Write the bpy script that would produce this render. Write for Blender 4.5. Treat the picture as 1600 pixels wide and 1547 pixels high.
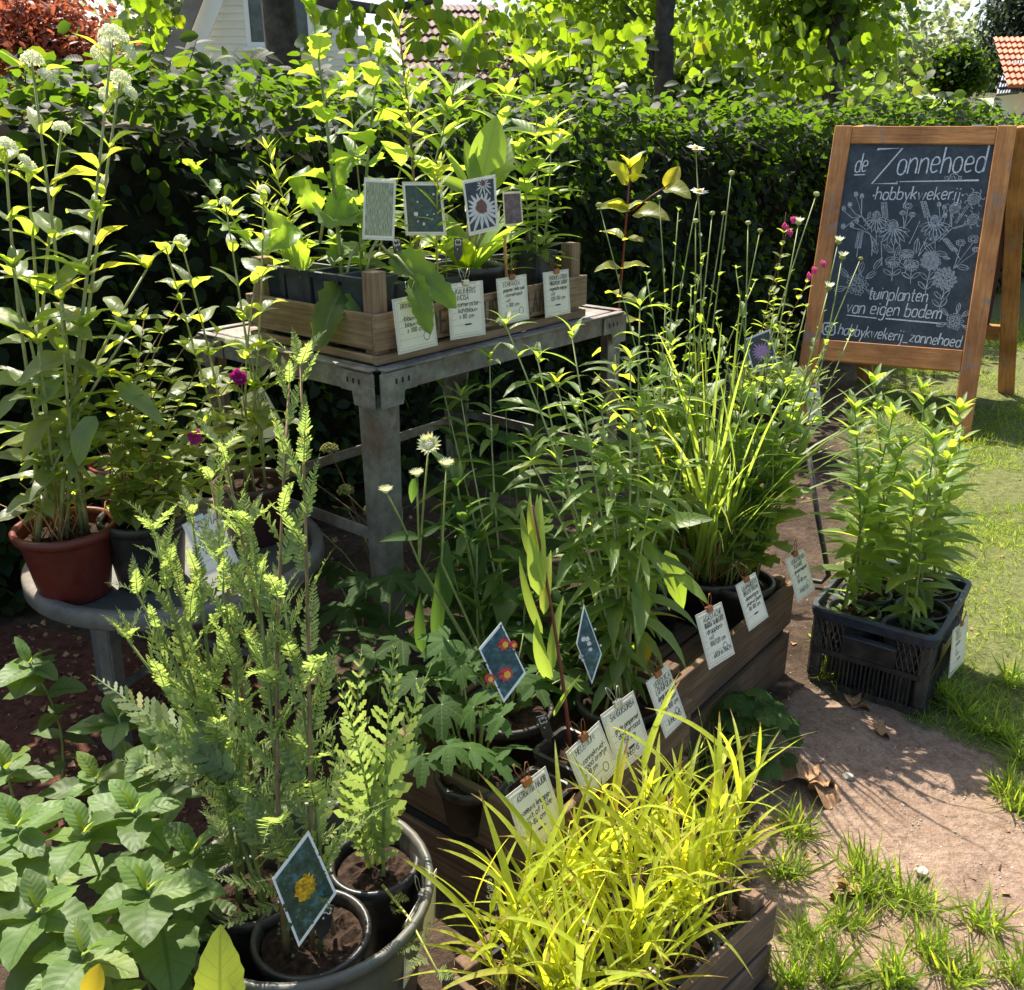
import bpy, bmesh, math, random
import numpy as np
from mathutils import Vector, Matrix, Quaternion
random.seed(7); rng = np.random.default_rng(7)
SC = bpy.context.scene; COL = SC.collection
for o in list(bpy.data.objects): bpy.data.objects.remove(o)

# ------------------------------------------------------------------ camera, sky, sun, exposure
F, TH, EYE, CX, CY = 1500.0, math.radians(21.0), 1.35, 800.0, 773.5   # the photograph is 1600 x 1547
cam = bpy.data.objects.new('camera', bpy.data.cameras.new('camera')); COL.objects.link(cam)
cam.location = (0, 0, EYE); cam.rotation_euler = (math.pi/2 - TH, 0, 0)
cam.data.sensor_fit = 'HORIZONTAL'; cam.data.sensor_width = 36; cam.data.lens = 36*F/1600
cam.data.clip_end = 2000; cam.data.clip_start = .02
SC.camera = cam
SUN_EL, SUN_AZ = math.radians(58), math.radians(-27)      # behind the scene, to the left
world = bpy.data.worlds.new('World'); SC.world = world; world.use_nodes = True
wn = world.node_tree.nodes; sky = wn.new('ShaderNodeTexSky'); sky.sky_type = 'NISHITA'; sky.sun_disc = False
sky.sun_elevation = SUN_EL; sky.sun_rotation = SUN_AZ; sky.air_density = 1.0; sky.dust_density = 2.5
world.node_tree.links.new(sky.outputs[0], wn['Background'].inputs[0]); wn['Background'].inputs[1].default_value = .112
sun = bpy.data.objects.new('sun', bpy.data.lights.new('sun', 'SUN')); COL.objects.link(sun)
sun.data.energy = 5.0; sun.data.angle = math.radians(.5); sun.data.color = (1, .93, .80)
sd = Vector((math.sin(SUN_AZ)*math.cos(SUN_EL), math.cos(SUN_AZ)*math.cos(SUN_EL), math.sin(SUN_EL)))
sun.rotation_euler = sd.to_track_quat('Z', 'Y').to_euler()
sun.location = sd*30
vs = SC.view_settings; vs.view_transform = 'Standard'; vs.look = 'None'; vs.gamma = 1; vs.use_curve_mapping = False
vs.exposure = 1.2
SC.render.engine = 'CYCLES'
cy = SC.cycles; cy.use_denoising = True; cy.max_bounces = 8; cy.transparent_max_bounces = 8
cy.diffuse_bounces = 4; cy.glossy_bounces = 3; cy.transmission_bounces = 6; cy.sample_clamp_indirect = 6

# ------------------------------------------------------------------ finding places
def ray(x, y):
    u = (x-CX)/F; v = (CY-y)/F
    return Vector((u, math.cos(TH)+v*math.sin(TH), -math.sin(TH)+v*math.cos(TH)))
def G(x, y, z=0.0):
    r = ray(x, y); t = (z-EYE)/r.z; return Vector((r.x*t, r.y*t, z))
def A(x, y, Y):
    r = ray(x, y); t = Y/r.y; return Vector((r.x*t, Y, EYE+r.z*t))

# ------------------------------------------------------------------ materials
def newmat(name):
    m = bpy.data.materials.new(name); m.use_nodes = True
    nt = m.node_tree; b = nt.nodes['Principled BSDF']
    return m, nt, b
def nd(nt, t, **k):
    n = nt.nodes.new(t)
    for a, v in k.items(): setattr(n, a, v)
    return n
def ramp(nt, src, stops):
    r = nd(nt, 'ShaderNodeValToRGB'); el = r.color_ramp.elements
    el[0].position, el[0].color = stops[0][0], (*stops[0][1], 1)
    el[1].position, el[1].color = stops[1][0], (*stops[1][1], 1)
    for p, c in stops[2:]:
        e = el.new(p); e.color = (*c, 1)
    nt.links.new(src, r.inputs[0]); return r.outputs[0]
def noise(nt, scale, detail=4, rough=.6, vec=None, mapping=None, rnd=False):
    tc = nd(nt, 'ShaderNodeTexCoord'); v = tc.outputs['Object'] if vec is None else vec
    if mapping:
        mp = nd(nt, 'ShaderNodeMapping'); mp.inputs['Scale'].default_value = mapping
        nt.links.new(v, mp.inputs[0]); v = mp.outputs[0]
    n = nd(nt, 'ShaderNodeTexNoise'); n.inputs['Scale'].default_value = scale
    n.inputs['Detail'].default_value = detail; n.inputs['Roughness'].default_value = rough
    if rnd:
        oi = nd(nt, 'ShaderNodeObjectInfo'); ad = nd(nt, 'ShaderNodeVectorMath', operation='MULTIPLY_ADD')
        cb = nd(nt, 'ShaderNodeCombineXYZ')
        for i in range(3): nt.links.new(oi.outputs['Random'], cb.inputs[i])
        nt.links.new(cb.outputs[0], ad.inputs[0]); ad.inputs[1].default_value = (37, 53, 71); nt.links.new(v, ad.inputs[2]); v = ad.outputs[0]
    nt.links.new(v, n.inputs['Vector'])
    return n.outputs['Fac']
def bump(nt, b, src, dist=.002, strength=.5):
    bp = nd(nt, 'ShaderNodeBump'); bp.inputs['Distance'].default_value = dist; bp.inputs['Strength'].default_value = strength
    nt.links.new(src, bp.inputs['Height']); nt.links.new(bp.outputs[0], b.inputs['Normal'])
def mixc(nt, fac, a, b, mode='MIX'):
    m = nd(nt, 'ShaderNodeMix', data_type='RGBA', blend_type=mode)
    for s, v in ((m.inputs['Factor'], fac), (m.inputs[6], a), (m.inputs[7], b)):
        if hasattr(v, 'links'): nt.links.new(v, s)
        elif isinstance(v, (int, float)): s.default_value = v
        else: s.default_value = (*v, 1)
    return m.outputs[2]
def leafmat(name, base, trans, fac=.45, rough=.45, veins=True, var=.35, yellow=None, spec=.35, back=None, tips=False, dveins=False):
    """green tissue: gloss and colour on the lit side, coloured light let through from behind"""
    m, nt, b = newmat(name); out = nt.nodes['Material Output']
    oi = nd(nt, 'ShaderNodeObjectInfo'); ge = nd(nt, 'ShaderNodeNewGeometry')
    ad = nd(nt, 'ShaderNodeMath', operation='ADD'); fr = nd(nt, 'ShaderNodeMath', operation='FRACT')
    nt.links.new(oi.outputs['Random'], ad.inputs[0]); nt.links.new(ge.outputs['Random Per Island'], ad.inputs[1]); nt.links.new(ad.outputs[0], fr.inputs[0])
    d = [c*(1-var) for c in base]; l = [c*(1+var) for c in base]
    y = yellow or [base[0]*1.7, base[1]*1.35, base[2]*.8]
    col = ramp(nt, fr.outputs[0], [(0, d), (.85, l), (1, y)])
    tcol = ramp(nt, fr.outputs[0], [(0, [c*(1-var*.5) for c in trans]), (.85, [min(1, c*(1+var*.3)) for c in trans]), (1, [min(1, trans[0]*1.35), trans[1], trans[2]*.8])])
    mot = noise(nt, 60 if veins else 25, 3)
    mr = ramp(nt, mot, [(.3, (.8, .8, .8)), (.7, (1.15, 1.15, 1.15))])
    col = mixc(nt, 1.0, col, mr, 'MULTIPLY')
    if veins:
        uv = nd(nt, 'ShaderNodeUVMap'); sp = nd(nt, 'ShaderNodeSeparateXYZ'); nt.links.new(uv.outputs[0], sp.inputs[0])
        ab = nd(nt, 'ShaderNodeMath', operation='SUBTRACT'); nt.links.new(sp.outputs[0], ab.inputs[0]); ab.inputs[1].default_value = .5
        ab2 = nd(nt, 'ShaderNodeMath', operation='ABSOLUTE'); nt.links.new(ab.outputs[0], ab2.inputs[0])
        mid = nd(nt, 'ShaderNodeMapRange'); nt.links.new(ab2.outputs[0], mid.inputs[0])
        mid.inputs[1].default_value = .015; mid.inputs[2].default_value = .05; mid.inputs[3].default_value = 1; mid.inputs[4].default_value = 0
        ma = nd(nt, 'ShaderNodeMath', operation='MULTIPLY_ADD'); nt.links.new(ab2.outputs[0], ma.inputs[0]); ma.inputs[1].default_value = -3.2
        sc = nd(nt, 'ShaderNodeMath', operation='MULTIPLY'); nt.links.new(sp.outputs[1], sc.inputs[0]); sc.inputs[1].default_value = 7
        nt.links.new(sc.outputs[0], ma.inputs[2])
        pp = nd(nt, 'ShaderNodeMath', operation='PINGPONG'); nt.links.new(ma.outputs[0], pp.inputs[0]); pp.inputs[1].default_value = .5
        sv = nd(nt, 'ShaderNodeMapRange'); nt.links.new(pp.outputs[0], sv.inputs[0])
        sv.inputs[1].default_value = .0; sv.inputs[2].default_value = .09; sv.inputs[3].default_value = .55; sv.inputs[4].default_value = 0
        mx = nd(nt, 'ShaderNodeMath', operation='MAXIMUM'); nt.links.new(mid.outputs[0], mx.inputs[0]); nt.links.new(sv.outputs[0], mx.inputs[1])
        col = mixc(nt, mx.outputs[0], col, [c*.68 for c in base] if dveins else [min(1, c*1.5+.01) for c in base])
        tcol2 = nd(nt, 'ShaderNodeMath', operation='MULTIPLY'); nt.links.new(mx.outputs[0], tcol2.inputs[0]); tcol2.inputs[1].default_value = .45
        tcol = mixc(nt, tcol2.outputs[0], tcol, [c*.45 for c in trans])
        bump(nt, b, pp.outputs[0], .002 if dveins else .0015, .4 if dveins else .35)
    if back:
        col = mixc(nt, ge.outputs['Backfacing'], col, back)
    sp2 = noise(nt, 140, 2, .5, rnd=True); k2 = ramp(nt, sp2, [(.66, (0, 0, 0)), (.74, (.55, .55, .55))])      # blemishes
    big = noise(nt, 14, 3, .6, rnd=True); k3 = ramp(nt, big, [(.55, (0, 0, 0)), (.8, (.45, .45, .45))])
    col = mixc(nt, k3, col, [min(1, base[0]*1.9+.02), base[1]*1.25, base[2]*.8])
    col = mixc(nt, k2, col, [base[0]*1.2+.04, base[1]*.75+.02, base[2]*.6])
    tcol = mixc(nt, k2, tcol, [trans[0]*.7, trans[1]*.45, trans[2]*.5])
    if tips:
        uvt = nd(nt, 'ShaderNodeUVMap'); st_ = nd(nt, 'ShaderNodeSeparateXYZ'); nt.links.new(uvt.outputs[0], st_.inputs[0])
        a_ = nd(nt, 'ShaderNodeMath', operation='MULTIPLY_ADD'); nt.links.new(fr.outputs[0], a_.inputs[0]); a_.inputs[1].default_value = .16; nt.links.new(st_.outputs[1], a_.inputs[2])
        kt = ramp(nt, a_.outputs[0], [(.97, (0, 0, 0)), (1.0, (.9, .9, .9))]); col = mixc(nt, kt, col, (.32, .17, .07)); tcol = mixc(nt, kt, tcol, (.3, .18, .06))
        ln = nd(nt, 'ShaderNodeMath', operation='MULTIPLY'); nt.links.new(st_.outputs[0], ln.inputs[0]); ln.inputs[1].default_value = 9
        pg = nd(nt, 'ShaderNodeMath', operation='PINGPONG'); nt.links.new(ln.outputs[0], pg.inputs[0]); pg.inputs[1].default_value = .5
        kv = ramp(nt, pg.outputs[0], [(.0, (.72, .72, .72)), (.22, (1, 1, 1))]); tcol = mixc(nt, 1.0, tcol, kv, 'MULTIPLY'); bump(nt, b, pg.outputs[0], .0008, .5)
    nt.links.new(col, b.inputs['Base Color']); b.inputs['Roughness'].default_value = rough
    b.inputs['Specular IOR Level'].default_value = spec
    tr = nd(nt, 'ShaderNodeBsdfTranslucent'); nt.links.new(tcol, tr.inputs[0])
    mx = nd(nt, 'ShaderNodeMixShader'); mx.inputs[0].default_value = fac
    nt.links.new(b.outputs[0], mx.inputs[1]); nt.links.new(tr.outputs[0], mx.inputs[2]); nt.links.new(mx.outputs[0], out.inputs[0])
    return m
def woodmat(name, dark, light, rough=.75, grain=1.0, stain=None):
    m, nt, b = newmat(name)
    g = noise(nt, 6, 6, .65, mapping=(1.2, 22*grain, 22*grain), rnd=True)
    c = ramp(nt, g, [(.28, dark), (.72, light)])
    big = noise(nt, 5, 3, .6, rnd=True)
    st = ramp(nt, big, [(.35, (.55, .5, .47)), (.65, (1.1, 1.1, 1.1))])
    c = mixc(nt, .8, c, st, 'MULTIPLY')
    if stain:
        s2 = noise(nt, 9, 5, .7, rnd=True); k = ramp(nt, s2, [(.56, (0, 0, 0)), (.7, (1, 1, 1))])
        c = mixc(nt, k, c, stain)
    nt.links.new(c, b.inputs['Base Color']); b.inputs['Roughness'].default_value = rough; b.inputs['Specular IOR Level'].default_value = .25
    bump(nt, b, g, .002, .6); return m
def plain(name, col, rough=.5, metal=0, var=.25, scale=30, spec=.5, bmp=0, col2=None, lo=.35, hi=.65, dirt=None, damt=.5):
    m, nt, b = newmat(name); n = noise(nt, scale, 5, .65, rnd=True)
    c = ramp(nt, n, [(lo, [x*(1-var) for x in col]), (hi, col2 or [min(1, x*(1+var)) for x in col])])
    if dirt:
        d1 = noise(nt, 7, 6, .72, rnd=True); d2 = noise(nt, 60, 4, .7, rnd=True)
        dm = nd(nt, 'ShaderNodeMath', operation='MULTIPLY_ADD'); nt.links.new(d2, dm.inputs[0]); dm.inputs[1].default_value = .35; nt.links.new(d1, dm.inputs[2])
        k = ramp(nt, dm.outputs[0], [(.62, (0, 0, 0)), (.82, (damt, damt, damt))]); c = mixc(nt, k, c, dirt)
        rr = nd(nt, 'ShaderNodeMath', operation='MULTIPLY_ADD'); nt.links.new(k, rr.inputs[0]); rr.inputs[1].default_value = .4; rr.inputs[2].default_value = rough; nt.links.new(rr.outputs[0], b.inputs['Roughness'])
    nt.links.new(c, b.inputs['Base Color']); b.inputs['Roughness'].default_value = rough; b.inputs['Metallic'].default_value = metal
    b.inputs['Specular IOR Level'].default_value = spec
    if bmp: bump(nt, b, n, bmp, .6)
    return m
L_ = leafmat
M = dict(
 cent=L_('glaucous_leaf', (.17,.205,.115), (.62,.78,.06), .55, .38, back=(.15,.2,.14), yellow=(.19,.2,.06)),
 salvia=L_('sage_leaf', (.14,.18,.06), (.62,.76,.06), .52, .5),
 yarrow=L_('yarrow_leaf', (.18,.225,.11), (.54,.72,.15), .48, .5, veins=False),
 lobed=L_('lobed_leaf', (.10,.17,.05), (.54,.76,.05), .55, .42),
 gold=L_('golden_leaf', (.15,.2,.03), (.74,.86,.08), .6, .45),
 lance=L_('lance_leaf', (.115,.175,.055), (.54,.74,.06), .52, .42),
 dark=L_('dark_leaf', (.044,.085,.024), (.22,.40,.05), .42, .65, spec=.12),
 redst=L_('coppery_leaf', (.16,.19,.035), (.84,.84,.05), .6, .4, yellow=(.26,.17,.04)),
 grass=L_('moor_grass_blade', (.17,.235,.06), (.58,.76,.09), .5, .45, veins=False),
 yel=L_('yellow_grass_blade', (.36,.43,.05), (.88,.93,.05), .58, .42, veins=False, var=.33, yellow=(.5,.42,.08), tips=True),
 hyd=L_('shrub_leaf', (.10,.165,.05), (.42,.60,.07), .36, .5, spec=.28, dveins=True),
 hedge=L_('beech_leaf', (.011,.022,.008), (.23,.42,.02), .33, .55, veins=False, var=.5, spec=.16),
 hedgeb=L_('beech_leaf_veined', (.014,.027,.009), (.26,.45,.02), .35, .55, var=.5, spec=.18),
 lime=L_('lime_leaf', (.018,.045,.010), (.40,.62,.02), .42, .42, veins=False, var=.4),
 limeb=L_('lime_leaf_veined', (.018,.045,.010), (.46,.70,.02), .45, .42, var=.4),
 far=L_('far_leaf', (.05,.085,.02), (.38,.55,.06), .45, .5, veins=False, var=.5),
 fardark=L_('conifer_needle', (.02,.032,.02), (.06,.10,.04), .3, .6, veins=False),
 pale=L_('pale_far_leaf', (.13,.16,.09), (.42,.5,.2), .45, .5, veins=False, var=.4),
 red=L_('acer_leaf', (.16,.05,.03), (.55,.16,.08), .4, .5, veins=False, var=.5, yellow=(.3,.1,.03)),
 lawn=L_('lawn_blade', (.10,.16,.025), (.50,.68,.05), .5, .5, veins=False, var=.45, yellow=(.3,.26,.1)),
 petal=L_('white_petal', (.82,.83,.70), (.75,.8,.5), .4, .55, veins=False, var=.06, yellow=(.7,.7,.5)),
 cream=L_('cream_bract', (.62,.64,.42), (.75,.8,.4), .4, .5, veins=False, var=.1),
 bud=L_('bud_green', (.35,.37,.16), (.5,.55,.15), .3, .5, veins=False, var=.2),
 magenta=L_('magenta_petal', (.28,.008,.14), (.5,.02,.25), .35, .5, veins=False, var=.2, yellow=(.35,.01,.2)),
 pink=L_('pink_petal', (.55,.07,.22), (.7,.1,.3), .4, .5, veins=False, var=.2, yellow=(.6,.1,.25)),
 yellowp=L_('yellow_leaf', (.55,.38,.03), (.8,.6,.04), .45, .5, veins=False, var=.2),
 stem=plain('green_stem', (.19,.23,.06), .5, var=.3, scale=25),
 stemp=plain('pale_stem', (.29,.30,.12), .55, var=.3, scale=25),
 stemb=plain('brown_stem', (.2,.13,.06), .6, var=.35, scale=25),
 stemr=plain('red_stem', (.17,.035,.025), .45, var=.3, scale=25),
 stemy=plain('yellow_stem', (.36,.36,.08), .5, var=.3, scale=25),
 straw=plain('straw', (.42,.22,.09), .7, var=.4, scale=40),
 bark=plain('bark', (.055,.045,.037), .9, var=.5, scale=14, bmp=.01),
 twig=plain('twig', (.05,.037,.025), .85, var=.4, scale=30),
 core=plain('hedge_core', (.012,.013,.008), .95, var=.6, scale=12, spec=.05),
 crate=woodmat('weathered_crate_wood', (.17,.105,.06), (.40,.28,.17), .8),
 crated=woodmat('dark_crate_wood', (.085,.052,.034), (.22,.145,.09), .85),
 crater=woodmat('reddish_crate_wood', (.095,.055,.036), (.25,.165,.11), .85),
 board=woodmat('stained_frame_wood', (.35,.13,.036), (.63,.285,.09), .55, .6, stain=(.26,.18,.13)),
 metal=plain('weathered_grey_metal', (.19,.185,.175), .55, .25, .3, 18, col2=(.29,.275,.245), bmp=.0006, dirt=(.16,.085,.045), damt=.75),
 metald=plain('dull_zinc', (.16,.155,.145), .6, .2, .3, 14, col2=(.25,.23,.195), dirt=(.12,.085,.06), damt=.6),
 hole=plain('slot_shadow', (.01,.01,.01), .9, var=.1),
 blackp=plain('black_plastic', (.014,.015,.018), .38, var=.4, scale=22, col2=(.030,.029,.029), dirt=(.13,.095,.07), damt=.45),
 bluep=plain('blue_black_plastic', (.016,.024,.042), .4, var=.35, scale=22, dirt=(.12,.1,.085), damt=.35),
 potred=plain('red_clay_plastic', (.115,.012,.009), .42, var=.15, scale=12, col2=(.15,.02,.013), dirt=(.15,.06,.045), damt=.3),
 potmar=plain('maroon_plastic', (.045,.014,.015), .45, var=.2, scale=14),
 tub=plain('grey_green_plastic', (.075,.08,.066), .45, var=.2, scale=10, dirt=(.17,.13,.1), damt=.5),
 soil=plain('potting_soil', (.035,.022,.015), .95, var=.6, scale=90, bmp=.004, spec=.1),
 slate=plain('chalkboard', (.042,.053,.06), .65, var=.15, scale=9, spec=.25, dirt=(.13,.14,.15), damt=.45),
 maroon=plain('maroon_panel', (.10,.018,.026), .6, var=.15, scale=6),
 chalk=plain('chalk', (.62,.63,.63), .9, var=.35, scale=160, spec=.1, col2=(.82,.82,.82)),
 chalkd=plain('thin_chalk', (.46,.48,.50), .9, var=.5, scale=120, spec=.1, col2=(.60,.62,.64)),
 paper=plain('card_paper', (.80,.73,.58), .5, var=.05, scale=10, spec=.4),
 ink=plain('ink', (.03,.028,.03), .6, var=.1),
 greyink=plain('grey_print', (.3,.29,.28), .6, var=.1),
 stencil=plain('stencil_print', (.085,.06,.042), .85, var=.5, scale=120),
 lamin=None,
 copper=plain('copper_clip', (.30,.12,.06), .38, .8, .2, 40),
 blackclip=plain('black_clip', (.02,.02,.022), .35, .4, .2, 40),
 wire=plain('wire', (.5,.48,.45), .3, .9, .2, 40),
 bamboo=plain('bamboo_stick', (.48,.25,.08), .6, var=.2, scale=20),
 siding=plain('white_siding', (.74,.71,.63), .6, var=.05, scale=3),
 trim=plain('white_trim', (.80,.79,.76), .5, var=.03, scale=3),
 barge=plain('grey_barge_board', (.20,.18,.16), .7, var=.2, scale=5),
 roofb=plain('brown_roof_tile', (.115,.062,.05), .7, var=.4, scale=5),
 roofo=plain('orange_roof_tile', (.50,.13,.055), .7, var=.25, scale=4),
 roofg=plain('slate_roof_tile', (.10,.12,.17), .6, var=.2, scale=4),
 brick=plain('house_wall', (.32,.2,.14), .85, var=.2, scale=8),
 dry=plain('dry_leaf', (.30,.14,.06), .8, var=.45, scale=40, col2=(.46,.27,.13)),
 stone=plain('pale_stone', (.26,.2,.15), .85, var=.5, scale=45, col2=(.55,.48,.40)),
)
m, nt, b = newmat('clear_laminate'); b.inputs['Base Color'].default_value = (.85,.80,.70,1); b.inputs['Roughness'].default_value = .18
b.inputs['Alpha'].default_value = .55; M['lamin'] = m
m, nt, b = newmat('window_glass'); b.inputs['Base Color'].default_value = (.03,.045,.04,1); b.inputs['Roughness'].default_value = .06
r_ = ramp(nt, noise(nt, 2.2, 4), [(.4, (.02,.03,.03)), (.7, (.12,.16,.15))]); nt.links.new(r_, b.inputs['Base Color']); M['glass'] = m
def printmat(name, stops, scale=30, mapping=None, rough=.25):
    m, nt, b = newmat(name); c = ramp(nt, noise(nt, scale, 5, .65, mapping=mapping), stops)
    nt.links.new(c, b.inputs['Base Color']); b.inputs['Roughness'].default_value = rough; M[name] = m
printmat('print_grass', [(.3, (.10,.12,.05)), (.5, (.30,.32,.17)), (.7, (.55,.53,.38))], 30, (14, 2.4, 1))
printmat('print_green', [(.35, (.02,.035,.02)), (.6, (.04,.08,.04)), (.75, (.14,.19,.12))], 90)
printmat('print_dark', [(.35, (.02,.02,.02)), (.6, (.05,.05,.045)), (.75, (.09,.085,.07))], 50)
printmat('print_blue', [(.36, (.006,.022,.022)), (.52, (.02,.06,.055)), (.64, (.06,.15,.17))], 60)
printmat('print_purple', [(.35, (.08,.06,.09)), (.6, (.2,.13,.2)), (.75, (.3,.2,.28))], 60)
M['p_white'] = plain('printed_white', (.62,.58,.54), .3, var=.1); M['p_brown'] = plain('printed_brown', (.16,.06,.03), .3, var=.3, scale=200)
M['p_red'] = plain('printed_red', (.55,.03,.02), .3, var=.3, scale=60); M['p_yel'] = plain('printed_yellow', (.75,.42,.01), .3, var=.25, scale=150)
M['p_lil'] = plain('printed_lilac', (.42,.22,.42), .3, var=.25, scale=150)

# ------------------------------------------------------------------ mesh helpers
class MB:
    def __init__(s): s.v, s.f = [], []
    def add(s, vs, fs):
        n = len(s.v); s.v += [tuple(v) for v in vs]; s.f += [tuple(i+n for i in f) for f in fs]; return s
    def box(s, a, b):
        (x0, y0, z0), (x1, y1, z1) = a, b
        return s.add([(x0,y0,z0),(x1,y0,z0),(x1,y1,z0),(x0,y1,z0),(x0,y0,z1),(x1,y0,z1),(x1,y1,z1),(x0,y1,z1)],
            [(3,2,1,0),(4,5,6,7),(0,1,5,4),(1,2,6,5),(2,3,7,6),(3,0,4,7)])
    def tube(s, pts, r0, r1=None, n=5, cap=True):
        pts = [Vector(p) for p in pts]; r1 = r0 if r1 is None else r1; K = len(pts); ring = []
        t = (pts[1]-pts[0]).normalized(); u = t.orthogonal().normalized()
        for i, p in enumerate(pts):
            t = (pts[min(i+1, K-1)]-pts[max(i-1, 0)]).normalized()
            u = (u-t*u.dot(t)); u = u.normalized() if u.length > 1e-6 else t.orthogonal().normalized(); w = t.cross(u)
            r = r0+(r1-r0)*i/(K-1)
            ring += [p+(u*math.cos(2*math.pi*j/n)+w*math.sin(2*math.pi*j/n))*r for j in range(n)]
        fs = [(i*n+j, i*n+(j+1) % n, (i+1)*n+(j+1) % n, (i+1)*n+j) for i in range(K-1) for j in range(n)]
        if cap: fs += [tuple(range(n-1, -1, -1)), tuple((K-1)*n+j for j in range(n))]
        return s.add(ring, fs)
    def lathe(s, prof, n=32, c=(0, 0)):
        vs = [(c[0]+r*math.cos(2*math.pi*j/n), c[1]+r*math.sin(2*math.pi*j/n), z) for r, z in prof for j in range(n)]
        fs = [(i*n+j, i*n+(j+1) % n, (i+1)*n+(j+1) % n, (i+1)*n+j) for i in range(len(prof)-1) for j in range(n)]
        return s.add(vs, fs)
    def mesh(s, name, mat, smooth=False, bevel=0, uv=None):
        me = bpy.data.meshes.new(name); me.from_pydata(s.v, [], s.f); me.validate()
        if bevel:
            bm = bmesh.new(); bm.from_mesh(me)
            bmesh.ops.bevel(bm, geom=bm.edges[:], offset=bevel, segments=1, affect='EDGES', clamp_overlap=True); bm.to_mesh(me); bm.free()
        if uv is not None:
            l = me.uv_layers.new(name='UVMap')
            l.data.foreach_set('uv', np.array([uv[li.vertex_index] for li in me.loops], dtype='f').ravel())
        me.materials.append(mat)
        if smooth: me.polygons.foreach_set('use_smooth', [True]*len(me.polygons))
        return me
def link(name, me, parent=None, mw=None, kind=None):
    o = bpy.data.objects.new(name, me); COL.objects.link(o)
    if parent is not None: o.parent = parent
    if mw is not None: o.matrix_local = mw
    if kind: o['kind'] = kind
    return o
def tag(o, label=None, cat=None, group=None, kind=None):
    if label: o['label'] = label
    if cat: o['category'] = cat
    if group: o['group'] = group
    if kind: o['kind'] = kind
    return o
def thing(name, label, cat, loc=(0, 0, 0), rz=0, group=None):
    o = bpy.data.objects.new(name, None); COL.objects.link(o); o.empty_display_size = .05
    o.matrix_basis = Matrix.Translation(Vector(loc)) @ Matrix.Rotation(rz, 4, 'Z')
    return tag(o, label, cat, group)
def basis(o_, x, y, z, s=1.0):
    m = Matrix.Identity(4)
    for i, a in enumerate((x, y, z)):
        for r in range(3): m[r][i] = a[r]*s
    for r in range(3): m[r][3] = o_[r]
    return m
def leafmat4(pos, d, up, s=1.0, sx=1.0):
    y = Vector(d).normalized(); u = Vector(up); z = u-y*u.dot(y)
    z = z.normalized() if z.length > 1e-5 else y.orthogonal().normalized(); x = y.cross(z)
    m = basis(pos, x*sx, y, z, s); return m
def plank(name, parent, a, b, up, h, t, mat, bevel=.0015):
    """a board from a to b: length a-b, height h along up, thickness t to its side (centred on the line a-b)"""
    a, b = Vector(a), Vector(b); x = (b-a); L = x.length; x.normalize(); z = Vector(up); z = (z-x*z.dot(x)).normalized(); y = z.cross(x)
    mb = MB().box((0, -t/2, -h/2), (L, t/2, h/2)); me = mb.mesh(name, mat, bevel=min(bevel, t*.3, h*.3) if bevel else 0)
    return link(name, me, parent, basis(a, x, y, z))
def wob(v, a): return Vector((v[0]+random.uniform(-a, a), v[1]+random.uniform(-a, a), v[2]+random.uniform(-a, a)))

# ------------------------------------------------------------------ leaf shapes (unit length along +Y, +Z is the upper side)
def blade_leaf(name, mat, W=.25, a=.7, b=1.0, n=8, fold=.2, curl=.6, serr=0., wave=0., lift=0., seed=0, cols=5, twist=0., petiole=0.):
    r = random.Random(seed); ts = [i/n for i in range(n+1)]
    w = [(max(t, 0)**a)*(max(1-t, 0)**b) for t in ts]; mx = max(w); w = [x/mx*W for x in w]
    vs, uv, fs = [], [], []; y = z = 0; th = lift; pt = 0
    us = np.linspace(-1, 1, cols)
    for i, t in enumerate(ts):
        if i: th = lift-curl*t**1.1; y += math.cos(th)/n; z += math.sin(th)/n
        ww = max(w[i], .012 if petiole and t < petiole else min(.004, W*.06))
        if serr and 0 < i < n: ww *= 1+serr*(1 if i % 2 else -1)
        tw = twist*t
        for u in us:
            x = u*ww; dz = fold*abs(u)*ww+wave*ww*math.sin(t*9+u*2+seed)*abs(u)
            vs.append((x*math.cos(tw)-dz*math.sin(tw), y-.0*abs(u), z+x*math.sin(tw)+dz*math.cos(tw))); uv.append((.5+u/2, t))
    for i in range(n):
        for j in range(cols-1):
            k = i*cols+j; fs.append((k, k+1, k+cols+1, k+cols))
    return MB().add(vs, fs).mesh(name, mat, True, uv=uv)
def palm_leaf(name, mat, lobes=5, depth=.55, serr=.09, spread=2.5, curl=.35, seed=0):
    r = random.Random(seed); N = lobes*8; vs, uv, fs = [(0, 0, 0)], [(.5, 0)], []
    rings = (.35, .7, 1.0)
    for q in rings:
        for i in range(N+1):
            p = i/N*lobes; ph = -spread+2*spread*i/N; k = abs((p % 1)-.5)*2      # 1 at the clefts, 0 on a lobe's midline
            lob = 1-(abs(ph)/spread)**2*.35
            R = lob*(1-depth*k**1.3*q)*(1+(serr*(1 if i % 2 else -1) if q == 1 else 0))
            rr = R*q; z = -curl*rr*rr+.09*k*rr+.02*math.sin(ph*3+seed)
            vs.append((math.sin(ph)*rr, math.cos(ph)*rr, z)); uv.append((.5+(k*.5 if True else 0), q))
    for i in range(N):
        fs.append((0, 2+i, 1+i))
        for q in range(2):
            o = 1+q*(N+1); fs.append((o+i, o+i+1, o+N+1+i+1, o+N+1+i))
    return MB().add(vs, [f[::-1] if len(f) == 3 else f[::-1] for f in fs]).mesh(name, mat, True, uv=uv)
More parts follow.
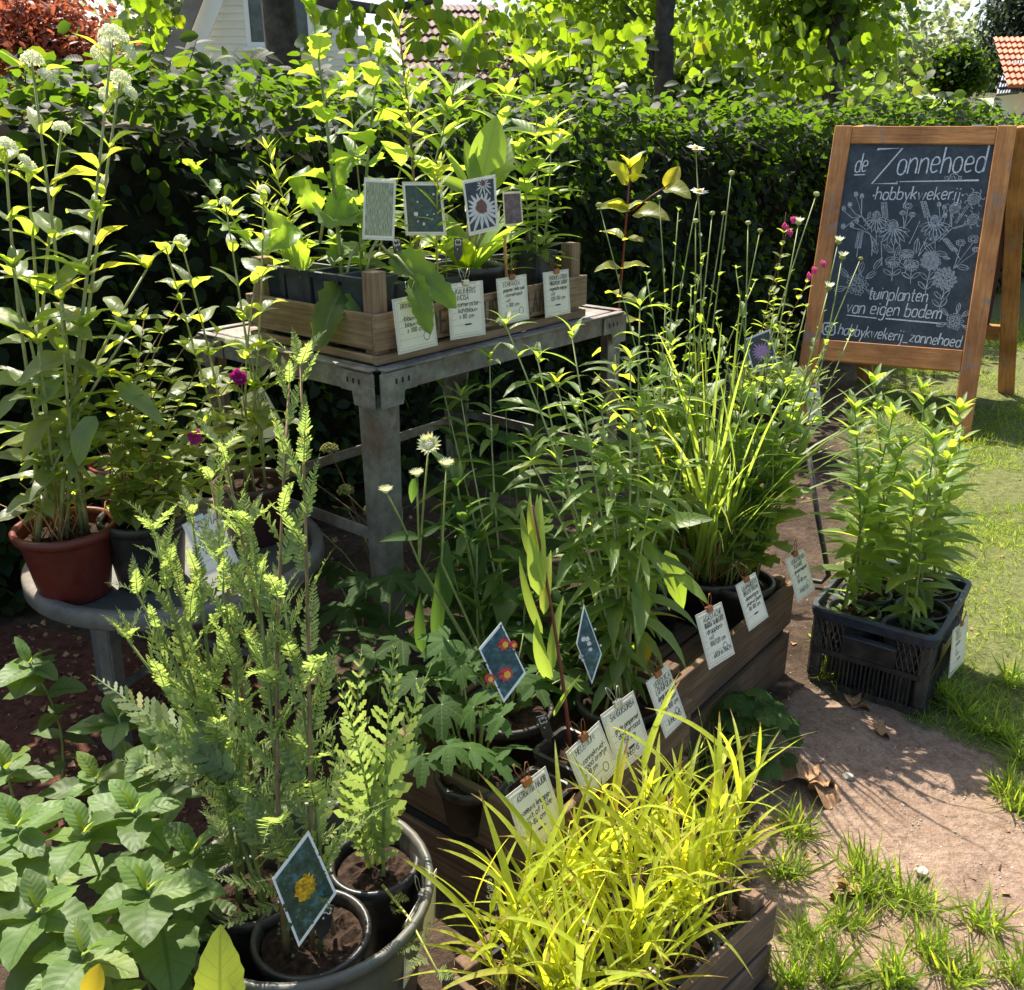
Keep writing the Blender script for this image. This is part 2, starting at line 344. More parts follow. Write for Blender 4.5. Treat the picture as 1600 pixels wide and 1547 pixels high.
def frond(name, mat, pairs=17, W=.17, curl=.5, lobed=True, seed=0):
    r = random.Random(seed); mb = MB(); pts = []; y = z = 0; n = pairs+3
    for i in range(n+1):
        th = -curl*(i/n)**1.2
        if i: y += math.cos(th)/n; z += math.sin(th)/n
        pts.append((y, z))
    for i in range(n):
        (y0, z0), (y1, z1) = pts[i], pts[i+1]; w = .012*(1-i/n)+.003
        mb.add([(-w, y0, z0), (w, y0, z0), (w*.9, y1, z1), (-w*.9, y1, z1), (0, y0, z0-w), (0, y1, z1-w)], [(0, 1, 2, 3), (1, 4, 5, 2), (4, 0, 3, 5)])
    for i in range(2, n+1):
        t = i/n; L = W*(math.sin(math.pi*min(1, t*.93+.1)**.75)**.8+.08)*r.uniform(.85, 1.1)
        for s in (-1, 1):
            an = math.radians(r.uniform(58, 74)-20*t); y0, z0 = pts[i]; d = (s*math.sin(an), math.cos(an)); nn = (-d[1]*s, d[0]*s)
            drop = r.uniform(-.25, .35); hw = L*.12
            if not lobed or L < .04:
                q = [(0, 0), (.5, hw), (1, 0), (.5, -hw)]
                mb.add([(d[0]*L*a+nn[0]*o, y0+d[1]*L*a+nn[1]*o, z0+L*a*drop) for a, o in q], [(0, 3, 2, 1)])
                continue
            axis = [(0, .14), (.22, .40), (.34, .24), (.5, .50), (.62, .26), (.78, .40), (1, .06)]
            lo = [(d[0]*L*a-nn[0]*w*L*.35, y0+d[1]*L*a-nn[1]*w*L*.35, z0+L*a*drop-.01*a) for a, w in axis]
            hi = [(d[0]*L*a+nn[0]*w*L*.35, y0+d[1]*L*a+nn[1]*w*L*.35, z0+L*a*drop-.01*a) for a, w in axis]
            mb.add(lo+hi, [(k, k+1, 7+k+1, 7+k) for k in range(6)])
            for a, lw in ():                   # the small teeth of each leaflet
                for g in (-1, 1):
                    b0 = (d[0]*L*a, y0+d[1]*L*a, z0+L*a*drop); m2 = (d[0]*.75+nn[0]*g*.65, d[1]*.75+nn[1]*g*.65)
                    e = L*lw*.72; pw = L*.085
                    mb.add([(b0[0]-d[0]*pw, b0[1]-d[1]*pw, b0[2]), (b0[0]+d[0]*pw, b0[1]+d[1]*pw, b0[2]),
                            (b0[0]+m2[0]*e+d[0]*pw*.5, b0[1]+m2[1]*e+d[1]*pw*.5, b0[2]+r.uniform(-.01, .015)), (b0[0]+m2[0]*e-d[0]*pw*.3, b0[1]+m2[1]*e-d[1]*pw*.3, b0[2]+.006)], [(0, 1, 2, 3)])
    return mb.mesh(name, mat, False)
def grass_blade(name, mat, W=.03, curl=1.2, n=8, fold=.25, lift=0., twist=.4, seed=0):
    return blade_leaf(name, mat, W=W, a=.22, b=.75, n=n, fold=fold, curl=curl, lift=lift, twist=twist, cols=3, seed=seed)
def var(fn, k, **kw):
    base = dict(kw); out = []
    for i in range(k):
        q = dict(base); r = random.Random(i*13+5)
        for key in ('curl', 'fold', 'W'):
            if key in q: q[key] = q[key]*r.uniform(.7, 1.35)
        q['seed'] = i; out.append(fn(**q))
    return out
LV = dict(
 cent=var(blade_leaf, 5, name='leaf', mat=M['cent'], W=.17, a=.6, b=.95, n=9, fold=.3, curl=.95, wave=.25, twist=.25),
 salvia=var(blade_leaf, 4, name='leaf', mat=M['salvia'], W=.23, a=.6, b=.7, n=5, fold=.3, curl=.5),
 lobed=var(blade_leaf, 5, name='leaf', mat=M['lobed'], W=.29, a=.45, b=.55, n=14, fold=.3, curl=.9, serr=.12, wave=.3, petiole=.12),
 gold=var(blade_leaf, 4, name='leaf', mat=M['gold'], W=.11, a=.6, b=.9, n=8, fold=.3, curl=.5, serr=.14),
 golds=var(blade_leaf, 4, name='leaf', mat=M['gold'], W=.075, a=.5, b=.9, n=7, fold=.3, curl=.4),
 lance=var(blade_leaf, 5, name='leaf', mat=M['lance'], W=.16, a=.65, b=1.0, n=8, fold=.3, curl=.65, serr=.04),
 narrow=var(blade_leaf, 5, name='leaf', mat=M['lance'], W=.10, a=.55, b=1.0, n=9, fold=.35, curl=1.0, serr=.06),
 ech=var(blade_leaf, 5, name='leaf', mat=M['lance'], W=.2, a=.8, b=.9, n=9, fold=.3, curl=.55, petiole=.2),
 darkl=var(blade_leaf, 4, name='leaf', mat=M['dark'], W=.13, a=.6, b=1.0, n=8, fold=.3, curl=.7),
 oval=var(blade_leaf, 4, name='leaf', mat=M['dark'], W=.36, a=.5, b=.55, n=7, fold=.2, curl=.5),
 redst=var(blade_leaf, 4, name='leaf', mat=M['redst'], W=.23, a=.6, b=.85, n=8, fold=.3, curl=.7, wave=.2),
 tall=var(blade_leaf, 4, name='leaf', mat=M['lance'], W=.13, a=.6, b=.7, n=9, fold=.5, curl=.5, twist=.3),
 hyd=var(blade_leaf, 6, name='leaf', mat=M['hyd'], W=.3, a=.62, b=.8, n=12, fold=.22, curl=.65, serr=.045, wave=.12),
 small=var(blade_leaf, 4, name='leaf', mat=M['lance'], W=.2, a=.7, b=.6, n=6, fold=.3, curl=.6, serr=.2),
 phlox=var(blade_leaf, 5, name='leaf', mat=M['lance'], W=.14, a=.6, b=.95, n=8, fold=.3, curl=.6),
 palm=var(palm_leaf, 4, name='leaf', mat=M['dark'], lobes=5, depth=.62, curl=.3),
 geum=var(palm_leaf, 4, name='leaf', mat=M['dark'], lobes=5, depth=.5, serr=.1, curl=.4),
 round=var(palm_leaf, 4, name='leaf', mat=M['dark'], lobes=8, depth=.14, serr=.04, spread=2.9, curl=.25),
 feath=[frond('leaf', M['yarrow'], 12, .26, c, True, i) for i, c in enumerate((.3, .7, 1.0))],
 yar=[frond('leaf', M['yarrow'], p, w, c, True, i) for i, (p, w, c) in enumerate(((19, .15, .15), (20, .14, .35), (18, .16, .55), (19, .15, .25), (18, .16, .8)))],
 moor=[grass_blade('blade', M['grass'], w, c, 9, .25, 0., t, i) for i, (w, c, t) in enumerate(((.0075, .2, .4), (.009, .5, -.4), (.008, .9, .6), (.0085, .35, .2), (.008, 1.6, .5), (.009, .7, -.7), (.008, 1.2, -.5)))],
 yel=[grass_blade('blade', M['yel'], w, c, 9, .3, .1, t, i) for i, (w, c, t) in enumerate(((.032, .5, .5), (.028, .9, -.5), (.038, .25, .3), (.03, 1.5, .7), (.026, .6, -.8), (.036, 1.0, .2)))],
 lily=var(blade_leaf, 4, name='leaf', mat=M['grass'], W=.085, a=.5, b=.8, n=9, fold=.5, curl=.6, twist=.35),
 beech=var(blade_leaf, 4, name='leaf', mat=M['hedgeb'], W=.33, a=.55, b=.6, n=7, fold=.2, curl=.5, serr=.05, petiole=.08),
 lime=var(blade_leaf, 4, name='leaf', mat=M['limeb'], W=.42, a=.42, b=.75, n=8, fold=.15, curl=.6, serr=.06, petiole=.0),
 dry=var(blade_leaf, 4, name='leaf', mat=M['dry'], W=.3, a=.6, b=.7, n=8, fold=.5, curl=1.3, wave=.6),
 yleaf=var(blade_leaf, 3, name='leaf', mat=M['yellowp'], W=.3, a=.6, b=.7, n=7, fold=.3, curl=.6),
)
# ------------------------------------------------------------------ flowers
def floret_head(name, mat, n, R, fl, dome=.75, seed=0):
    r = random.Random(seed); mb = MB()
    for i in range(n):
        ph = i*2.39996; q = math.sqrt((i+.5)/n); th = q*1.45
        d = Vector((math.sin(th)*math.cos(ph), math.sin(th)*math.sin(ph), math.cos(th))); rr = R*r.uniform(.8, 1.08)
        c = Vector((d.x*rr, d.y*rr, d.z*rr*dome)); u = d.orthogonal().normalized(); v = d.cross(u); a0 = r.uniform(0, 6)
        mb.add([c*.35, c+u*.001, c+v*.001], [(0, 1, 2)])
        for k in range(4):
            a = a0+k*math.pi/2; e = u*math.cos(a)+v*math.sin(a); s = u*math.cos(a+1.57)+v*math.sin(a+1.57)
            mb.add([c, c+e*fl*.5+s*fl*.32+d*fl*.25, c+e*fl+d*fl*r.uniform(-.1, .35), c+e*fl*.5-s*fl*.32+d*fl*.25], [(0, 1, 2, 3)])
    return mb.mesh(name, mat)
def ray_flower(name, mat, n, L, w, cone=.25, seed=0, rows=1):
    r = random.Random(seed); mb = MB()
    for q in range(rows):
        for k in range(n):
            a = 2*math.pi*(k+.5*q)/n+r.uniform(-.06, .06); e = Vector((math.cos(a), math.sin(a), 0)); s = Vector((-math.sin(a), math.cos(a), 0)); l = L*r.uniform(.88, 1.08)*(1-.18*q); h = cone+.25*q+r.uniform(-.08, .08)
            mb.add([e*l*.15-s*w*.4, e*l*.15+s*w*.4, e*l*.6+s*w+Vector((0, 0, h*l*.6)), e*l+Vector((0, 0, h*l)), e*l*.6-s*w+Vector((0, 0, h*l*.6))], [(0, 1, 2, 3, 4)])
    return mb.mesh(name, mat)
def dome(name, mat, R, sq=.7, seed=0, rough=.1):
    r = random.Random(seed); bm = bmesh.new(); bmesh.ops.create_icosphere(bm, subdivisions=2, radius=R)
    for v in bm.verts: v.co.z *= sq; v.co *= 1+r.uniform(-rough, rough)
    me = bpy.data.meshes.new(name); bm.to_mesh(me); bm.free(); me.materials.append(mat); return me
FL = dict(
 cent=[floret_head('flower_head', M['petal'], 46, .022, .0088, 1.0, i) for i in range(3)],
 centbud=[floret_head('flower_head', M['bud'], 40, .017, .004, .9, i) for i in range(2)],
 bract=[ray_flower('flower_head', M['cream'], 18, .024, .0032, .55, i, 2) for i in range(2)],
 pins=[floret_head('florets', M['petal'], 46, .011, .0026, .8, i) for i in range(2)],
 rays=[ray_flower('flower_head', M['petal'], 17, .021, .004, .12, i) for i in range(2)],
 raysup=[ray_flower('flower_head', M['petal'], 14, .016, .0035, 1.0, i) for i in range(2)],
 disc=dome('flower_centre', M['yellowp'], .007, .6), calyx=dome('bud', M['bud'], .0075, .75), eye=dome('florets', M['petal'], .009, .6),
 lip=[ray_flower('flower', mt, 4, .014, .006, .45, i, 2) for i, mt in enumerate((M['magenta'], M['pink']))],
)
# ------------------------------------------------------------------ growing plants
UP = Vector((0, 0, 1))
def stem_pts(b, t, n=9, wobble=.012, ease=1.4, droop=0):
    b, t = Vector(b), Vector(t); d = t-b; L = d.length; r1, r2 = random.uniform(-1, 1), random.uniform(-1, 1); pts = []
    for i in range(n):
        s = i/(n-1); h = s**ease; q = math.sin(math.pi*s)*wobble*L*2
        pts.append(Vector((b.x+d.x*h+q*r1, b.y+d.y*h+q*r2, b.z+d.z*s-droop*math.sin(math.pi*s)*0)))
    return pts
def on(pts, t):
    x = t*(len(pts)-1); i = min(int(x), len(pts)-2); f = x-i
    return pts[i].lerp(pts[i+1], f), (pts[i+1]-pts[i]).normalized()
def rel(root, p): return Vector(p)-root.location
def add_stem(root, pts, r0, r1, mat, name='stem', sides=5):
    return link(name, MB().tube([rel(root, p) for p in pts], r0, r1, sides).mesh(name, mat, True), root)
def add_leaf(root, protos, pos, d, s, up=None, name='leaf', roll=.25, sx=1.0):
    u = Vector(up) if up is not None else UP
    u = wob(u, roll)
    return link(name, random.choice(protos), root, leafmat4(rel(root, pos), d, u, s, sx))
def add_at(root, me, pos, d, s=1.0, name='flower_head', parent=None):
    d = Vector(d).normalized(); x = d.orthogonal().normalized(); x.rotate(Quaternion(d, random.uniform(0, 6)))
    return link(name, me, root, basis(rel(root, pos), x, d.cross(x), d, s))
def grow(root, b, t, leaves, n, size, arr=2, t0=.12, t1=.97, elev=(.25, .9), r0=.004, r1=.0018, mat='stem', wobble=.012, top=3, ease=1.3, spiral=math.pi/2, jit=.25, a0=None, name='leaf', sizejit=.2, roll=.25, face=None, sx=1.0):
    """one stem from b to t with n nodes of arr leaves; size and elevation run from the foot to the tip"""
    pts = stem_pts(b, t, wobble=wobble, ease=ease); add_stem(root, pts, r0, r1, M[mat])
    az = random.uniform(0, 6.28) if a0 is None else a0
    for i in range(n):
        s = t0+(t1-t0)*i/max(1, n-1); p, d = on(pts, s); q = i/max(1, n-1)
        sz = np.interp(q, np.linspace(0, 1, len(size)), size)*random.uniform(1-sizejit, 1+sizejit)
        el = np.interp(q, np.linspace(0, 1, len(elev)), elev)
        for k in range(arr):
            a = az+2*math.pi*k/arr+random.uniform(-jit, jit)
            e = el+random.uniform(-.22, .22)
            dd = Vector((math.cos(a)*math.cos(e), math.sin(a)*math.cos(e), math.sin(e)))
            lp = Vector((-math.cos(a)*math.sin(e), -math.sin(a)*math.sin(e), math.cos(e)))
            add_leaf(root, leaves, p, dd, sz*random.uniform(.85, 1.12), lp, name, roll, sx)
        az += spiral+random.uniform(-.2, .2)
    p, d = on(pts, 1)
    for k in range(top):
        a = az+2*math.pi*k/top; e = random.uniform(.8, 1.25)
        add_leaf(root, leaves, p, (math.cos(a)*math.cos(e), math.sin(a)*math.cos(e), math.sin(e)), size[-1]*random.uniform(.6, .95), (-math.cos(a), -math.sin(a), .4), name, roll)
    return pts
def rosette(root, c, leaves, n, size, r=.01, elev=(.1, .9), stalk=0, mat='stem', name='leaf'):
    """leaves on stalks from one crown"""
    for i in range(n):
        a = i*2.4+random.uniform(-.3, .3); e = random.uniform(*elev); d = Vector((math.cos(a)*math.cos(e), math.sin(a)*math.cos(e), math.sin(e)))
        p = Vector(c)+Vector((math.cos(a), math.sin(a), 0))*r; s = random.uniform(*size)
        if stalk:
            L = stalk*random.uniform(.7, 1.2); q = p+d*L+Vector((0, 0, L*.15)); add_stem(root, [p, p+d*L*.5+Vector((0, 0, L*.16)), q], .0025, .0018, M[mat]); p = q; e2 = random.uniform(-.25, .2)
            d = Vector((math.cos(a)*math.cos(e2), math.sin(a)*math.cos(e2), math.sin(e2))); add_leaf(root, leaves, p, d, s, UP, name, .35)
        else: add_leaf(root, leaves, p, d, s, (-math.cos(a)*math.sin(e), -math.sin(a)*math.sin(e), math.cos(e)), name)

# ------------------------------------------------------------------ pots, cards, signs
def round_pot(label, c, z0, rt, h, mat, group=None, soil_drop=.02, rim=.006, rb=None, tilt=0, soil=True, name='plant_pot', lipr=.006):
    rb = rb or rt*.78; t = thing(name, label, 'pot', (c[0], c[1], z0), 0, group)
    if tilt: t.rotation_euler = (tilt, 0, 0)
    pr = [(0, 0), (rb*.96, 0), (rb, .004), (rb+(rt-rb)*.82, h*.82), (rt-.001, h-.022), (rt+lipr*.6, h-.02), (rt+lipr, h-.012), (rt+lipr, h-.003), (rt+lipr*.5, h), (rt-.003, h-.001), (rt-.005, h-.012), (rb+(rt-rb)*.8-.004, h*.7), (rb*.5, .006), (0, .006)]
    link('shell', MB().lathe(pr, 40).mesh('shell', M[mat], True), t)
    if soil: soil_disc(t, rt-.008, h-soil_drop)
    return t
def soil_disc(t, R, z, square=False, sx=0, sy=0):
    mb = MB(); N = 14
    if square: g = [(x, y) for x in np.linspace(-sx, sx, 9) for y in np.linspace(-sy, sy, 9)]; vs = [(x, y, z+random.uniform(-.006, .006)) for x, y in g]; fs = [(i*9+j, (i+1)*9+j, (i+1)*9+j+1, i*9+j+1) for i in range(8) for j in range(8)]
    else:
        vs = [(0, 0, z+.006)]; fs = []; K = 22
        for q in range(1, 6):
            for j in range(K): a = 2*math.pi*j/K; vs.append((R*q/5*math.cos(a), R*q/5*math.sin(a), z+(0 if q == 5 else random.uniform(-.004, .008))))
        fs += [(0, 1+j, 1+(j+1) % K) for j in range(K)]
        for q in range(4): fs += [(1+q*K+j, 1+(q+1)*K+j, 1+(q+1)*K+(j+1) % K, 1+q*K+(j+1) % K) for j in range(K)]
    mb.add(vs, fs); return link('soil', mb.mesh('soil', M['soil']), t)
def square_pot(label, c, z0, w, h, rz, mat='blackp', group=None, drop=.018, soil=True):
    t = thing('plant_pot', label, 'pot', (c[0], c[1], z0), rz, group); mb = MB(); a, b = w/2, w/2*.84
    def rounded(s, z, r=.012):
        o = []
        for cx_, cy_, a0 in ((1, 1, 0), (-1, 1, 90), (-1, -1, 180), (1, -1, 270)):
            for k in range(4):
                an = math.radians(a0+k*30); o.append((cx_*(s-r)+math.cos(an)*r, cy_*(s-r)+math.sin(an)*r, z))
        return o
    rings = [rounded(b, 0), rounded(a*.97, h-.016), rounded(a+.003, h-.015), rounded(a+.004, h-.002), rounded(a, h), rounded(a-.004, h-.001), rounded(a-.006, h-.014), rounded(b-.004, .005)]
    vs = [p for r in rings for p in r]; n = 16
    fs = [(i*n+j, i*n+(j+1) % n, (i+1)*n+(j+1) % n, (i+1)*n+j) for i in range(len(rings)-1) for j in range(n)]+[tuple(range(n-1, -1, -1)), tuple((len(rings)-1)*n+j for j in range(n))]
    link('shell', mb.add(vs, fs).mesh('shell', M[mat], False), t)
    if soil: soil_disc(t, 0, h-drop, True, a-.008, a-.008)
    return t

# a single-stroke hand lettering: strokes of x,y points; '~' smooth open, '@' smooth closed
O_ = '@2,4.2 .3,3.6 0,2 .3,.4 2,-.2 3.7,.4 4,2 3.7,3.6'
GL = {
'a': (4, O_+';4,4.1 4,0'), 'b': (4, '0,7 0,0;'+O_), 'c': (3.6, '~3.7,3.2 2.8,4.2 .8,3.9 0,2 .8,.1 2.8,-.2 3.7,.7'), 'd': (4, '4,7 4,0;'+O_),
'e': (4, '~.1,2.1 3.9,2.1 3.7,3.6 2,4.3 .3,3.6 .1,1 1.4,-.2 3.6,.5'), 'f': (3, '~3.2,6.5 2.2,7.1 1.5,6 1.4,0;0,4 3,4'), 'g': (4, O_+';~4,4.1 4,-1.6 2.6,-3 .3,-2.4'),
'h': (4, '0,7 0,0;~0,2.6 .9,3.9 2.8,4.3 3.9,3 3.9,0'), 'i': (1, '.5,4 .5,0;.5,5.5 .5,6'), 'j': (1.5, '~1,4 1,-1.8 .2,-3 -1,-2.6;1,5.5 1,6'),
'k': (3.6, '0,7 0,0;3.4,4.1 .1,1.7;1.2,2.5 3.6,0'), 'l': (1, '.5,7 .5,0'), 'm': (6.4, '0,4 0,0;~0,2.6 .8,3.9 2.3,4.3 3.1,3 3.1,0;~3.1,2.6 3.9,3.9 5.4,4.3 6.2,3 6.2,0'),
'n': (4, '0,4.1 0,0;~0,2.6 .9,3.9 2.8,4.3 3.9,3 3.9,0'), 'o': (4, O_), 'p': (4, '0,4 0,-3;'+O_), 'q': (4, O_+';4,4 4,-3'),
'r': (2.6, '0,4.1 0,0;~0,2.5 .8,3.8 2.6,4.1'), 's': (3.2, '~3.2,3.6 2,4.3 .3,3.7 .5,2.5 2.7,1.7 3.2,.6 1.8,-.3 0,.5'), 't': (3, '~1.3,6.2 1.3,1 1.9,-.1 3.1,.3;0,4.1 2.9,4.1'),
'u': (4, '~0,4 0,1.2 1,-.2 2.8,-.1 3.9,1.4;3.9,4 3.9,0'), 'v': (3.6, '0,4 1.8,0 3.6,4'), 'w': (5.4, '0,4 1.4,0 2.7,3.6 4,0 5.4,4'), 'x': (3.4, '0,4 3.4,0;3.4,4 0,0'), 'y': (3.6, '0,4 1.9,.2;3.6,4 .8,-3'), 'z': (3.6, '0,4 3.6,4 0,0 3.6,0'),
'A': (4, '0,0 2,7 4,0;.8,2.6 3.2,2.6'), 'B': (4, '0,0 0,7;~0,7 3.4,6.6 3.2,4 0,3.7;~0,3.7 4.2,3.3 3.9,.4 0,0'), 'C': (4, '~4,6 2.5,7.1 .3,5.6 .2,1.5 2.4,-.1 4,1'), 'D': (4, '0,0 0,7;~0,7 3.4,6.4 4,3.5 3.2,.6 0,0'),
'E': (3.4, '3.4,7 0,7 0,0 3.4,0;0,3.6 2.8,3.6'), 'F': (3.4, '3.4,7 0,7 0,0;0,3.6 2.8,3.6'), 'G': (4.2, '~4,6 2.5,7.1 .3,5.6 .2,1.5 2.4,-.1 4,1.2 4.1,3.2;4.1,3.2 2.5,3.2'), 'H': (4, '0,7 0,0;4,7 4,0;0,3.6 4,3.6'),
'I': (1, '.5,7 .5,0'), 'J': (3, '~2.6,7 2.6,1.2 1.4,-.1 0,1'), 'K': (4, '0,7 0,0;3.8,7 0,3;1.2,4.2 4,0'), 'L': (3.2, '0,7 0,0 3.2,0'), 'M': (5, '0,0 0,7 2.5,2.5 5,7 5,0'), 'N': (4, '0,0 0,7 4,0 4,7'),
'O': (4.4, '@2.2,7.1 .3,6 0,3.5 .3,1 2.2,-.1 4.1,1 4.4,3.5 4.1,6'), 'P': (3.8, '0,0 0,7;~0,7 3.6,6.6 3.7,3.9 0,3.4'), 'Q': (4.4, '@2.2,7.1 .3,6 0,3.5 .3,1 2.2,-.1 4.1,1 4.4,3.5 4.1,6;2.8,1.6 4.6,-.6'), 'R': (4, '0,0 0,7;~0,7 3.6,6.6 3.6,4 0,3.5;1.4,3.5 4,0'),
'S': (3.8, '~3.7,6.2 2.2,7.1 .3,6.2 .5,4.4 3.2,3 3.7,1.2 2,-.1 0,.9'), 'T': (4, '0,7 4,7;2,7 2,0'), 'U': (4, '~0,7 0,1.6 2,-.2 4,1.6 4,7'), 'V': (4, '0,7 2,0 4,7'), 'W': (6, '0,7 1.5,0 3,5.5 4.5,0 6,7'), 'X': (4, '0,7 4,0;4,7 0,0'), 'Y': (4, '0,7 2,3.4 4,7;2,3.4 2,0'), 'Z': (4, '0,7 4,7 0,0 4,0'),
'0': (3.6, '@1.8,7 .2,5.6 .2,1.4 1.8,0 3.4,1.4 3.4,5.6'), '1': (2, '.2,5.6 1.4,7 1.4,0'), '2': (3.6, '~.2,5.8 1.8,7 3.4,5.6 2.6,3 0,0;0,0 3.6,0'), '3': (3.4, '~.2,6.4 1.8,7 3.2,5.4 1.2,3.7 3.4,2.4 2,0 0,.7'), '4': (3.6, '2.6,0 2.6,7 0,2.2 3.6,2.2'),
'5': (3.4, '3.2,7 .4,7 .2,4;~.2,4 2.2,4.4 3.4,2.4 2,0 0,.6'), '6': (3.4, '~3,6.8 1,5.4 .1,2.4 1.6,0 3.3,1.4 2.6,3.6 .3,2.6'), '7': (3.4, '0,7 3.4,7 1.2,0'), '8': (3.4, '@1.7,7 .3,5.4 1.7,3.7 3.4,1.8 1.7,0 0,1.8 1.7,3.7 3.1,5.4'), '9': (3.4, '~3.2,4.6 1.6,3.4 .2,5 1.6,7 3.2,5.6 3.2,4.6 2.4,0'),
'-': (2.4, '.2,2.6 2.2,2.6'), '.': (.8, '.3,0 .5,.3'), ',': (.8, '.5,.3 .1,-1'), "'": (.8, '.4,7 .4,5.6'), '/': (3, '0,-.6 3,7.2'), '_': (4.6, '0,-.6 4.6,-.6'), '+': (3, '1.5,1.2 1.5,4.8;0,3 3,3'), '~': (3, '1.5,2 1.5,5;0,3.5 3,3.5;0,.6 3,.6'), 'e ': (1, ''), '*': (1, '@.5,2.9 .2,2.5 .5,2.1 .8,2.5'), '=': (3, '3.4,6.4 1.6,7 .4,5 .4,2 1.6,0 3.4,.6;-.3,4.2 2.6,4.2;-.3,2.8 2.6,2.8'), ' ': (2.2, '')}
def chaikin(p, closed, it=2):
    for _ in range(it):
        q = [] if closed else [p[0]]; n = len(p)
        for i in range(n if closed else n-1):
            a, b = p[i], p[(i+1) % n]; q += [(a[0]*.75+b[0]*.25, a[1]*.75+b[1]*.25), (a[0]*.25+b[0]*.75, a[1]*.25+b[1]*.75)]
        p = q if closed else q+[p[-1]]
    return p
_gc = {}
def glyph(c, it=2):
    if (c, it) not in _gc:
        adv, s = GL.get(c, GL['-']); st = []
        for part in s.split(';'):
            if not part: continue
            f = part[0]; pts = [tuple(map(float, w.split(','))) for w in part.lstrip('~@').split()]
            if f in '~@': pts = chaikin(pts, f == '@', it)
            if f == '@': pts = pts+[pts[0]]
            st.append(pts)
        _gc[(c, it)] = (adv, st)
    return _gc[(c, it)]
def text_strokes(txt, x, y, h, slant=0., gap=1.25, it=2, jit=0., narrow=1.0, fit=None):
    """strokes of a line of writing: h is the capital height"""
    s = h/7.0; w = sum(glyph(c, it)[0]+gap for c in txt)-gap; k = narrow
    if fit: k = fit/(w*s)
    out = []; cx = 0
    for c in txt:
        adv, st = glyph(c, it); jy = random.uniform(-jit, jit)
        for p in st: out.append([(x+(cx+a+b*slant/k)*s*k, y+(b+jy)*s) for a, b in p])
        cx += adv+gap
    return out, w*s*k
def ribbon(strokes, w, z=0., jit=0.):
    """flat pen strokes of width w lying at height z in the x,y plane"""
    mb = MB()
    for st in strokes:
        if len(st) < 2: continue
        vs = []; n = len(st); cl = st[0] == st[-1]
        for i, p in enumerate(st):
            a, b = st[max(i-1, 0)], st[min(i+1, n-1)]
            if cl and i in (0, n-1): a, b = st[n-2], st[1]
            d = (b[0]-a[0], b[1]-a[1]); l = math.hypot(*d) or 1; k = w/2*random.uniform(1-jit, 1+jit)
            nx, ny = -d[1]/l*k, d[0]/l*k; vs += [(p[0]+nx, p[1]+ny, z), (p[0]-nx, p[1]-ny, z)]
        mb.add(vs, [(2*i, 2*i+1, 2*i+3, 2*i+2) for i in range(n-1)])
    return mb
def clip_part(t, x, y, w, mat):
    """a small binder clip on the upper edge of a card"""
    c = link('clip', MB().box((x-w/2, y-.008, -.004), (x+w/2, y+.005, .006)).mesh('clip', M[mat], bevel=.0015), t)
    for s, a in ((1, .2), (-1, -.25)):
        pts = [(x-w*.22, y+.004, .004*s), (x-w*.3+a*.01, y+.02, .008*s), (x-w*.12+a*.02, y+.031, .01*s), (x+w*.12+a*.02, y+.031, .01*s), (x+w*.3+a*.01, y+.02, .008*s), (x+w*.22, y+.004, .004*s)]
        link('wire_handle', MB().tube(pts, .0008, n=4).mesh('wire_handle', M['wire' if mat != 'copper' else 'copper'], True), c)
    return c
def card(label, c, right, up, w, h, lines, clip='copper', circle=True, group=None, name='plant_card', backside=False):
    """laminated name card: c is the middle of its upper edge"""
    right = Vector(right).normalized(); up = Vector(up); up = (up-right*up.dot(right)).normalized(); n = right.cross(up)
    t = thing(name, label, 'card', c, 0, group); t.matrix_basis = basis(c, right, up, n)
    link('laminate', MB().box((-w/2, -h, -.0006), (w/2, 0, .0006)).mesh('laminate', M['lamin']), t)
    m_ = w*.055; pl = link('paper', MB().box((-w/2+m_, -h+m_, -.0008), (w/2-m_, -m_, .0009)).mesh('paper', M['paper']), t)
    st = []; y = -h*.2; X0 = -w/2+m_*2.8
    for i, (txt, sz, off) in enumerate(lines):
        hh = h*sz; fit = None
        s, L = text_strokes(txt, X0+off*w, y, hh, .18, it=1)
        if L > w-m_*4.5-off*w: s, L = text_strokes(txt, X0+off*w, y, hh, .18, it=1, fit=w-m_*4.5-off*w)
        st += s; y -= h*.112
    tx = link('lettering', ribbon(st, h*.0125, .0014).mesh('lettering', M['ink']), pl)
    gl = [[(X0-m_, -h*(.2+.112*k)), (X0+m_*.8, -h*(.2+.112*k))] for k in range(2, 5)]+[[(X0-m_, -h*.76), (X0+w*.5, -h*.76)]]
    fr = [[(-w/2+m_*1.5, -h+m_*1.6), (w/2-m_*1.5, -h+m_*1.6)], [(-w/2+m_*1.5, -m_*1.6), (w/2-m_*1.5, -m_*1.6)], [(-w/2+m_*1.5, -m_*1.6), (-w/2+m_*1.5, -h+m_*1.6)], [(w/2-m_*1.5, -m_*1.6), (w/2-m_*1.5, -h+m_*1.6)]]
    link('printed_line', ribbon(gl+fr, h*.005, .0013).mesh('printed_line', M['greyink']), pl)
    if circle:
        ci = [(w*.24+w*.075*math.cos(a), -h*.77+w*.075*math.sin(a)) for a in np.linspace(0, 2*math.pi, 20)]; ci[-1] = ci[0]
        link('printed_ring', ribbon([ci], h*.012, .0013).mesh('printed_ring', M['ink']), pl)
    else:
        link('printed_bar', MB().box((-w*.08, -h*.775, .0009), (w*.1, -h*.745, .0014)).mesh('printed_bar', M['ink']), pl)
    if clip: clip_part(t, 0, 0, .02, clip)
    return t
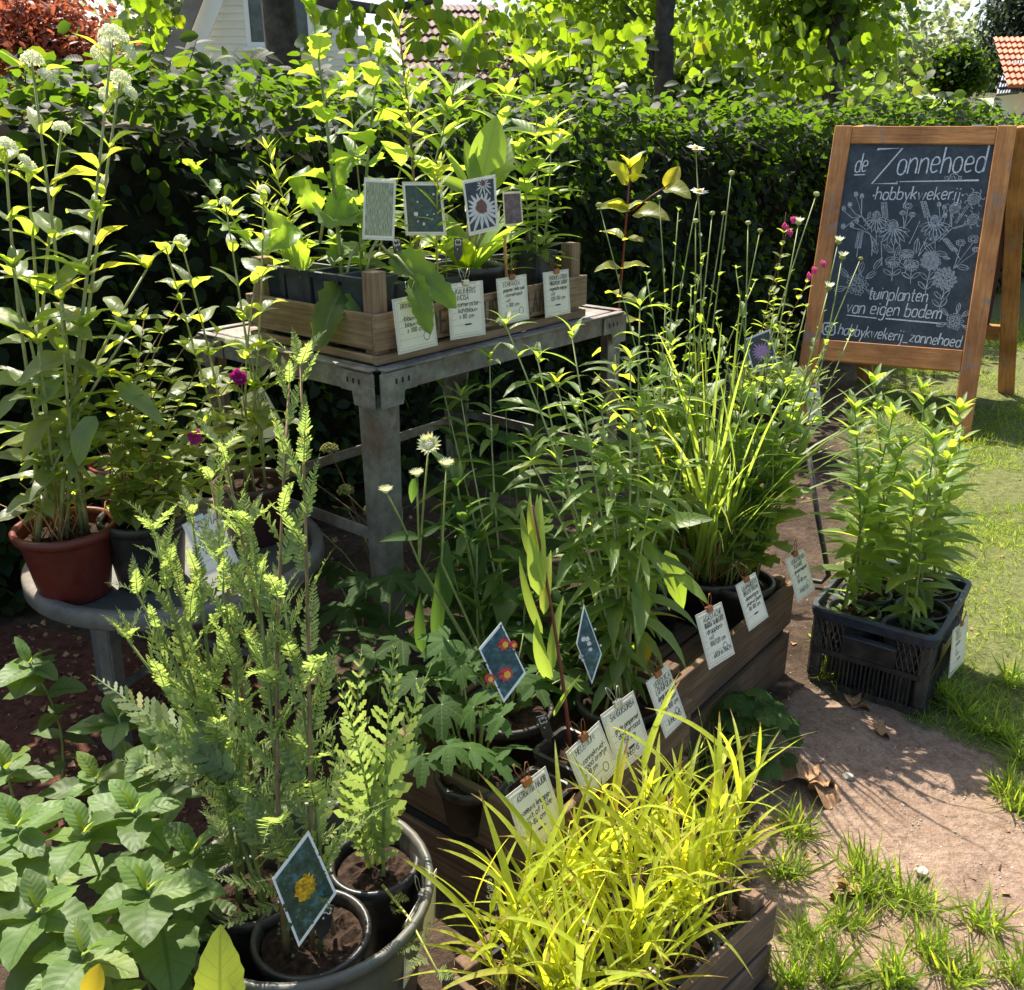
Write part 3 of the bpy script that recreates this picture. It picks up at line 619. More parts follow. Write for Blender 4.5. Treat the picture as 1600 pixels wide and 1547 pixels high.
def picture(label, corners, mat, draw=None, border=True, stick=None, group=None, tape=False):
    """a photograph on a white-edged card given by four corners in order"""
    c = sum((Vector(p) for p in corners), Vector())/4; cs = [Vector(p) for p in corners]; dia = abs(cs[1].z-cs[0].z) > .5*(cs[1]-cs[0]).length; x = (cs[1]-cs[3] if dia else cs[1]-cs[0]).normalized(); n = x.cross(Vector(corners[3])-Vector(corners[0])).normalized(); y = n.cross(x)
    if n.y > 0: n = -n
    y = n.cross(x)
    t = thing('picture_card', label, 'card', c, 0, group); t.matrix_basis = basis(c, x, y, n); inv = t.matrix_basis.inverted()
    q = [inv @ Vector(p) for p in corners]; q2 = [(p.x, p.y) for p in q]
    def slab(k, z0, z1, name, mt):
        a = [(p[0]*k, p[1]*k) for p in q2]; vs = [(*p, z0) for p in a]+[(*p, z1) for p in a]
        ar = sum(a[i][0]*a[(i+1) % 4][1]-a[(i+1) % 4][0]*a[i][1] for i in range(4))
        fs = [(3, 2, 1, 0), (4, 5, 6, 7)]+[(i, (i+1) % 4, 4+(i+1) % 4, 4+i) for i in range(4)]
        if ar < 0: fs = [f[::-1] for f in fs]
        return link(name, MB().add(vs, fs).mesh(name, mt), t)
    slab(1.0, -.0008, .0006, 'white_border' if border else 'laminate', M['trim'] if border else M['lamin'])
    ph = slab(.90 if border else .86, -.0005, .0012, 'photo_print', M[mat])
    if not border: slab(.93, -.0006, .0009, 'white_edge', M['paper'])
    if draw: draw(ph)
    if stick:
        link('stick', MB().tube([inv @ Vector(p) for p in stick], .0035, n=6).mesh('stick', M['bamboo'], True), t)
    return t
def blob_print(ph, c, R, mat, n=26, sq=1.0, z=.0016, ragged=.2, name='printed_flower'):
    pts = [(c[0]+R*math.cos(a)*random.uniform(1-ragged, 1+ragged), c[1]+R*sq*math.sin(a)*random.uniform(1-ragged, 1+ragged), z) for a in np.linspace(0, 2*math.pi, n, endpoint=False)]
    return link(name, MB().add([(c[0], c[1], z)]+pts, [(0, 1+i, 1+(i+1) % n) for i in range(n)]).mesh(name, M[mat]), ph)
def dots_print(ph, pts, mat, z=.0018, n=6, name='printed_florets'):
    mb = MB()
    for k, (x, y, r) in enumerate(pts):
        a0 = random.uniform(0, 6); mb.add([(x+r*math.cos(a0+2*math.pi*i/n)*random.uniform(.75, 1.2), y+r*math.sin(a0+2*math.pi*i/n)*random.uniform(.75, 1.2), z+.000004*k) for i in range(n)], [tuple(range(n))])
    return link(name, mb.mesh(name, M[mat]), ph)
def petal_print(ph, c, R, n, mat, z=.0016, sq=1.0, droop=0):
    mb = MB()
    for k in range(n):
        a = 2*math.pi*k/n; l = R*random.uniform(.85, 1.1)*(1+droop*max(0, -math.sin(a))); d = (math.cos(a)*sq, math.sin(a)); s = (-d[1], d[0]); w = R*.11
        mb.add([(c[0]+d[0]*l*u+s[0]*v*w, c[1]+d[1]*l*u+s[1]*v*w, z+.00002*k) for u, v in ((.1, -.5), (.6, -1), (1, -.3), (1, .3), (.6, 1), (.1, .5))], [(0, 1, 2, 3, 4, 5)])
    return link('printed_petals', mb.mesh('printed_petals', M[mat]), ph)
def price_stick(label, top, bottom, txt, group='black price sticks with white handwriting', w=.02):
    top, bottom = Vector(top), Vector(bottom); up = (top-bottom).normalized(); L = (top-bottom).length
    n = Vector((0, -1, .2)); right = up.cross(n).normalized(); n = right.cross(up)
    t = thing('price_stick', label, 'price tag', bottom, 0, group); t.matrix_basis = basis(bottom, right, up, n)
    link('stick', MB().add([(-w/2, L, 0), (w/2, L, 0), (w/2, L*.3, 0), (0, 0, 0), (-w/2, L*.3, 0), (-w/2, L, .0012), (w/2, L, .0012), (w/2, L*.3, .0012), (0, 0, .0012), (-w/2, L*.3, .0012)],
        [(4, 3, 2, 1, 0), (5, 6, 7, 8, 9)[::-1][::-1]]+[(i, (i+1) % 5, 5+(i+1) % 5, 5+i) for i in range(5)]).mesh('stick', M['blackp']), t)
    s, l = text_strokes(txt, 0, 0, w*.66, 0, it=1)
    s = [[(w*.33-b, L-.008-l+a if False else L*.96-a) for a, b in p] for p in s]
    s = [[(-x, y) for x, y in p] for p in s]
    link('lettering', ribbon(s, w*.11, .0016).mesh('lettering', M['chalk']), t)
    return t
# ------------------------------------------------------------------ ground
def inpoly(px, py, poly):
    c = np.zeros(px.shape, bool); n = len(poly)
    for i in range(n):
        x0, y0 = poly[i]; x1, y1 = poly[(i+1) % n]
        c ^= ((y0 > py) != (y1 > py)) & (px < (x1-x0)*(py-y0)/((y1-y0) or 1e-9)+x0)
    return c
def vnoise(x, y, s, seed=0):
    """smooth value noise"""
    r = np.random.default_rng(seed); T = r.random((64, 64)); X, Y = x/s, y/s; i, j = np.floor(X).astype(int), np.floor(Y).astype(int); fx, fy = X-i, Y-j
    fx, fy = fx*fx*(3-2*fx), fy*fy*(3-2*fy); g = lambda a, b: T[a % 64, b % 64]
    return (g(i, j)*(1-fx)+g(i+1, j)*fx)*(1-fy)+(g(i, j+1)*(1-fx)+g(i+1, j+1)*fx)*fy
def gp(pts): return [(G(x, y).x, G(x, y).y) for x, y in pts]
SAND = gp([(1225,1075),(1330,1105),(1460,1140),(1540,1170),(1600,1215),(1720,1330),(1720,1620),(1560,1600),(1440,1560),(1340,1500),(1290,1560),(1230,1530),(1180,1420),(1190,1290),(1200,1180)])
MULCH = gp([(-120,960),(170,1000),(420,1040),(520,1200),(300,1320),(-150,1300)])
def sandness(x, y):
    wx, wy = x+(vnoise(x, y, .07, 1)-.5)*.10, y+(vnoise(x, y, .06, 2)-.5)*.10; return inpoly(wx, wy, SAND)
def lawnness(x, y):
    """how much grass grows at a spot"""
    base = np.clip((x-.55-(y-1.2)*.34)*5, 0, 1)*np.where(y < 1.9, .12, 1)*np.clip((vnoise(x, y, .35, 3)*.7+vnoise(x, y, .12, 4)*.5-.32)*2.6, 0, 1)
    under = (x > .5) & (y > 3.4); base = np.where(under, base*np.clip((vnoise(x, y, .5, 6)-.12)*1.9, .1, .8), base)
    return np.where(sandness(x, y), 0, base)
xs = np.concatenate([-np.geomspace(400, 2.9, 26), np.linspace(-2.7, 4.3, 300), np.geomspace(4.5, 400, 26)])
ys = np.concatenate([[-60, -20, -6, -2, 0], np.linspace(.5, 7.2, 290), np.geomspace(7.5, 600, 28)])
X, Y = np.meshgrid(xs, ys, indexing='ij'); near = (X > -2.75) & (X < 4.35) & (Y > .45) & (Y < 7.3)
Z = np.where(near, (vnoise(X, Y, .4, 8)-.5)*.03+(vnoise(X, Y, .09, 9)-.5)*.016+(vnoise(X, Y, .035, 10)-.5)*.008, 0)
zone_s = sandness(X, Y).astype(float); zone_l = lawnness(X, Y)
far_l = np.where(near, zone_l, .6)
n0, n1 = X.shape; vs = np.stack([X, Y, Z], -1).reshape(-1, 3)
idx = np.arange(n0*n1).reshape(n0, n1); fs = np.stack([idx[:-1, :-1], idx[1:, :-1], idx[1:, 1:], idx[:-1, 1:]], -1).reshape(-1, 4)
def npmesh(name, vs, fs, mat, uv=None, smooth=False):
    me = bpy.data.meshes.new(name); k = fs.shape[1]
    me.vertices.add(len(vs)); me.vertices.foreach_set('co', vs.astype('f').ravel())
    me.loops.add(fs.size); me.loops.foreach_set('vertex_index', fs.astype('i').ravel())
    me.polygons.add(len(fs)); me.polygons.foreach_set('loop_start', np.arange(0, fs.size, k, dtype='i')); me.polygons.foreach_set('loop_total', np.full(len(fs), k, dtype='i'))
    if uv is not None: l = me.uv_layers.new(name='UVMap'); l.data.foreach_set('uv', uv.astype('f').ravel())
    me.update(calc_edges=True)
    if smooth: me.polygons.foreach_set('use_smooth', np.ones(len(fs), bool))
    me.materials.append(mat); return me
m, nt, b = newmat('ground_earth')
at = nd(nt, 'ShaderNodeAttribute', attribute_name='sand'); al = nd(nt, 'ShaderNodeAttribute', attribute_name='lawn'); am = nd(nt, 'ShaderNodeAttribute', attribute_name='mulch')
n1_, n2_, n3_ = noise(nt, 5, 6, .7), noise(nt, 45, 6, .75), noise(nt, 170, 4, .7)
soil_c = ramp(nt, n2_, [(.3, (.03, .021, .016)), (.7, (.09, .062, .043))])
sand_c = ramp(nt, n2_, [(.25, (.17, .122, .088)), (.5, (.35, .245, .18)), (.78, (.49, .37, .285))])
sand_c = mixc(nt, .6, sand_c, ramp(nt, n3_, [(.3, (.6, .55, .5)), (.6, (1.1, 1.1, 1.1))]), 'MULTIPLY')
sand_c = mixc(nt, .5, sand_c, ramp(nt, n1_, [(.35, (.6, .55, .52)), (.6, (1.1, 1.1, 1.1))]), 'MULTIPLY')
lawn_c = ramp(nt, n2_, [(.28, (.09, .085, .035)), (.5, (.16, .185, .06)), (.75, (.28, .26, .11))])
mul_c = ramp(nt, n2_, [(.3, (.07, .03, .022)), (.7, (.2, .09, .06))])
rs = ramp(nt, n1_, [(.42, (0, 0, 0)), (.6, (1, 1, 1))])
dirt = mixc(nt, am.outputs['Fac'], mixc(nt, rs, soil_c, mixc(nt, .15, soil_c, sand_c)), mul_c)
c = mixc(nt, al.outputs['Fac'], mixc(nt, at.outputs['Fac'], dirt, sand_c), lawn_c)
nt.links.new(c, b.inputs['Base Color']); b.inputs['Roughness'].default_value = .95; b.inputs['Specular IOR Level'].default_value = .12
bump(nt, b, n2_, .02, .9)
me = npmesh('ground', vs, fs, m, smooth=True)
wide_lawn = np.clip((X-.45-(Y-1.2)*.34)*4, 0, 1)*(1-zone_s)
for nm, arr in (('sand', zone_s), ('lawn', np.where(near, np.clip(wide_lawn*.85, 0, 1), .8)), ('mulch', inpoly(X, Y, MULCH).astype(float))):
    a = me.attributes.new(nm, 'FLOAT', 'POINT'); a.data.foreach_set('value', arr.astype('f').ravel())
tag(link('ground', me), kind='structure')

# ------------------------------------------------------------------ clouds of small pieces
def proto_arrays(me):
    v = np.empty(len(me.vertices)*3, 'f'); me.vertices.foreach_get('co', v)
    f = [tuple(p.vertices) for p in me.polygons]
    u = None
    if me.uv_layers: u = np.empty(len(me.loops)*2, 'f'); me.uv_layers[0].data.foreach_get('uv', u); u = u.reshape(-1, 2)
    return v.reshape(-1, 3), np.array(f), u
def cloud(name, protos, T, mat):
    """one mesh holding a copy of a leaf for every 4x4 transform"""
    V, Fs, U = [], [], []; off = 0; pr = [proto_arrays(p) for p in protos]; pick = rng.integers(0, len(pr), len(T)); T = np.asarray(T)
    for k, (v, f, u) in enumerate(pr):
        t = T[pick == k]
        if not len(t): continue
        w = np.einsum('nij,vj->nvi', t[:, :3, :3], v)+t[:, None, :3, 3]
        V.append(w.reshape(-1, 3)); Fs.append((f[None]+(np.arange(len(t))*len(v))[:, None, None]+off).reshape(-1, f.shape[1])); off += len(t)*len(v)
        if u is not None: U.append(np.tile(u, (len(t), 1)))
    return npmesh(name, np.concatenate(V), np.concatenate(Fs), mat, np.concatenate(U) if U else None, True)
def frames(P, D, N, S):
    """N x 4 x 4 leaf transforms from points, directions, normals, sizes"""
    y = D/np.linalg.norm(D, axis=1, keepdims=True); z = N-y*(N*y).sum(1, keepdims=True); z /= np.linalg.norm(z, axis=1, keepdims=True)+1e-9; x = np.cross(y, z)
    T = np.zeros((len(P), 4, 4)); T[:, :3, 0] = x*S[:, None]; T[:, :3, 1] = y*S[:, None]; T[:, :3, 2] = z*S[:, None]; T[:, :3, 3] = P; T[:, 3, 3] = 1
    return T
def visible_px(P):
    zc = P[:, 1]*math.cos(TH)-(P[:, 2]-EYE)*math.sin(TH); yc = P[:, 1]*math.sin(TH)+(P[:, 2]-EYE)*math.cos(TH)
    return CX+F*P[:, 0]/zc, CY-F*yc/zc
cheap = {k: [blade_leaf('leaf', M[m_], W=w, a=.5, b=.6, n=4, fold=f, curl=c, cols=3, seed=i) for i, (f, c) in enumerate(((.2, .4), (.35, .8), (.1, .1)))] for k, m_, w in (('hedge', 'hedge', .33), ('lime', 'lime', .43), ('far', 'far', .4), ('red', 'red', .2), ('pale', 'pale', .35), ('fardark', 'fardark', .12))}
def leafy(root, T, protos_fine, protos_cheap, mat, limit=300, score=None, kindname='foliage', name='leaf'):
    """the leaves that show largest as parts, the rest as one mass"""
    P = T[:, :3, 3]; px, py = visible_px(P)
    if limit:
        s = score if score is not None else P[:, 1]
        s = np.where((px > 0) & (px < 1600) & (py > -10) & (py < 1547), s, 1e9); order = np.argsort(s); take = order[:limit]; take = take[s[take] < 1e8]
        r0 = root.matrix_basis.inverted()
        for i in take: link(name, random.choice(protos_fine), root, r0 @ Matrix(T[i].tolist()))
        mask = np.ones(len(T), bool); mask[take] = False; T = T[mask]
    me = cloud(kindname, protos_cheap, T, mat); me.transform(root.matrix_basis.inverted())
    link(kindname, me, root, kind='stuff')

# ------------------------------------------------------------------ hedge
HA, HB = np.array([-2.75, 1.08]), np.array([5.3, 9.58]); hd = (HB-HA)/np.linalg.norm(HB-HA); hn = np.array([hd[1], -hd[0]]); HL = np.linalg.norm(HB-HA)
hz = lambda u: 1.46-.10*np.clip((u-2)/6, 0, 1)+(vnoise(u, u*0, .7, 21)-.5)*.1
hedge = thing('hedge', 'long clipped beech hedge, dark in its shade, behind the plant stall', 'hedge', (HA[0]+hd[0]*HL/2, HA[1]+hd[1]*HL/2, 0))
def hedge_leaves(n, where):
    u = rng.random(n)*HL
    if where == 'front': z = rng.random(n)**.9*hz(u); d = -np.abs(rng.normal(0, .06, n))+(vnoise(u, z, .3, 22)-.5)*.22+.02
    elif where == 'top': z = hz(u)+rng.normal(0, .045, n)+(vnoise(u, u*0, .25, 25)-.5)*.12; d = -rng.random(n)*.85+.05
    else: z = rng.random(n)*hz(u); d = -.12-rng.random(n)*.2
    if where == 'front': d = d-np.clip((z-hz(u)+.14)/.14, 0, 1)**2*.12
    P = np.stack([HA[0]+hd[0]*u+hn[0]*d, HA[1]+hd[1]*u+hn[1]*d, z], 1)
    out = np.array([hn[0], hn[1], 0])
    if where == 'front': D = rng.normal(0, .55, (n, 3))+np.array([hd[0], hd[1], 0])*rng.choice([-1, 1], n)[:, None]*.55+out*.35+np.array([0, 0, -.35]); N = out*.55+np.array([0, 0, .8])+rng.normal(0, .38, (n, 3))
    else: D = rng.normal(0, 1, (n, 3))*np.array([1, 1, .45])+out*.2; N = np.array([0, 0, 1.])+rng.normal(0, .4, (n, 3))
    return frames(P, D, N, rng.uniform(.035, .07, n))
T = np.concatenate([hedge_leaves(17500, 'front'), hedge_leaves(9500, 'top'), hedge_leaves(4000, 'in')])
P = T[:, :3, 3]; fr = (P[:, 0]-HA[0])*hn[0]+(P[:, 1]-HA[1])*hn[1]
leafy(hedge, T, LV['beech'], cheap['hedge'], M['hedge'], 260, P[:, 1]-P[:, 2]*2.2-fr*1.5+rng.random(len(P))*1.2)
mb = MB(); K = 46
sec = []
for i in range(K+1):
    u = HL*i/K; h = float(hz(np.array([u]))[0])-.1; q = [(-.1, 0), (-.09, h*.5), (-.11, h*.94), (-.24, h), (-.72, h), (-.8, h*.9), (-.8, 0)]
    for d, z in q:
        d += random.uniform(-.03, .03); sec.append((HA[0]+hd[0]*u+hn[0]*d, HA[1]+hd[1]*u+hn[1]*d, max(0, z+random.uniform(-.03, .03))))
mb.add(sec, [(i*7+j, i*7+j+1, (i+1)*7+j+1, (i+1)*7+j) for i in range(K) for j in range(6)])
me = mb.mesh('light_block_core', M['core']); me.transform(hedge.matrix_basis.inverted()); link('light_block_core', me, hedge)  # solid dark core added inside the hedge to block light
# shoots that stand up out of the top
def shoot(root, foot, tip, leaves, n, size, mat='twig', r=.003):
    pts = stem_pts(foot, tip, wobble=.03); add_stem(root, pts, r, .001, M[mat], 'twig', 4)
    for i in range(n):
        p, d = on(pts, .15+.85*i/(n-1)); a = i*2.6+random.uniform(-.6, .6); add_leaf(root, leaves, p, (math.cos(a), math.sin(a)*.7, random.uniform(-.2, .5)), size*random.uniform(.75, 1.15), UP+Vector((0, -.5, 0)), 'leaf', .5)
for x, y, y0, yd in ((238,80,150,3.2),(330,90,140,3.4),(310,55,150,3.3),(420,80,140,3.6),(480,70,130,3.7),(205,70,150,3.2),(700,90,150,4.4),(560,85,140,4.0),(885,30,170,5.0),(925,70,170,5.1),(1010,60,170,5.3),(1165,105,180,5.7),(1290,95,185,6.1),(1100,120,180,5.5),(1220,110,185,5.9),(1340,110,185,6.2),(1400,135,190,6.4),(950,100,180,5.1),(840,80,170,4.8),(780,100,170,4.6),(1060,130,185,5.4),(1480,150,195,6.7),(1550,150,195,7.0),(130,95,150,3.0),(40,100,150,2.9)):
    shoot(hedge, A(x+random.uniform(-40, 40), y0, yd), A(x, y, yd+random.uniform(-.05, .1)), LV['beech'], 7, .075)

# ------------------------------------------------------------------ trees behind
def tree(name, label, px, Y, trunk_r, top, crown, nclump, nper, fine, cheapk, mat, size, limbs=6, limit=0, leafname='leaf', crad=.35, group=None, flat=.6, zmin=None, seed=1, bark='bark', cat='tree', branch_px=()):
    """trunk, limbs and a crown made of clumps of leaves; crown = (dx, dy, cz, rx, ry, rz)"""
    r = np.random.default_rng(seed); base = A(px, 60, Y); base.z = 0; t = thing(name, label, cat, base, 0, group)
    tp = [base+Vector((0, 0, -.05)), base+Vector((.02, 0, top*.35)), base+Vector((-.02, .03, top*.7)), base+Vector((.03, 0, top))]
    add_stem(t, tp, trunk_r, trunk_r*.55, M[bark], 'trunk', 10)
    dx, dy, cz, rx, ry, rz = crown; C = np.array([base.x+dx, base.y+dy, cz])
    d = r.normal(size=(nclump, 3)); d /= np.linalg.norm(d, axis=1, keepdims=True); rad = r.random(nclump)**.4
    cc = C+d*rad[:, None]*np.array([rx, ry, rz])
    if zmin is not None: cc[:, 2] = np.maximum(cc[:, 2], zmin+r.random(nclump)*.25)
    for i in range(limbs):
        e = Vector(cc[i]); s = Vector(base)+Vector((0, 0, min(top*.98, max(top*.45, e.z-.7))))
        add_stem(t, [s, s.lerp(e, .5)+Vector((0, 0, .12)), e], trunk_r*.32, .008, M[bark], 'limb', 6)
    for i in range(limbs, min(nclump, limbs*3)):
        e = Vector(cc[i]); s = Vector(cc[i % limbs]).lerp(Vector(base)+Vector((0, 0, min(top, e.z))), .35); add_stem(t, [s, s.lerp(e, .5)+Vector((0, 0, .05)), e], .012, .004, M[bark], 'twig', 4)
    for a, b_, c_ in branch_px: add_stem(t, [Vector(base)+Vector((0, 0, a)), b_, c_], trunk_r*.4, .015, M[bark], 'limb', 7)
    k = np.repeat(np.arange(nclump), nper); n = len(k); off = r.normal(size=(n, 3))*crad*np.array([1, 1, .75]); P = cc[k]+off
    if zmin is not None: P = P[P[:, 2] > zmin-.15]; n = len(P)
    D = r.normal(size=(n, 3))*np.array([1, 1, .5])+np.array([0, 0, -.45]); N = np.array([0, -.25, .9])+r.normal(size=(n, 3))*flat
    T = frames(P, D, N, r.uniform(size*.5, size*1.2, n))
    px_, py_ = visible_px(P)
    leafy(t, T, fine or cheap[cheapk], cheap[cheapk], M[mat], limit, P[:, 1]+r.random(n)*1.0, 'crown', leafname)
    return t
for i, (x, Y, tr, crown, nc, lab, seed) in enumerate((
    (441, 7.6, .165, (.45, -.1, 3.2, 1.4, .8, .6), 40, 'thick trunked lime tree in front of the white house', 3),
    (1041, 8.0, .10, (-.15, .75, 2.75, 1.0, .5, .75), 42, 'slender lime tree standing midway behind the hedge', 4),
    (1312, 8.4, .10, (-.08, .3, 2.6, .42, .45, .85), 48, 'leafy lime tree behind the hedge beside the chalkboard', 5))):
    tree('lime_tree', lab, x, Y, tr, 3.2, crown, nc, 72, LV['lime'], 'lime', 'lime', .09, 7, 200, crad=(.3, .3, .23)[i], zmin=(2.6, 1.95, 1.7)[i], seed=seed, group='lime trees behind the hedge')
# low hanging sprays of lime leaves
lt = [o for o in COL.objects if o.name.startswith('lime_tree')]
for o, pts in ((lt[0], ((470,12),(590,-6),(660,14))),):
    add_stem(o, [A(450, -20, 7.5), A(520, 6, 7.2), A(600, 16, 7.0), A(690, -2, 6.9)], .05, .02, M['bark'], 'limb', 7)
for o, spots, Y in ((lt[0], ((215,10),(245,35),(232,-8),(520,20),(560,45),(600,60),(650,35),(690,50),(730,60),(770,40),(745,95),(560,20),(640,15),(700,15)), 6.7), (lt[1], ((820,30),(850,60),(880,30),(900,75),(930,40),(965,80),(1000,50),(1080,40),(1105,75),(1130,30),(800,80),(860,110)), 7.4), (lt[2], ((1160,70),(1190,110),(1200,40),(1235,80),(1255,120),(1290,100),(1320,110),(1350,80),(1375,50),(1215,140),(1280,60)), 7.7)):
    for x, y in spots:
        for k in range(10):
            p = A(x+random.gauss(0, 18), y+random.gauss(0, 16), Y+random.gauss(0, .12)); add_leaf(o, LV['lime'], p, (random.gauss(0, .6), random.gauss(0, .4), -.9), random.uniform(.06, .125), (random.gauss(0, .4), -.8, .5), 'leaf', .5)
ball = tree('clipped_tree', 'small round clipped tree with dense dark ball crown near the orange roof', 1505, 11.5, .06, 1.9, (0, 0, 1.92, .27, .27, .24), 130, 34, None, 'hedge', 'hedge', .065, 3, 0, crad=.07, seed=9)
tree('red_maple', 'coppery red maple with feathery foliage behind the left end of the hedge', 60, 9.5, .06, 2.2, (0, 0, 2.0, .5, .4, .5), 60, 120, None, 'red', 'red', .09, 6, 0, crad=.2, seed=11, flat=1.0)
tree('conifer', 'dark narrow conifer at the top right beyond the orange roof', 1588, 26, .12, 4.6, (0, 0, 3.6, .65, .65, 1.6), 70, 70, None, 'fardark', 'fardark', .28, 4, 0, crad=.25, seed=12)
for i, (x, Y, crown, nc, k, lab, cr) in enumerate((
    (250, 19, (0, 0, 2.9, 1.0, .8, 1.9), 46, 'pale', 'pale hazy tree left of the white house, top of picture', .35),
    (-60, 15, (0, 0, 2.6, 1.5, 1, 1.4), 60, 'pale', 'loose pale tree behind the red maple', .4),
    (880, 13.5, (0, 0, 1.9, 1.6, 1, .75), 90, 'far', 'sunlit bush filling the gap right of the brown roof', .3),
    (1075, 12.5, (0, 0, 1.8, 1.1, .8, .6), 80, 'far', 'bright bush behind the slender lime trunk', .28),
    (1230, 13.5, (0, 0, 2.0, 1.3, .8, .8), 80, 'far', 'bright bush behind the leafy lime tree', .28),
    (1395, 10.6, (0, 0, 1.2, .8, .5, .35), 60, 'far', 'sunlit bush left of the round clipped tree', .22),
    (1600, 10.2, (0, 0, .95, .95, .45, .25), 60, 'far', 'sunlit low bush under the round clipped tree', .2),
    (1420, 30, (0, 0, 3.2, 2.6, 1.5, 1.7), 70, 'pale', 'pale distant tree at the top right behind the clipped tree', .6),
    (1000, 24, (0, 0, 3.2, 3.4, 1.5, 2.2), 80, 'far', 'tall distant tree behind the lime trees', .7))):
    tree('bush' if crown[2] < 2.2 else 'distant_tree', lab, x, Y, .05, crown[2], crown, nc, 60, None, k, k, .09+.004*Y, 4, 0, crad=cr, seed=30+i, flat=.8, cat='bush' if crown[2] < 2.2 else 'tree', group='bushes and trees beyond the hedge', bark='twig')

# ------------------------------------------------------------------ houses
hs = thing('white_house', 'white weatherboarded house gable with window behind the hedge', 'house', A(470, 200, 12.0)*1)
hs.location.z = 0
def hp(x, y, Y=12.0): return A(x, y, Y)
def H_(p): return Vector(p)-hs.location
z0_, pitch_ = A(400, 200, 12).z, .1
zt = 2.9; kk = 0; z = .9
apex = A(455, -300, 12)
while z < 3.4:
    # the gable narrows as it rises
    yl = H_(A(288, 200, 12)).x+max(0, z-1.95)*.42; yr = H_(A(668, 200, 12)).x-max(0, z-1.55)*1.0
    if yr-yl < .1: break
    plank('board', hs, (yl, 0, z+.042), (yr, 0, z+.042), (0, .14, 1), .086, .018, M['siding'], 0); z += .078
link('wall', MB().add([(H_(A(286, 300, 12)).x, .03, 0), (H_(A(668, 300, 12)).x, .03, 0), (H_(A(668, 300, 12)).x, .03, 1.6), (H_(A(300, 0, 12)).x+.3, .03, 3.5), (H_(A(286, 300, 12)).x, .03, 1.95)], [(0, 1, 2, 3, 4)]).mesh('wall', M['siding']), hs)
a, b = H_(A(266, 95, 11.75)), H_(A(330, -70, 11.75)); plank('barge_board', hs, a, b, (-1, 0, .4), .17, .05, M['barge'], 0)
a2, b2 = a+Vector((.16, .08, -.03)), b+Vector((.16, .08, -.03)); plank('soffit_board', hs, a2, b2, (-1, 0, .4), .22, .02, M['trim'], 0)
w = [H_(A(*p, 11.95)) for p in ((388,64),(416,64))]
wx0, wz0 = H_(A(386, 66, 11.94)).x, A(386, 66, 11.94).z
fr = link('window', MB().box((wx0, -.07, wz0-.05), (wx0+.75, -.02, wz0-.0)).box((wx0, -.07, wz0), (wx0+.05, -.02, wz0+1)).box((wx0+.70, -.07, wz0), (wx0+.75, -.02, wz0+1)).box((wx0, -.07, wz0+1), (wx0+.75, -.02, wz0+1.05)).mesh('window', M['trim']), hs)
link('pane', MB().box((wx0+.05, -.045, wz0), (wx0+.70, -.035, wz0+1)).mesh('pane', M['glass']), fr)
link('sill', MB().box((wx0-.04, -.12, wz0-.09), (wx0+.79, -.02, wz0-.055)).mesh('sill', M['trim']), fr)
def tiled_roof(root, p00, p10, p01, rows, mat, cols, name='tile_course'):
    """roof slope: p00-p10 along the eave, p00-p01 up the slope; each course a rippled strip of its own"""
    p00, ex, ey = Vector(p00), Vector(p10)-Vector(p00), Vector(p01)-Vector(p00); n = ex.cross(ey).normalized(); n = n if n.z > 0 else -n
    dx = ex.length/cols
    for r in range(rows):
        mb = MB(); vs = []; K = cols*4
        for k in range(K+1):
            s = k/K; rp = (1-math.cos(2*math.pi*s*cols))*.5*dx*.28
            for t_, h in ((r/rows, .035), ((r+1.12)/rows, .0)): vs.append(p00+ex*s+ey*t_+n*(rp+h))
        vs += [p00+ex*(k/K)+ey*(r/rows)-n*.01 for k in range(K+1)]
        o = 2*(K+1)
        mb.add(vs, [(2*k, 2*k+2, 2*k+3, 2*k+1) for k in range(K)]+[(o+k, o+k+1, 2*k+2, 2*k) for k in range(K)])
        me = mb.mesh(name, mat); me.transform(Matrix.Translation(-root.location)); link(name, me, root)
hb = thing('brown_roofed_house', 'house with brown tiled roof showing between the lime leaves', 'house', Vector((A(730, 130, 12.6).x, 12.6, 0)))
e0, e1_ = A(640, 128, 12.4), A(836, 128, 12.4); u0 = A(600, 10, 14.6)
tiled_roof(hb, e0, e1_, u0, 9, M['roofb'], 17)
link('wall', MB().box((e0.x+.1-hb.location.x, .1, 0), (e1_.x-hb.location.x-.1, 2, e0.z-.02)).mesh('wall', M['brick']), hb)
ho = thing('orange_roofed_house', 'distant house with bright orange tiled roof at the right edge', 'house', Vector((A(1620, 130, 18).x, 18, 0)))
e0, e1_ = A(1574, 136, 16), A(1780, 136, 16); u0 = A(1552, 60, 18)
tiled_roof(ho, e0, e1_, u0, 8, M['roofo'], 22)
link('wall', MB().box((e0.x+.05-ho.location.x, .1, 0), (e1_.x-ho.location.x, 2, e0.z-.02)).mesh('wall', M['siding']), ho)
e0, e1_ = A(1556, 150, 16.4), A(1592, 146, 16.4); u0 = A(1572, 98, 16.9)
hg = thing('slate_roofed_shed', 'small bluish slate roof below the orange roof at right edge', 'shed', Vector((A(1575, 150, 16.6).x, 16.6, 0)))
tiled_roof(hg, e0, e1_, u0, 5, M['roofg'], 8)
link('wall', MB().box((e0.x+.03-hg.location.x, -.1, 0), (e1_.x-hg.location.x-.03, .5, e0.z-.02)).mesh('wall', M['siding']), hg)

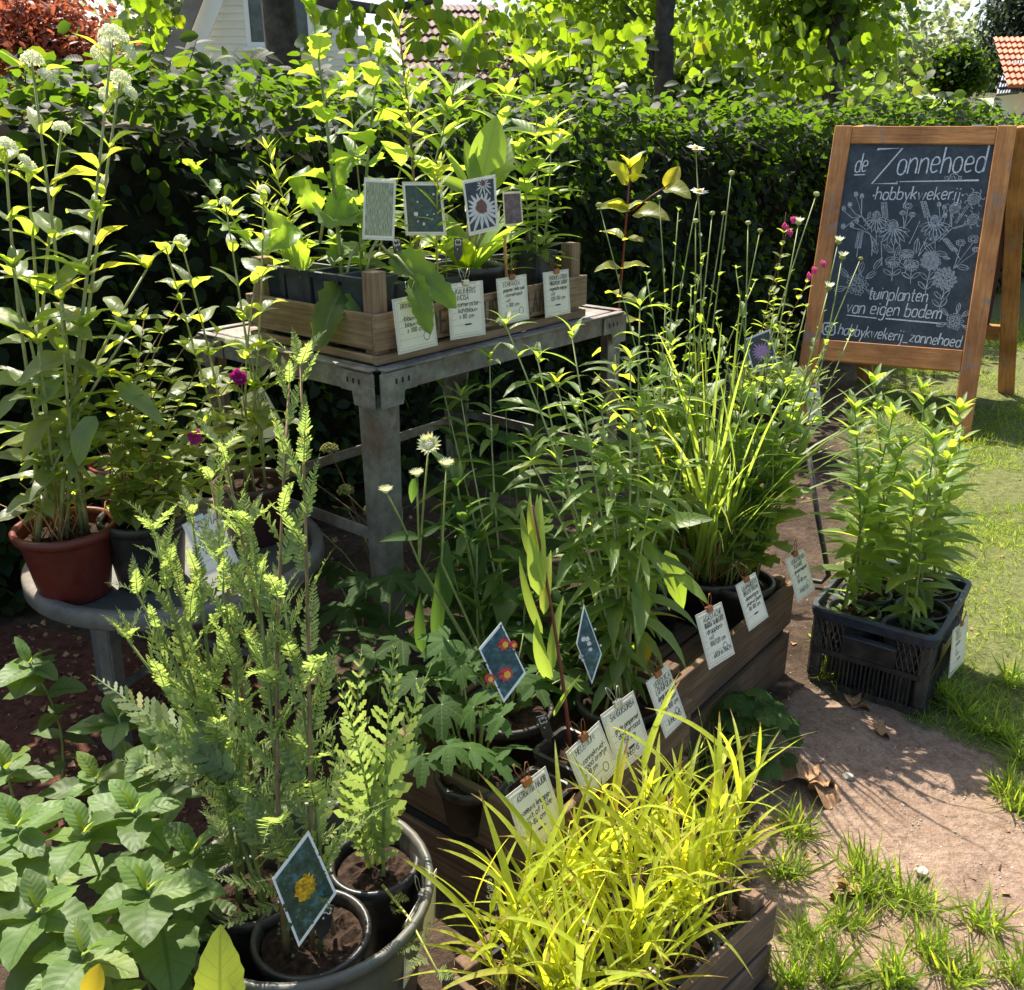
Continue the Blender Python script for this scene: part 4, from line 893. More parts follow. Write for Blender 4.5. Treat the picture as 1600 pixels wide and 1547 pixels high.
# ------------------------------------------------------------------ grass, leaf litter
def scatter(n, x0, x1, y0, y1, dens, seed):
    r = np.random.default_rng(seed); x = r.uniform(x0, x1, n); y = r.uniform(y0, y1, n); k = r.random(n) < dens(x, y); return x[k], y[k]
def gz(x, y): return (vnoise(x, y, .4, 8)-.5)*.03+(vnoise(x, y, .09, 9)-.5)*.016
lawnb = [grass_blade('blade', M['lawn'], w, c, 4, .3, .0, t, i) for i, (w, c, t) in enumerate(((.026, .9, .4), (.022, 1.5, -.4), (.03, .5, .2)))]
TUFT = gp([(1320,1445),(1395,1395),(1355,1400),(1535,1445),(1450,1495),(1235,1540),(1590,1270),(1575,1240),(1530,1140),(1500,1110),(1580,1060),(1290,1065),(1245,1300),(1230,1360),(1500,1535),(1390,1535),(1300,1530),(1260,1480),(1580,1530),(1480,1090),(1430,1420),(1290,1010),(1060,1190),(1090,1240),(1120,1300),(1340,1360),(1570,1150),(1600,1190)])
def tuftness(x, y):
    d = np.zeros(x.shape)
    for i, (tx, ty) in enumerate(TUFT): d = np.maximum(d, np.exp(-(((x-tx)/.03)**2+((y-ty)/.024)**2)))
    return d
x1, y1 = scatter(150000, .3, 2.6, .9, 4.2, lambda x, y: np.clip(lawnness(x, y)*.75, 0, 1), 41)
x2, y2 = scatter(170000, .6, 4.6, 4.2, 7.2, lambda x, y: lawnness(x, y)*.75, 42)
x3, y3 = scatter(330000, .2, 2.0, .85, 2.6, lambda x, y: np.clip(tuftness(x, y)-.15, 0, 1)*.7, 43)
def blades(x, y, lo, hi, lean, seed):
    r = np.random.default_rng(seed); n = len(x); P = np.stack([x, y, gz(x, y)-.004], 1); D = np.stack([r.normal(0, lean, n), r.normal(0, lean, n), np.ones(n)], 1); return frames(P, D, np.stack([r.normal(size=n), r.normal(size=n), np.full(n, .2)], 1), r.uniform(lo, hi, n))
T = np.concatenate([blades(x1, y1, .022, .055, .7, 1), blades(x2, y2, .03, .06, .7, 2), blades(x3, y3, .04, .10, .5, 3)])
print('grass blades', len(T))
tag(link('grass', cloud('grass', lawnb, T, M['lawn'])), kind='stuff')
chip = blade_leaf('chip', M['dry'], W=.4, a=.4, b=.5, n=2, fold=.6, curl=1.0, cols=3)
xm, ym = scatter(9000, -1.9, 1.2, .9, 3.6, lambda x, y: np.where(inpoly(x, y, MULCH), .8, np.where(x < .5+(y-1.2)*.3, .09, .0)), 44)
xg, yg = scatter(6000, .4, 3.4, .9, 5.6, lambda x, y: np.where(sandness(x, y), np.where(y < 1.55, .3, .06), .16*(vnoise(x, y, .2, 50) > .55)), 45)
xm = np.concatenate([xm, xg]); ym = np.concatenate([ym, yg]); n = len(xm)
T = frames(np.stack([xm, ym, gz(xm, ym)+.004], 1), rng.normal(size=(n, 3))*np.array([1, 1, .3]), np.array([0, 0, 1.])+rng.normal(0, .5, (n, 3)), rng.uniform(.006, .03, n))
tag(link('leaf_litter', cloud('leaf_litter', [chip], T, M['dry'])), kind='stuff')
xg, yg = scatter(14000, .35, 2.2, .9, 2.6, lambda x, y: np.where(sandness(x, y), .5, .2), 46); n = len(xg)
peb = dome('pebble', M['stone'], 1, .6, 3, .2)
T = frames(np.stack([xg, yg, gz(xg, yg)], 1), rng.normal(size=(n, 3))*np.array([1, 1, .2]), np.array([0, 0, 1.])+rng.normal(0, .2, (n, 3)), rng.uniform(.0008, .0032, n)*np.where(rng.random(n) < .01, 2., .8))
tag(link('gravel', cloud('gravel', [peb], T, M['stone'])), kind='stuff')
def ground_leaf(name, label, x, y, s, protos, az, n=1, lift=.012):
    p = G(x, y, 0.012); t = thing(name, label, 'leaf', p)
    for k in range(n):
        a = az+k*1.1; link('blade', random.choice(protos), t, leafmat4((0, 0, lift*k*.5), (math.cos(a), math.sin(a), .25), wob((0, 0, 1), .35), s*random.uniform(.8, 1.1)))
    return t
ground_leaf('dry_leaf', 'large crumpled brown dead leaf lying on the bare sand', 1262, 1228, .085, LV['dry'], -.7, 4)
ground_leaf('dry_leaf', 'small straw coloured dead leaf on the sand below the black crate', 1366, 1140, .05, LV['dry'], -.3, 2)
ground_leaf('dry_leaf', 'brown dead leaf lying just under the front edge of the black crate', 1330, 1105, .07, LV['dry'], .1, 2)
ground_leaf('dry_leaf', 'rust coloured dead leaf on the grass edge at the bottom right', 1330, 1398, .06, LV['dry'], 1.4, 2)
for x, y, lab in ((1440,1362,'white pebble lying on the sand between two grass tufts'), (1325,1213,'pale pebble in the sand right of the crumpled dead leaf')):
    t = tag(link('pebble', dome('pebble', M['stone'], .012, .6, int(x), .15), None, Matrix.Translation(G(x, y, .008))), lab, 'pebble')
# ------------------------------------------------------------------ wooden crates and the work table
def V2(v, z=0.0): return Vector((v[0], v[1], z))
def wood_crate(label, O, e1, e2, L, W, z0, H, mat, post_up=.0, faces=None, t=.012, group=None, post=.03, lean=0):
    """crate with corner posts; faces: (bottom, height) of every board, floor of slats"""
    e1, e2 = V2(e1).normalized(), V2(e2).normalized(); T = thing('wooden_crate', label, 'crate', V2(O, z0), 0, group)
    faces = faces or [(0, H)]; z = Vector((0, 0, 1))
    for p in (0, 1):                                                # long sides
        for b, h in faces:
            y = e2*(t/2 if p == 0 else W-t/2); r = random.uniform(-.002, .002)
            plank('plank', T, y+z*(b+h/2)+e1*r, y+e1*(L+r)+z*(b+h/2+random.uniform(-.002, .002)), z, h, t, M[mat])
    for p in (0, 1):                                                # ends, set between the long boards
        for b, h in faces:
            x = e1*(t/2+.001 if p == 0 else L-t/2-.001); plank('plank', T, x+e2*(t+.001)+z*(b+h/2+.001), x+e2*(W-t-.001)+z*(b+h/2+.001), z, h-.002, t, M[mat])
    for a in (0, 1):
        for c in (0, 1):
            o = e1*(t+.002+post/2 if a == 0 else L-t-.002-post/2)+e2*(t+.002+post/2 if c == 0 else W-t-.002-post/2)
            plank('corner_post', T, o+z*.001, o+z*(H+post_up), e1, post, post, M[mat])
    n = 5
    for i in range(n):
        w = W-2*t-.004; y = t+.002+w*(i+.5)/n; plank('floor_slat', T, e1*.02+e2*y+z*.006, e1*(L-.02)+e2*y+z*.006, e2, w/n-.008, .008, M[mat])
    return T
def rot2(deg): a = math.radians(deg); return (math.cos(a), math.sin(a)), (-math.sin(a), math.cos(a))
TZ = .86
e1, e2 = rot2(50); e1, e2 = V2(e1), V2(e2); OC = V2((-.294, 2.055))
def C(a, b, z=0): return Vector((OC.x+e1.x*a+e2.x*b, OC.y+e1.y*a+e2.y*b, z))
tb = thing('work_table', 'weathered grey metal work table on angle legs carrying the upper crate', 'table', C(-.02, -.02))
def tl(a, b, z): return C(a, b, z)-tb.location
TL_, TW = .90, .62
link('tabletop', MB().add([tl(0, 0, TZ-.012), tl(TL_, 0, TZ-.012), tl(TL_, TW, TZ-.012), tl(0, TW, TZ-.012), tl(0, 0, TZ-.002), tl(TL_, 0, TZ-.002), tl(TL_, TW, TZ-.002), tl(0, TW, TZ-.002)], [(3, 2, 1, 0), (4, 5, 6, 7), (0, 1, 5, 4), (1, 2, 6, 5), (2, 3, 7, 6), (3, 0, 4, 7)]).mesh('tabletop', M['metal'], bevel=.002), tb)
up = Vector((0, 0, 1))
for a0, b0, a1, b1 in ((-.012, -.026, TL_+.012, -.026), (-.026, -.012, -.026, TW+.012), (-.012, TW+.026, TL_+.012, TW+.026), (TL_+.026, -.012, TL_+.026, TW+.012)):
    plank('apron', tb, tl(a0+.0, b0, TZ-.03), tl(a1, b1, TZ-.03), up, .05, .004, M['metal'], .001)
    plank('apron_lip', tb, tl(a0, b0, TZ-.002)+(tl(a1, b1, 0)-tl(a0, b0, 0)).normalized()*0, tl(a1, b1, TZ-.002), up.cross(tl(a1, b1, 0)-tl(a0, b0, 0)), .022, .005, M['metal'], .001)
for a, b, sa, sb in ((-.02, -.02, 1, 1), (TL_+.02, -.02, -1, 1), (-.02, TW+.02, 1, -1), (TL_+.02, TW+.02, -1, -1)):
    mb = MB(); w0, w1, th = .062, .046, .004            # an L shaped leg, wider at the head
    for axis in (0, 1):
        q = []
        for z, w in ((0, w1), (TZ-.058, w0)):
            for s, k in ((0, 0), (w, 0), (w, th), (0, th)):
                q.append(tl(a+sa*s, b+sb*k, z) if axis == 0 else tl(a+sa*k, b+sb*(s+th*1.1), z))
        mb.add(q, [(3, 2, 1, 0), (4, 5, 6, 7), (0, 1, 5, 4), (1, 2, 6, 5), (2, 3, 7, 6), (3, 0, 4, 7)])
    lg = link('leg', mb.mesh('leg', M['metal']), tb)
    for axis in (0, 1):                                  # corner plate with three slots
        q = [tl(a+sa*(s if axis == 0 else -.012), b+sb*(s if axis == 1 else -.012), z) for s, z in ((-.004, TZ-.008), (.105, TZ-.008), (.105, TZ-.054), (.068, TZ-.054), (.062, TZ-.085), (-.004, TZ-.085))]
        nrm = (e2 if axis == 0 else e1)*(sb if axis == 0 else sa)*-.003
        g = link('corner_plate', MB().add(q+[p+nrm for p in q], [tuple(range(6)), tuple(range(11, 5, -1))]+[(i, (i+1) % 6, 6+(i+1) % 6, 6+i) for i in range(6)]).mesh('corner_plate', M['metal']), lg)
        for k in range(3):
            s = .042+.019*k; p = tl(a+sa*(s if axis == 0 else -.012), b+sb*(s if axis == 1 else -.012), TZ-.03)+nrm*1.25
            dx = (e1 if axis == 0 else e2)*.003; link('slot', MB().add([p-dx-up*.006, p+dx-up*.006, p+dx+up*.006, p-dx+up*.006], [(0, 1, 2, 3)]).mesh('slot', M['hole']), lg)
for a0, b0, a1, b1, z in ((.02, TW+.0, TL_-.02, TW+.0, .42), (.0, .05, .0, TW-.05, .45), (TL_, .05, TL_, TW-.05, .45)): plank('stretcher', tb, tl(a0, b0, z), tl(a1, b1, z), up, .03, .006, M['metal'], .001)

upper = wood_crate('upper crate of weathered brown boards with stencilled letters on the grey table', C(0, 0), e1, e2, .775, .46, TZ+.002, .112, 'crate', .085, [(0, .02), (.03, .08)], post=.038)
s_, L_w = [], 0
def face_a(x, y, o, e, n):
    r = ray(x, y); q = Vector((0, 0, EYE)); p = q+r*((Vector(o)-q).dot(n)/r.dot(n)); return (p-Vector(o)).dot(e)
for txt, xa, xb, y in (('POE', 652, 698, 512), ('UF', 757, 776, 493), ('LAN', 825, 849, 478)):
    a_, b_ = face_a(xa, y, C(0, 0, 0), e1, e2), face_a(xb, y, C(0, 0, 0), e1, e2)
    st, w = text_strokes(txt, a_, .042, .052, 0, gap=2.0, it=1, fit=b_-a_)
    link('stencil', ribbon(st, .0075, .0012).mesh('stencil', M['stencil']), upper, basis((0, 0, 0), e1, up, e1.cross(up)), 'stuff' if False else None)
def face_mat(o, x, n): z = Vector((0, 0, 1)); return basis(o, x, z, n)

rdir, rper = rot2(51.5); rdir, rper = V2(rdir), V2(rper)
O2, O1 = V2((.055, 1.275)), V2((.335, 1.715))
for O, L, labs in ((O2, .50, ('front crate of the lower row, dark boards with grey upper edge', 'dark crate holding up the front crate of the lower row')), (O1, .62, ('rear crate of the lower row with the moor grass pot in it', 'dark crate holding up the rear crate of the lower row'))):
    wood_crate(labs[1], O-rper*.0, rdir, rper, L, .40, .0, .128, 'crated', 0, [(0, .128)], t=.016, group='crates stacked in the lower row')
    wood_crate(labs[0], O+rdir*.008, rdir, rper, L-.01, .39, .15, .125, 'crated', .012, [(0, .118)], t=.016, group='crates stacked in the lower row')
    link('gap_shade', MB().box((0, 0, 0), (1, 1, 1)).mesh('gap_shade', M['hole']), COL.objects[-1] if False else [o for o in COL.objects if o.name.startswith('wooden_crate')][-2], basis(rdir*.01+rper*.01+Vector((0, 0, .1305)), rdir*(L-.03), rper*.36, Vector((0, 0, .018))))  # black slab standing in for the shade in the gap between stacked crates
yd, yp = V2((.342, .326)).normalized(), V2((-.201, .196)).normalized(); ON = V2((.094, .91))
wood_crate('low crate of reddish boards full of yellow grass at the front', ON, yd, yp, .475, .285, .0, .15, 'crater', .02, [(0, .065), (.075, .075)], t=.013)

# black plastic crate with the six pots
BO, B1, B2 = V2((1.0, 1.985)), V2((-.235, .165)).normalized(), None
B2 = V2((.165, .235)).normalized(); bl, bw, bh = .30, .385, .225
bc = thing('plastic_crate', 'black slatted plastic crate with a rounded rim standing on sand', 'crate', BO)
def bb(a, b, z): return B1*a+B2*b+Vector((0, 0, z))
def rrect(a0, a1, b0, b1, r, k=5):
    o = []
    for (ca, cb, s) in ((a1-r, b1-r, 0), (a0+r, b1-r, 90), (a0+r, b0+r, 180), (a1-r, b0+r, 270)):
        for i in range(k+1): t_ = math.radians(s+90*i/k); o.append((ca+r*math.cos(t_), cb+r*math.sin(t_)))
    return o
def loop_band(name, prof, mat, parent):
    """sweep a profile of (inset, z) round the rounded rectangle"""
    vs, fs = [], []; n = len(rrect(0, 1, 0, 1, .1))
    for ins, z in prof: vs += [bb(a, b, z) for a, b in rrect(ins, bl-ins, ins, bw-ins, .03)]
    k = len(prof); fs = [(i*n+j, i*n+(j+1) % n, ((i+1) % k)*n+(j+1) % n, ((i+1) % k)*n+j) for i in range(k) for j in range(n)]
    return link(name, MB().add(vs, fs).mesh(name, mat), parent)
loop_band('rim', [(-.004, bh), (-.006, bh-.006), (-.002, bh-.03), (.006, bh-.03), (.008, bh-.004), (.006, bh)], M['bluep'], bc)
loop_band('base_band', [(.004, .0), (.004, .022), (.010, .022), (.010, .0)], M['blackp'], bc)
loop_band('middle_band', [(.003, .098), (.003, .112), (.009, .112), (.009, .098)], M['blackp'], bc)
link('base', MB().add([bb(.01, .01, .006), bb(bl-.01, .01, .006), bb(bl-.01, bw-.01, .006), bb(.01, bw-.01, .006)], [(0, 3, 2, 1)]).mesh('base', M['blackp']), bc)
for i, (a, b) in enumerate(((0, 0), (1, 0), (0, 1), (1, 1))):
    x0, y0 = (0.005 if a == 0 else bl-.035), (.005 if b == 0 else bw-.035)
    q = [bb(x0, y0, .022), bb(x0+.03, y0, .022), bb(x0+.03, y0+.03, .022), bb(x0, y0+.03, .022)]; link('corner_post', MB().add(q+[p+Vector((0, 0, bh-.052)) for p in q], [(3, 2, 1, 0), (4, 5, 6, 7), (0, 1, 5, 4), (1, 2, 6, 5), (2, 3, 7, 6), (3, 0, 4, 7)]).mesh('corner_post', M['blackp'], bevel=.006), bc)
for side in range(4):
    long_ = side % 2; Ls = bw if long_ else bl; d = B2 if long_ else B1
    o0 = [bb(0, .006, 0), bb(.006, 0, 0), bb(0, bw-.006, 0), bb(bl-.006, 0, 0)][side]
    n = int((Ls-.09)/.0105)
    for i in range(n):
        p = o0+d*(.045+i*.0105)+Vector((0, 0, .022)); link('slat', MB().tube([p, p+Vector((0, 0, .077))], .0021, n=4, cap=False).mesh('slat', M['blackp']), bc)
    # hexagon lattice in the corners above, a hand hold with its lip in the middle
    for rng_ in ((.035, .3), (.7, .965)):
        for k in range(6):
            s0 = Ls*(rng_[0]+(rng_[1]-rng_[0])*k/6); s1 = Ls*(rng_[0]+(rng_[1]-rng_[0])*(k+1)/6)
            for za, zb in ((.112, .155), (.155, .112), (.155, .195), (.195, .155)):
                link('lattice_bar', MB().tube([o0+d*s0+Vector((0, 0, za)), o0+d*s1+Vector((0, 0, zb))], .0018, n=4, cap=False).mesh('lattice_bar', M['blackp']), bc)
    c0, c1 = o0+d*Ls*.28, o0+d*Ls*.72; out = (B1*(-1 if side == 1 else 1) if False else Vector())
    plank('hand_hold', bc, c0+Vector((0, 0, .138)), c1+Vector((0, 0, .138)), up, .05, .006, M['blackp'], .001)
    pp_ = plank('hand_hold_lip', bc, c0+Vector((0, 0, .165)), c1+Vector((0, 0, .165)), up.cross(d), .022, .005, M['bluep'], .001)
bp_ = []
for i, (a, b) in enumerate(((.075, .07), (.215, .075), (.075, .19), (.22, .195), (.08, .31), (.22, .31))):
    p = BO+B1*a+B2*b; bp_.append(p)
    round_pot(('round black pot at the near right corner of the black plastic crate','round black pot at the near left corner of the black plastic crate','round black pot in the middle of the right side, black plastic crate','round black pot in the middle of the left side, black plastic crate','round black pot at the far right corner of the black plastic crate','round black pot at the far left corner of the black plastic crate')[i], (p.x, p.y), .012, .062, .195, 'blackp', 'pots in the black plastic crate', rb=.05)

# ------------------------------------------------------------------ round metal tray stand on the left
TC = V2((-.772, 2.03)); tz = .42
st = thing('tray_stand', 'round grey metal tray on legs holding the red pot and black pots', 'stand', TC)
link('tray_plate', MB().lathe([(0, tz), (.30, tz), (.302, tz-.006), (0, tz-.006)], 48).mesh('tray_plate', M['tub'], False), st)
link('tray_rim', MB().lathe([(.301, tz-.004), (.304, tz+.016), (.310, tz+.021), (.326, tz+.019), (.330, tz+.014), (.331, tz-.014), (.327, tz-.018), (.322, tz-.014), (.318, tz+.008), (.309, tz+.010), (.301, tz-.004)], 64).mesh('tray_rim', M['metald'], True), st)
for k in range(4):
    a = math.radians(-112+90*k); d = Vector((math.cos(a), math.sin(a), 0)); s = Vector((-d.y, d.x, 0))
    lg = plank('leg', st, d*.29+s*.018+Vector((0, 0, 0)), d*.27+s*.018+Vector((0, 0, tz-.02)), s, .03, .005, M['metald'], .001)
    plank('leg_flange', st, d*.275+s*.034, d*.255+s*.034+Vector((0, 0, tz-.02)), d, .03, .005, M['metald'], .001)
    plank('cross_bar', st, Vector((0, 0, .2)), d*.27+Vector((0, 0, .2)), up, .02, .006, M['metald'], .001)

# ------------------------------------------------------------------ pots
rp = G(120, 925, tz+.002); hr = A(103, 820, rp.y).z-tz
round_pot('brick red plastic pot of white valerian at the left edge of the tray', (rp.x, rp.y), tz+.002, .096, hr, 'potred', rb=.070, soil_drop=.03, lipr=.009)
sp_ = G(238, 905, tz+.002); round_pot('black pot with bushy magenta sage on the tray, right of the red pot', (sp_.x, sp_.y), tz+.002, .088, .155, 'blackp')
vp_ = G(402, 840, tz+.002); round_pot('dark maroon pot at the right side of the metal tray', (vp_.x, vp_.y), tz+.002, .085, .15, 'potmar')
rp2 = G(150, 850, tz+.002)+Vector((.0, .06, 0)); round_pot('red pot half hidden behind the front red pot on the tray', (rp2.x+.03, rp2.y+.12), tz+.002, .09, .15, 'potred')
tub = round_pot('large grey green tub with pots of yarrow standing inside it', (-.315, 1.16), 0, .187, .27, 'tub', soil=False, rb=.155, lipr=.008)
tubp = []
for x, y, r, lab in ((487, 1462, .082, 'round black pot at the front inside the grey green tub'), (585, 1352, .068, 'round black pot at the back right inside the grey green tub'), (395, 1395, .072, 'round black pot at the left inside the grey green tub')):
    p = G(x, y, .235); p.x = max(-.315-.175+r, min(-.315+.175-r, p.x)); tubp.append(p); round_pot(lab, (p.x, p.y), .08, r, .165, 'blackp', rb=r*.72, group='black pots in the tub')
# pots in the upper crate
cw = .088
upots = {}
for k, (a, b, lab) in enumerate(((.075, .10, 'blue black square pot at the near corner of the upper crate'), (.075, .20, 'blue black square pot second along the left end of the upper crate'), (.075, .30, 'blue black square pot third along the left end of the upper crate'), (.075, .395, 'blue black square pot at the far end of the left side, upper crate'),
        (.18, .12, 'small square pot behind the eryngium card in the upper crate'), (.18, .23, 'square pot with the tall lobed plant in the upper crate'), (.18, .34, 'square pot at the back left of the upper crate'), (.285, .09, 'square pot behind the kalimeris card in the upper crate'), (.285, .34, 'square pot in the middle of the back row, upper crate'), (.655, .085, 'tall square pot at the right end of the upper crate'), (.655, .2, 'square pot behind the right end pot in the upper crate'), (.55, .33, 'square pot at the back right of the upper crate'))):
    p = C(a, b); upots[k] = p; square_pot(lab, (p.x, p.y), TZ+.018, cw if a > .1 else .094, .165 if k < 4 else .14 if k != 9 else .165, math.radians(50), 'bluep', 'square pots in the upper crate')
pe = C(.45, .14); round_pot('round black pot of coneflower in the middle of the upper crate', (pe.x, pe.y), TZ+.018, .088, .145, 'blackp')
# pots in the lower row
lz = .165
def RW(O, a, b, z=0): return V2(O)+rdir*a+rper*b+Vector((0, 0, z))
lily_p = RW(O2, .20, .09); square_pot('grey black square pot with the single upright stem in front lower crate', (lily_p.x, lily_p.y), lz, .1, .115, math.radians(51), 'blackp', 'pots in the lower row', drop=.03)
geum_p = G(738, 1215, .26); round_pot('round black pot of dark lobed leaves at the near end of lower row', (geum_p.x, geum_p.y), lz, .062, .105, 'blackp', 'pots in the lower row')
p_ = RW(O2, .085, .08); square_pot('empty looking square pot beside the first card of the lower row', (p_.x, p_.y), lz, .09, .10, math.radians(51), 'blackp', 'pots in the lower row')
ver_p = RW(O2, .40, .11); round_pot('round black pot of tall narrow leaved stems by the fourth lower card', (ver_p.x, ver_p.y), lz, .085, .115, 'blackp', 'pots in the lower row')
ast_p = RW(O2, .24, .27); round_pot('round black pot of masterwort at the back of the front lower crate', (ast_p.x, ast_p.y), lz, .085, .11, 'blackp', 'pots in the lower row')
kal_p = G(1010, 925, .28); round_pot('round black pot left of the moor grass in the rear lower crate', (kal_p.x, kal_p.y), lz, .09, .12, 'blackp', 'pots in the lower row')
moor_p = G(1105, 893, .285); round_pot('wide round black pot of moor grass in the rear lower crate', (moor_p.x, moor_p.y), lz, .102, .128, 'blackp', 'pots in the lower row', soil_drop=.022)
dai_p = RW(O1, .51, .10); round_pot('round black pot of budding daisies at the far end of lower row', (dai_p.x, dai_p.y), lz, .08, .125, 'blackp', 'pots in the lower row')
dai2_p = RW(O1, .46, .28); round_pot('round black pot behind the moor grass in the rear lower crate', (dai2_p.x, dai2_p.y), lz, .08, .12, 'blackp', 'pots in the lower row')
back_p = G(1198, 700, 0)+Vector((0, .06, 0)); round_pot('black pot of pincushion plant on the ground near the chalkboard', (back_p.x, back_p.y), 0, .15, .24, 'blackp')
ypots = []
for i, (a, b) in enumerate(((.065, .075), (.18, .075), (.295, .075), (.41, .075), (.065, .205), (.18, .205), (.295, .205), (.41, .205))):
    p = ON+yd*a+yp*b; ypots.append(p); square_pot('black square pot, %s along the %s row of the yellow grass crate' % (('nearest', 'second', 'third', 'farthest')[i % 4], ('right', 'left')[i//4]), (p.x, p.y), .016, .108, .125, math.atan2(yd.y, yd.x), 'blackp', 'square pots of yellow grass')

# ------------------------------------------------------------------ chalkboard sign
PSI, TAU, BW, BHS = -.40, .40, .80, 1.465
wd = Vector((math.cos(PSI), math.sin(PSI), 0)); nb = Vector((-wd.y, wd.x, 0)); sl = nb*math.sin(TAU)+Vector((0, 0, math.cos(TAU)))
RF = Vector((2.098, 4.2, 0)); LF = RF-wd*BW; fn = wd.cross(sl)                 # fn faces the camera
ab = thing('chalkboard_sign', 'wooden A-frame chalkboard with white chalk lettering and flower drawings', 'sign', LF)
def Bp(u, v, w=0): return wd*u+sl*v+fn*w
lw = .082
def bplank(a, b, h, t, n, name, mat='board', parent=ab, upv=None): return plank(name, parent, a, b, upv, h, t, M[mat], .003)
HR = .315
plank('side_post', ab, Bp(lw/2, 0), Bp(lw/2, BHS), wd, lw, .03, M['board'], .003); plank('side_post', ab, Bp(BW-lw/2, 0), Bp(BW-lw/2, BHS), wd, lw, .03, M['board'], .003)
plank('top_rail', ab, Bp(lw+.001, BHS-.045), Bp(BW-lw-.001, BHS-.045), sl, .085, .028, M['board'], .003)
plank('bottom_rail', ab, Bp(lw+.001, HR+.05), Bp(BW-lw-.001, HR+.05), sl, .1, .028, M['board'], .003)
pan = plank('slate_panel', ab, Bp(lw-.012, (HR+.1+BHS-.088)/2, -.004), Bp(BW-lw+.012, (HR+.1+BHS-.088)/2, -.004), sl, BHS-.088-HR-.1+.02, .012, M['slate'], 0)
# rear leaf of the A
TB = -.30; s2 = -nb*math.sin(TB)*1.0+Vector((0, 0, math.cos(TB))); top = sl*BHS+nb*.035; blen = top.z/s2.z
s2 = (nb*(-math.tan(.27))-wd*.14+Vector((0, 0, 1))).normalized(); blen = top.z/s2.z; top = top+wd*.05; ft = top-s2*blen
for u in (lw/2, BW-lw/2): plank('rear_post', ab, ft+wd*u, ft+wd*u+s2*(blen-.0), wd, lw, .03, M['board'], .003)
plank('rear_rail', ab, ft+wd*(lw+.001)+s2*(HR+.05), ft+wd*(BW-lw-.001)+s2*(HR+.05), s2, .08, .028, M['board'], .003)
plank('rear_rail', ab, ft+wd*(lw+.001)+s2*(blen-.045), ft+wd*(BW-lw-.001)+s2*(blen-.045), s2, .08, .028, M['board'], .003)
plank('rear_panel', ab, ft+wd*(lw-.01)+s2*(HR+.09+(blen-HR-.17)/2), ft+wd*(BW-lw+.01)+s2*(HR+.09+(blen-HR-.17)/2), s2, blen-HR-.17, .01, M['maroon'], 0)
for u in (.16, BW-.16): link('hinge', MB().box((-.03, -.012, -.004), (.03, .012, .004)).mesh('hinge', M['wire'], bevel=.002), ab, basis(Bp(u, BHS, .0)+Vector((0, 0, .004)), wd, nb, up))
def uv_px(x, y):
    r = ray(x, y); o = Vector((0, 0, EYE))-LF-fn*.0025; t = -(o.dot(fn))/r.dot(fn); p = o+r*t; return (p.dot(wd), p.dot(sl))
MB4 = basis(Vector((0, 0, 0)), wd, sl, fn)
def q4(x, y): return uv_px(1260+x/4.7059, 190+y/4.704)
def q5(x, y): return uv_px(1260+x/5.333, 400+y/5.335)
def chalk_text(txt, a, b, cap, q, w=.006, slant=.12, mat='chalk', jit=.25):
    (u0, v0), (u1, v1) = q(*a), q(*b); L = math.hypot(u1-u0, v1-v0); hgt = abs(q(a[0], a[1]-cap)[1]-v0)
    s, l = text_strokes(txt, 0, 0, hgt, slant, it=2, jit=jit, fit=L); an = math.atan2(v1-v0, u1-u0)
    s = [[(u0+x*math.cos(an)-y*math.sin(an), v0+x*math.sin(an)+y*math.cos(an)) for x, y in p] for p in s]
    return link('chalk_lettering', ribbon(s, w*.88, .0035, .32).mesh('chalk_lettering', M[mat]), ab, MB4)
def chalk_lines(strokes, w=.004, mat='chalkd', name='flower_drawing'): return link(name, ribbon(strokes, w*.85, .0032, .4).mesh(name, M[mat]), ab, MB4)
chalk_text('de', (352,370), (440,368), 138, q4, .0065)
chalk_text('onnehoed', (660,388), (1300,370), 190, q4, .0075)
chalk_lines([[q4(350,392), q4(432,390)]], .007, 'chalk', 'chalk_underline')
chalk_lines([[q4(522,215), q4(525,203), q4(708,195), q4(480,458), q4(668,455), q4(666,440)]], .0085, 'chalk', 'chalk_lettering')
chalk_lines([[q4(685,442), q4(980,437), q4(1268,432)]], .008, 'chalk', 'chalk_underline')
chalk_lines([[q4(*p) for p in ((1018,405),(1040,405),(1045,425),(1018,422),(1018,405))], [q4(*p) for p in ((1050,425),(1060,392),(1075,384),(1105,386),(1118,400),(1120,424))], [q4(*p) for p in ((1115,405),(1140,404),(1136,424),(1120,424))], [q4(*p) for p in ((1070,424),(1070,405),(1085,398),(1095,424))]], .004, 'chalkd', 'chalk_sketch')
chalk_text('*hobbykwekerij*', (482,575), (1145,573), 95, q4, .0058)
chalk_text('tuinplanten', (512,358), (1000,386), 112, q5, .0055)
chalk_text('van eigen bodem', (328,470), (1115,528), 112, q5, .0058)
chalk_lines([[q5(335,492), q5(585,520)], [q5(660,522), q5(1118,563)]], .0065, 'chalk', 'chalk_underline')
chalk_text('hobbykwekerij_zonnehoed', (262,655), (1275,758), 95, q5, .0052)
chalk_lines([[q5(*p) for p in ((150,558),(225,562),(240,578),(236,645),(220,660),(150,655),(134,640),(136,572),(150,558))], [q5(185+26*math.cos(a), 610+26*math.sin(a)) for a in np.linspace(0, 6.2832, 18)], [q5(218,580), q5(222,583)]], .008, 'chalk', 'chalk_emblem')
def ell(c, rx, ry, an=0, n=14): return [(c[0]+rx*math.cos(t)*math.cos(an)-ry*math.sin(t)*math.sin(an), c[1]+rx*math.cos(t)*math.sin(an)+ry*math.sin(t)*math.cos(an)) for t in np.linspace(0, 2*math.pi, n)]
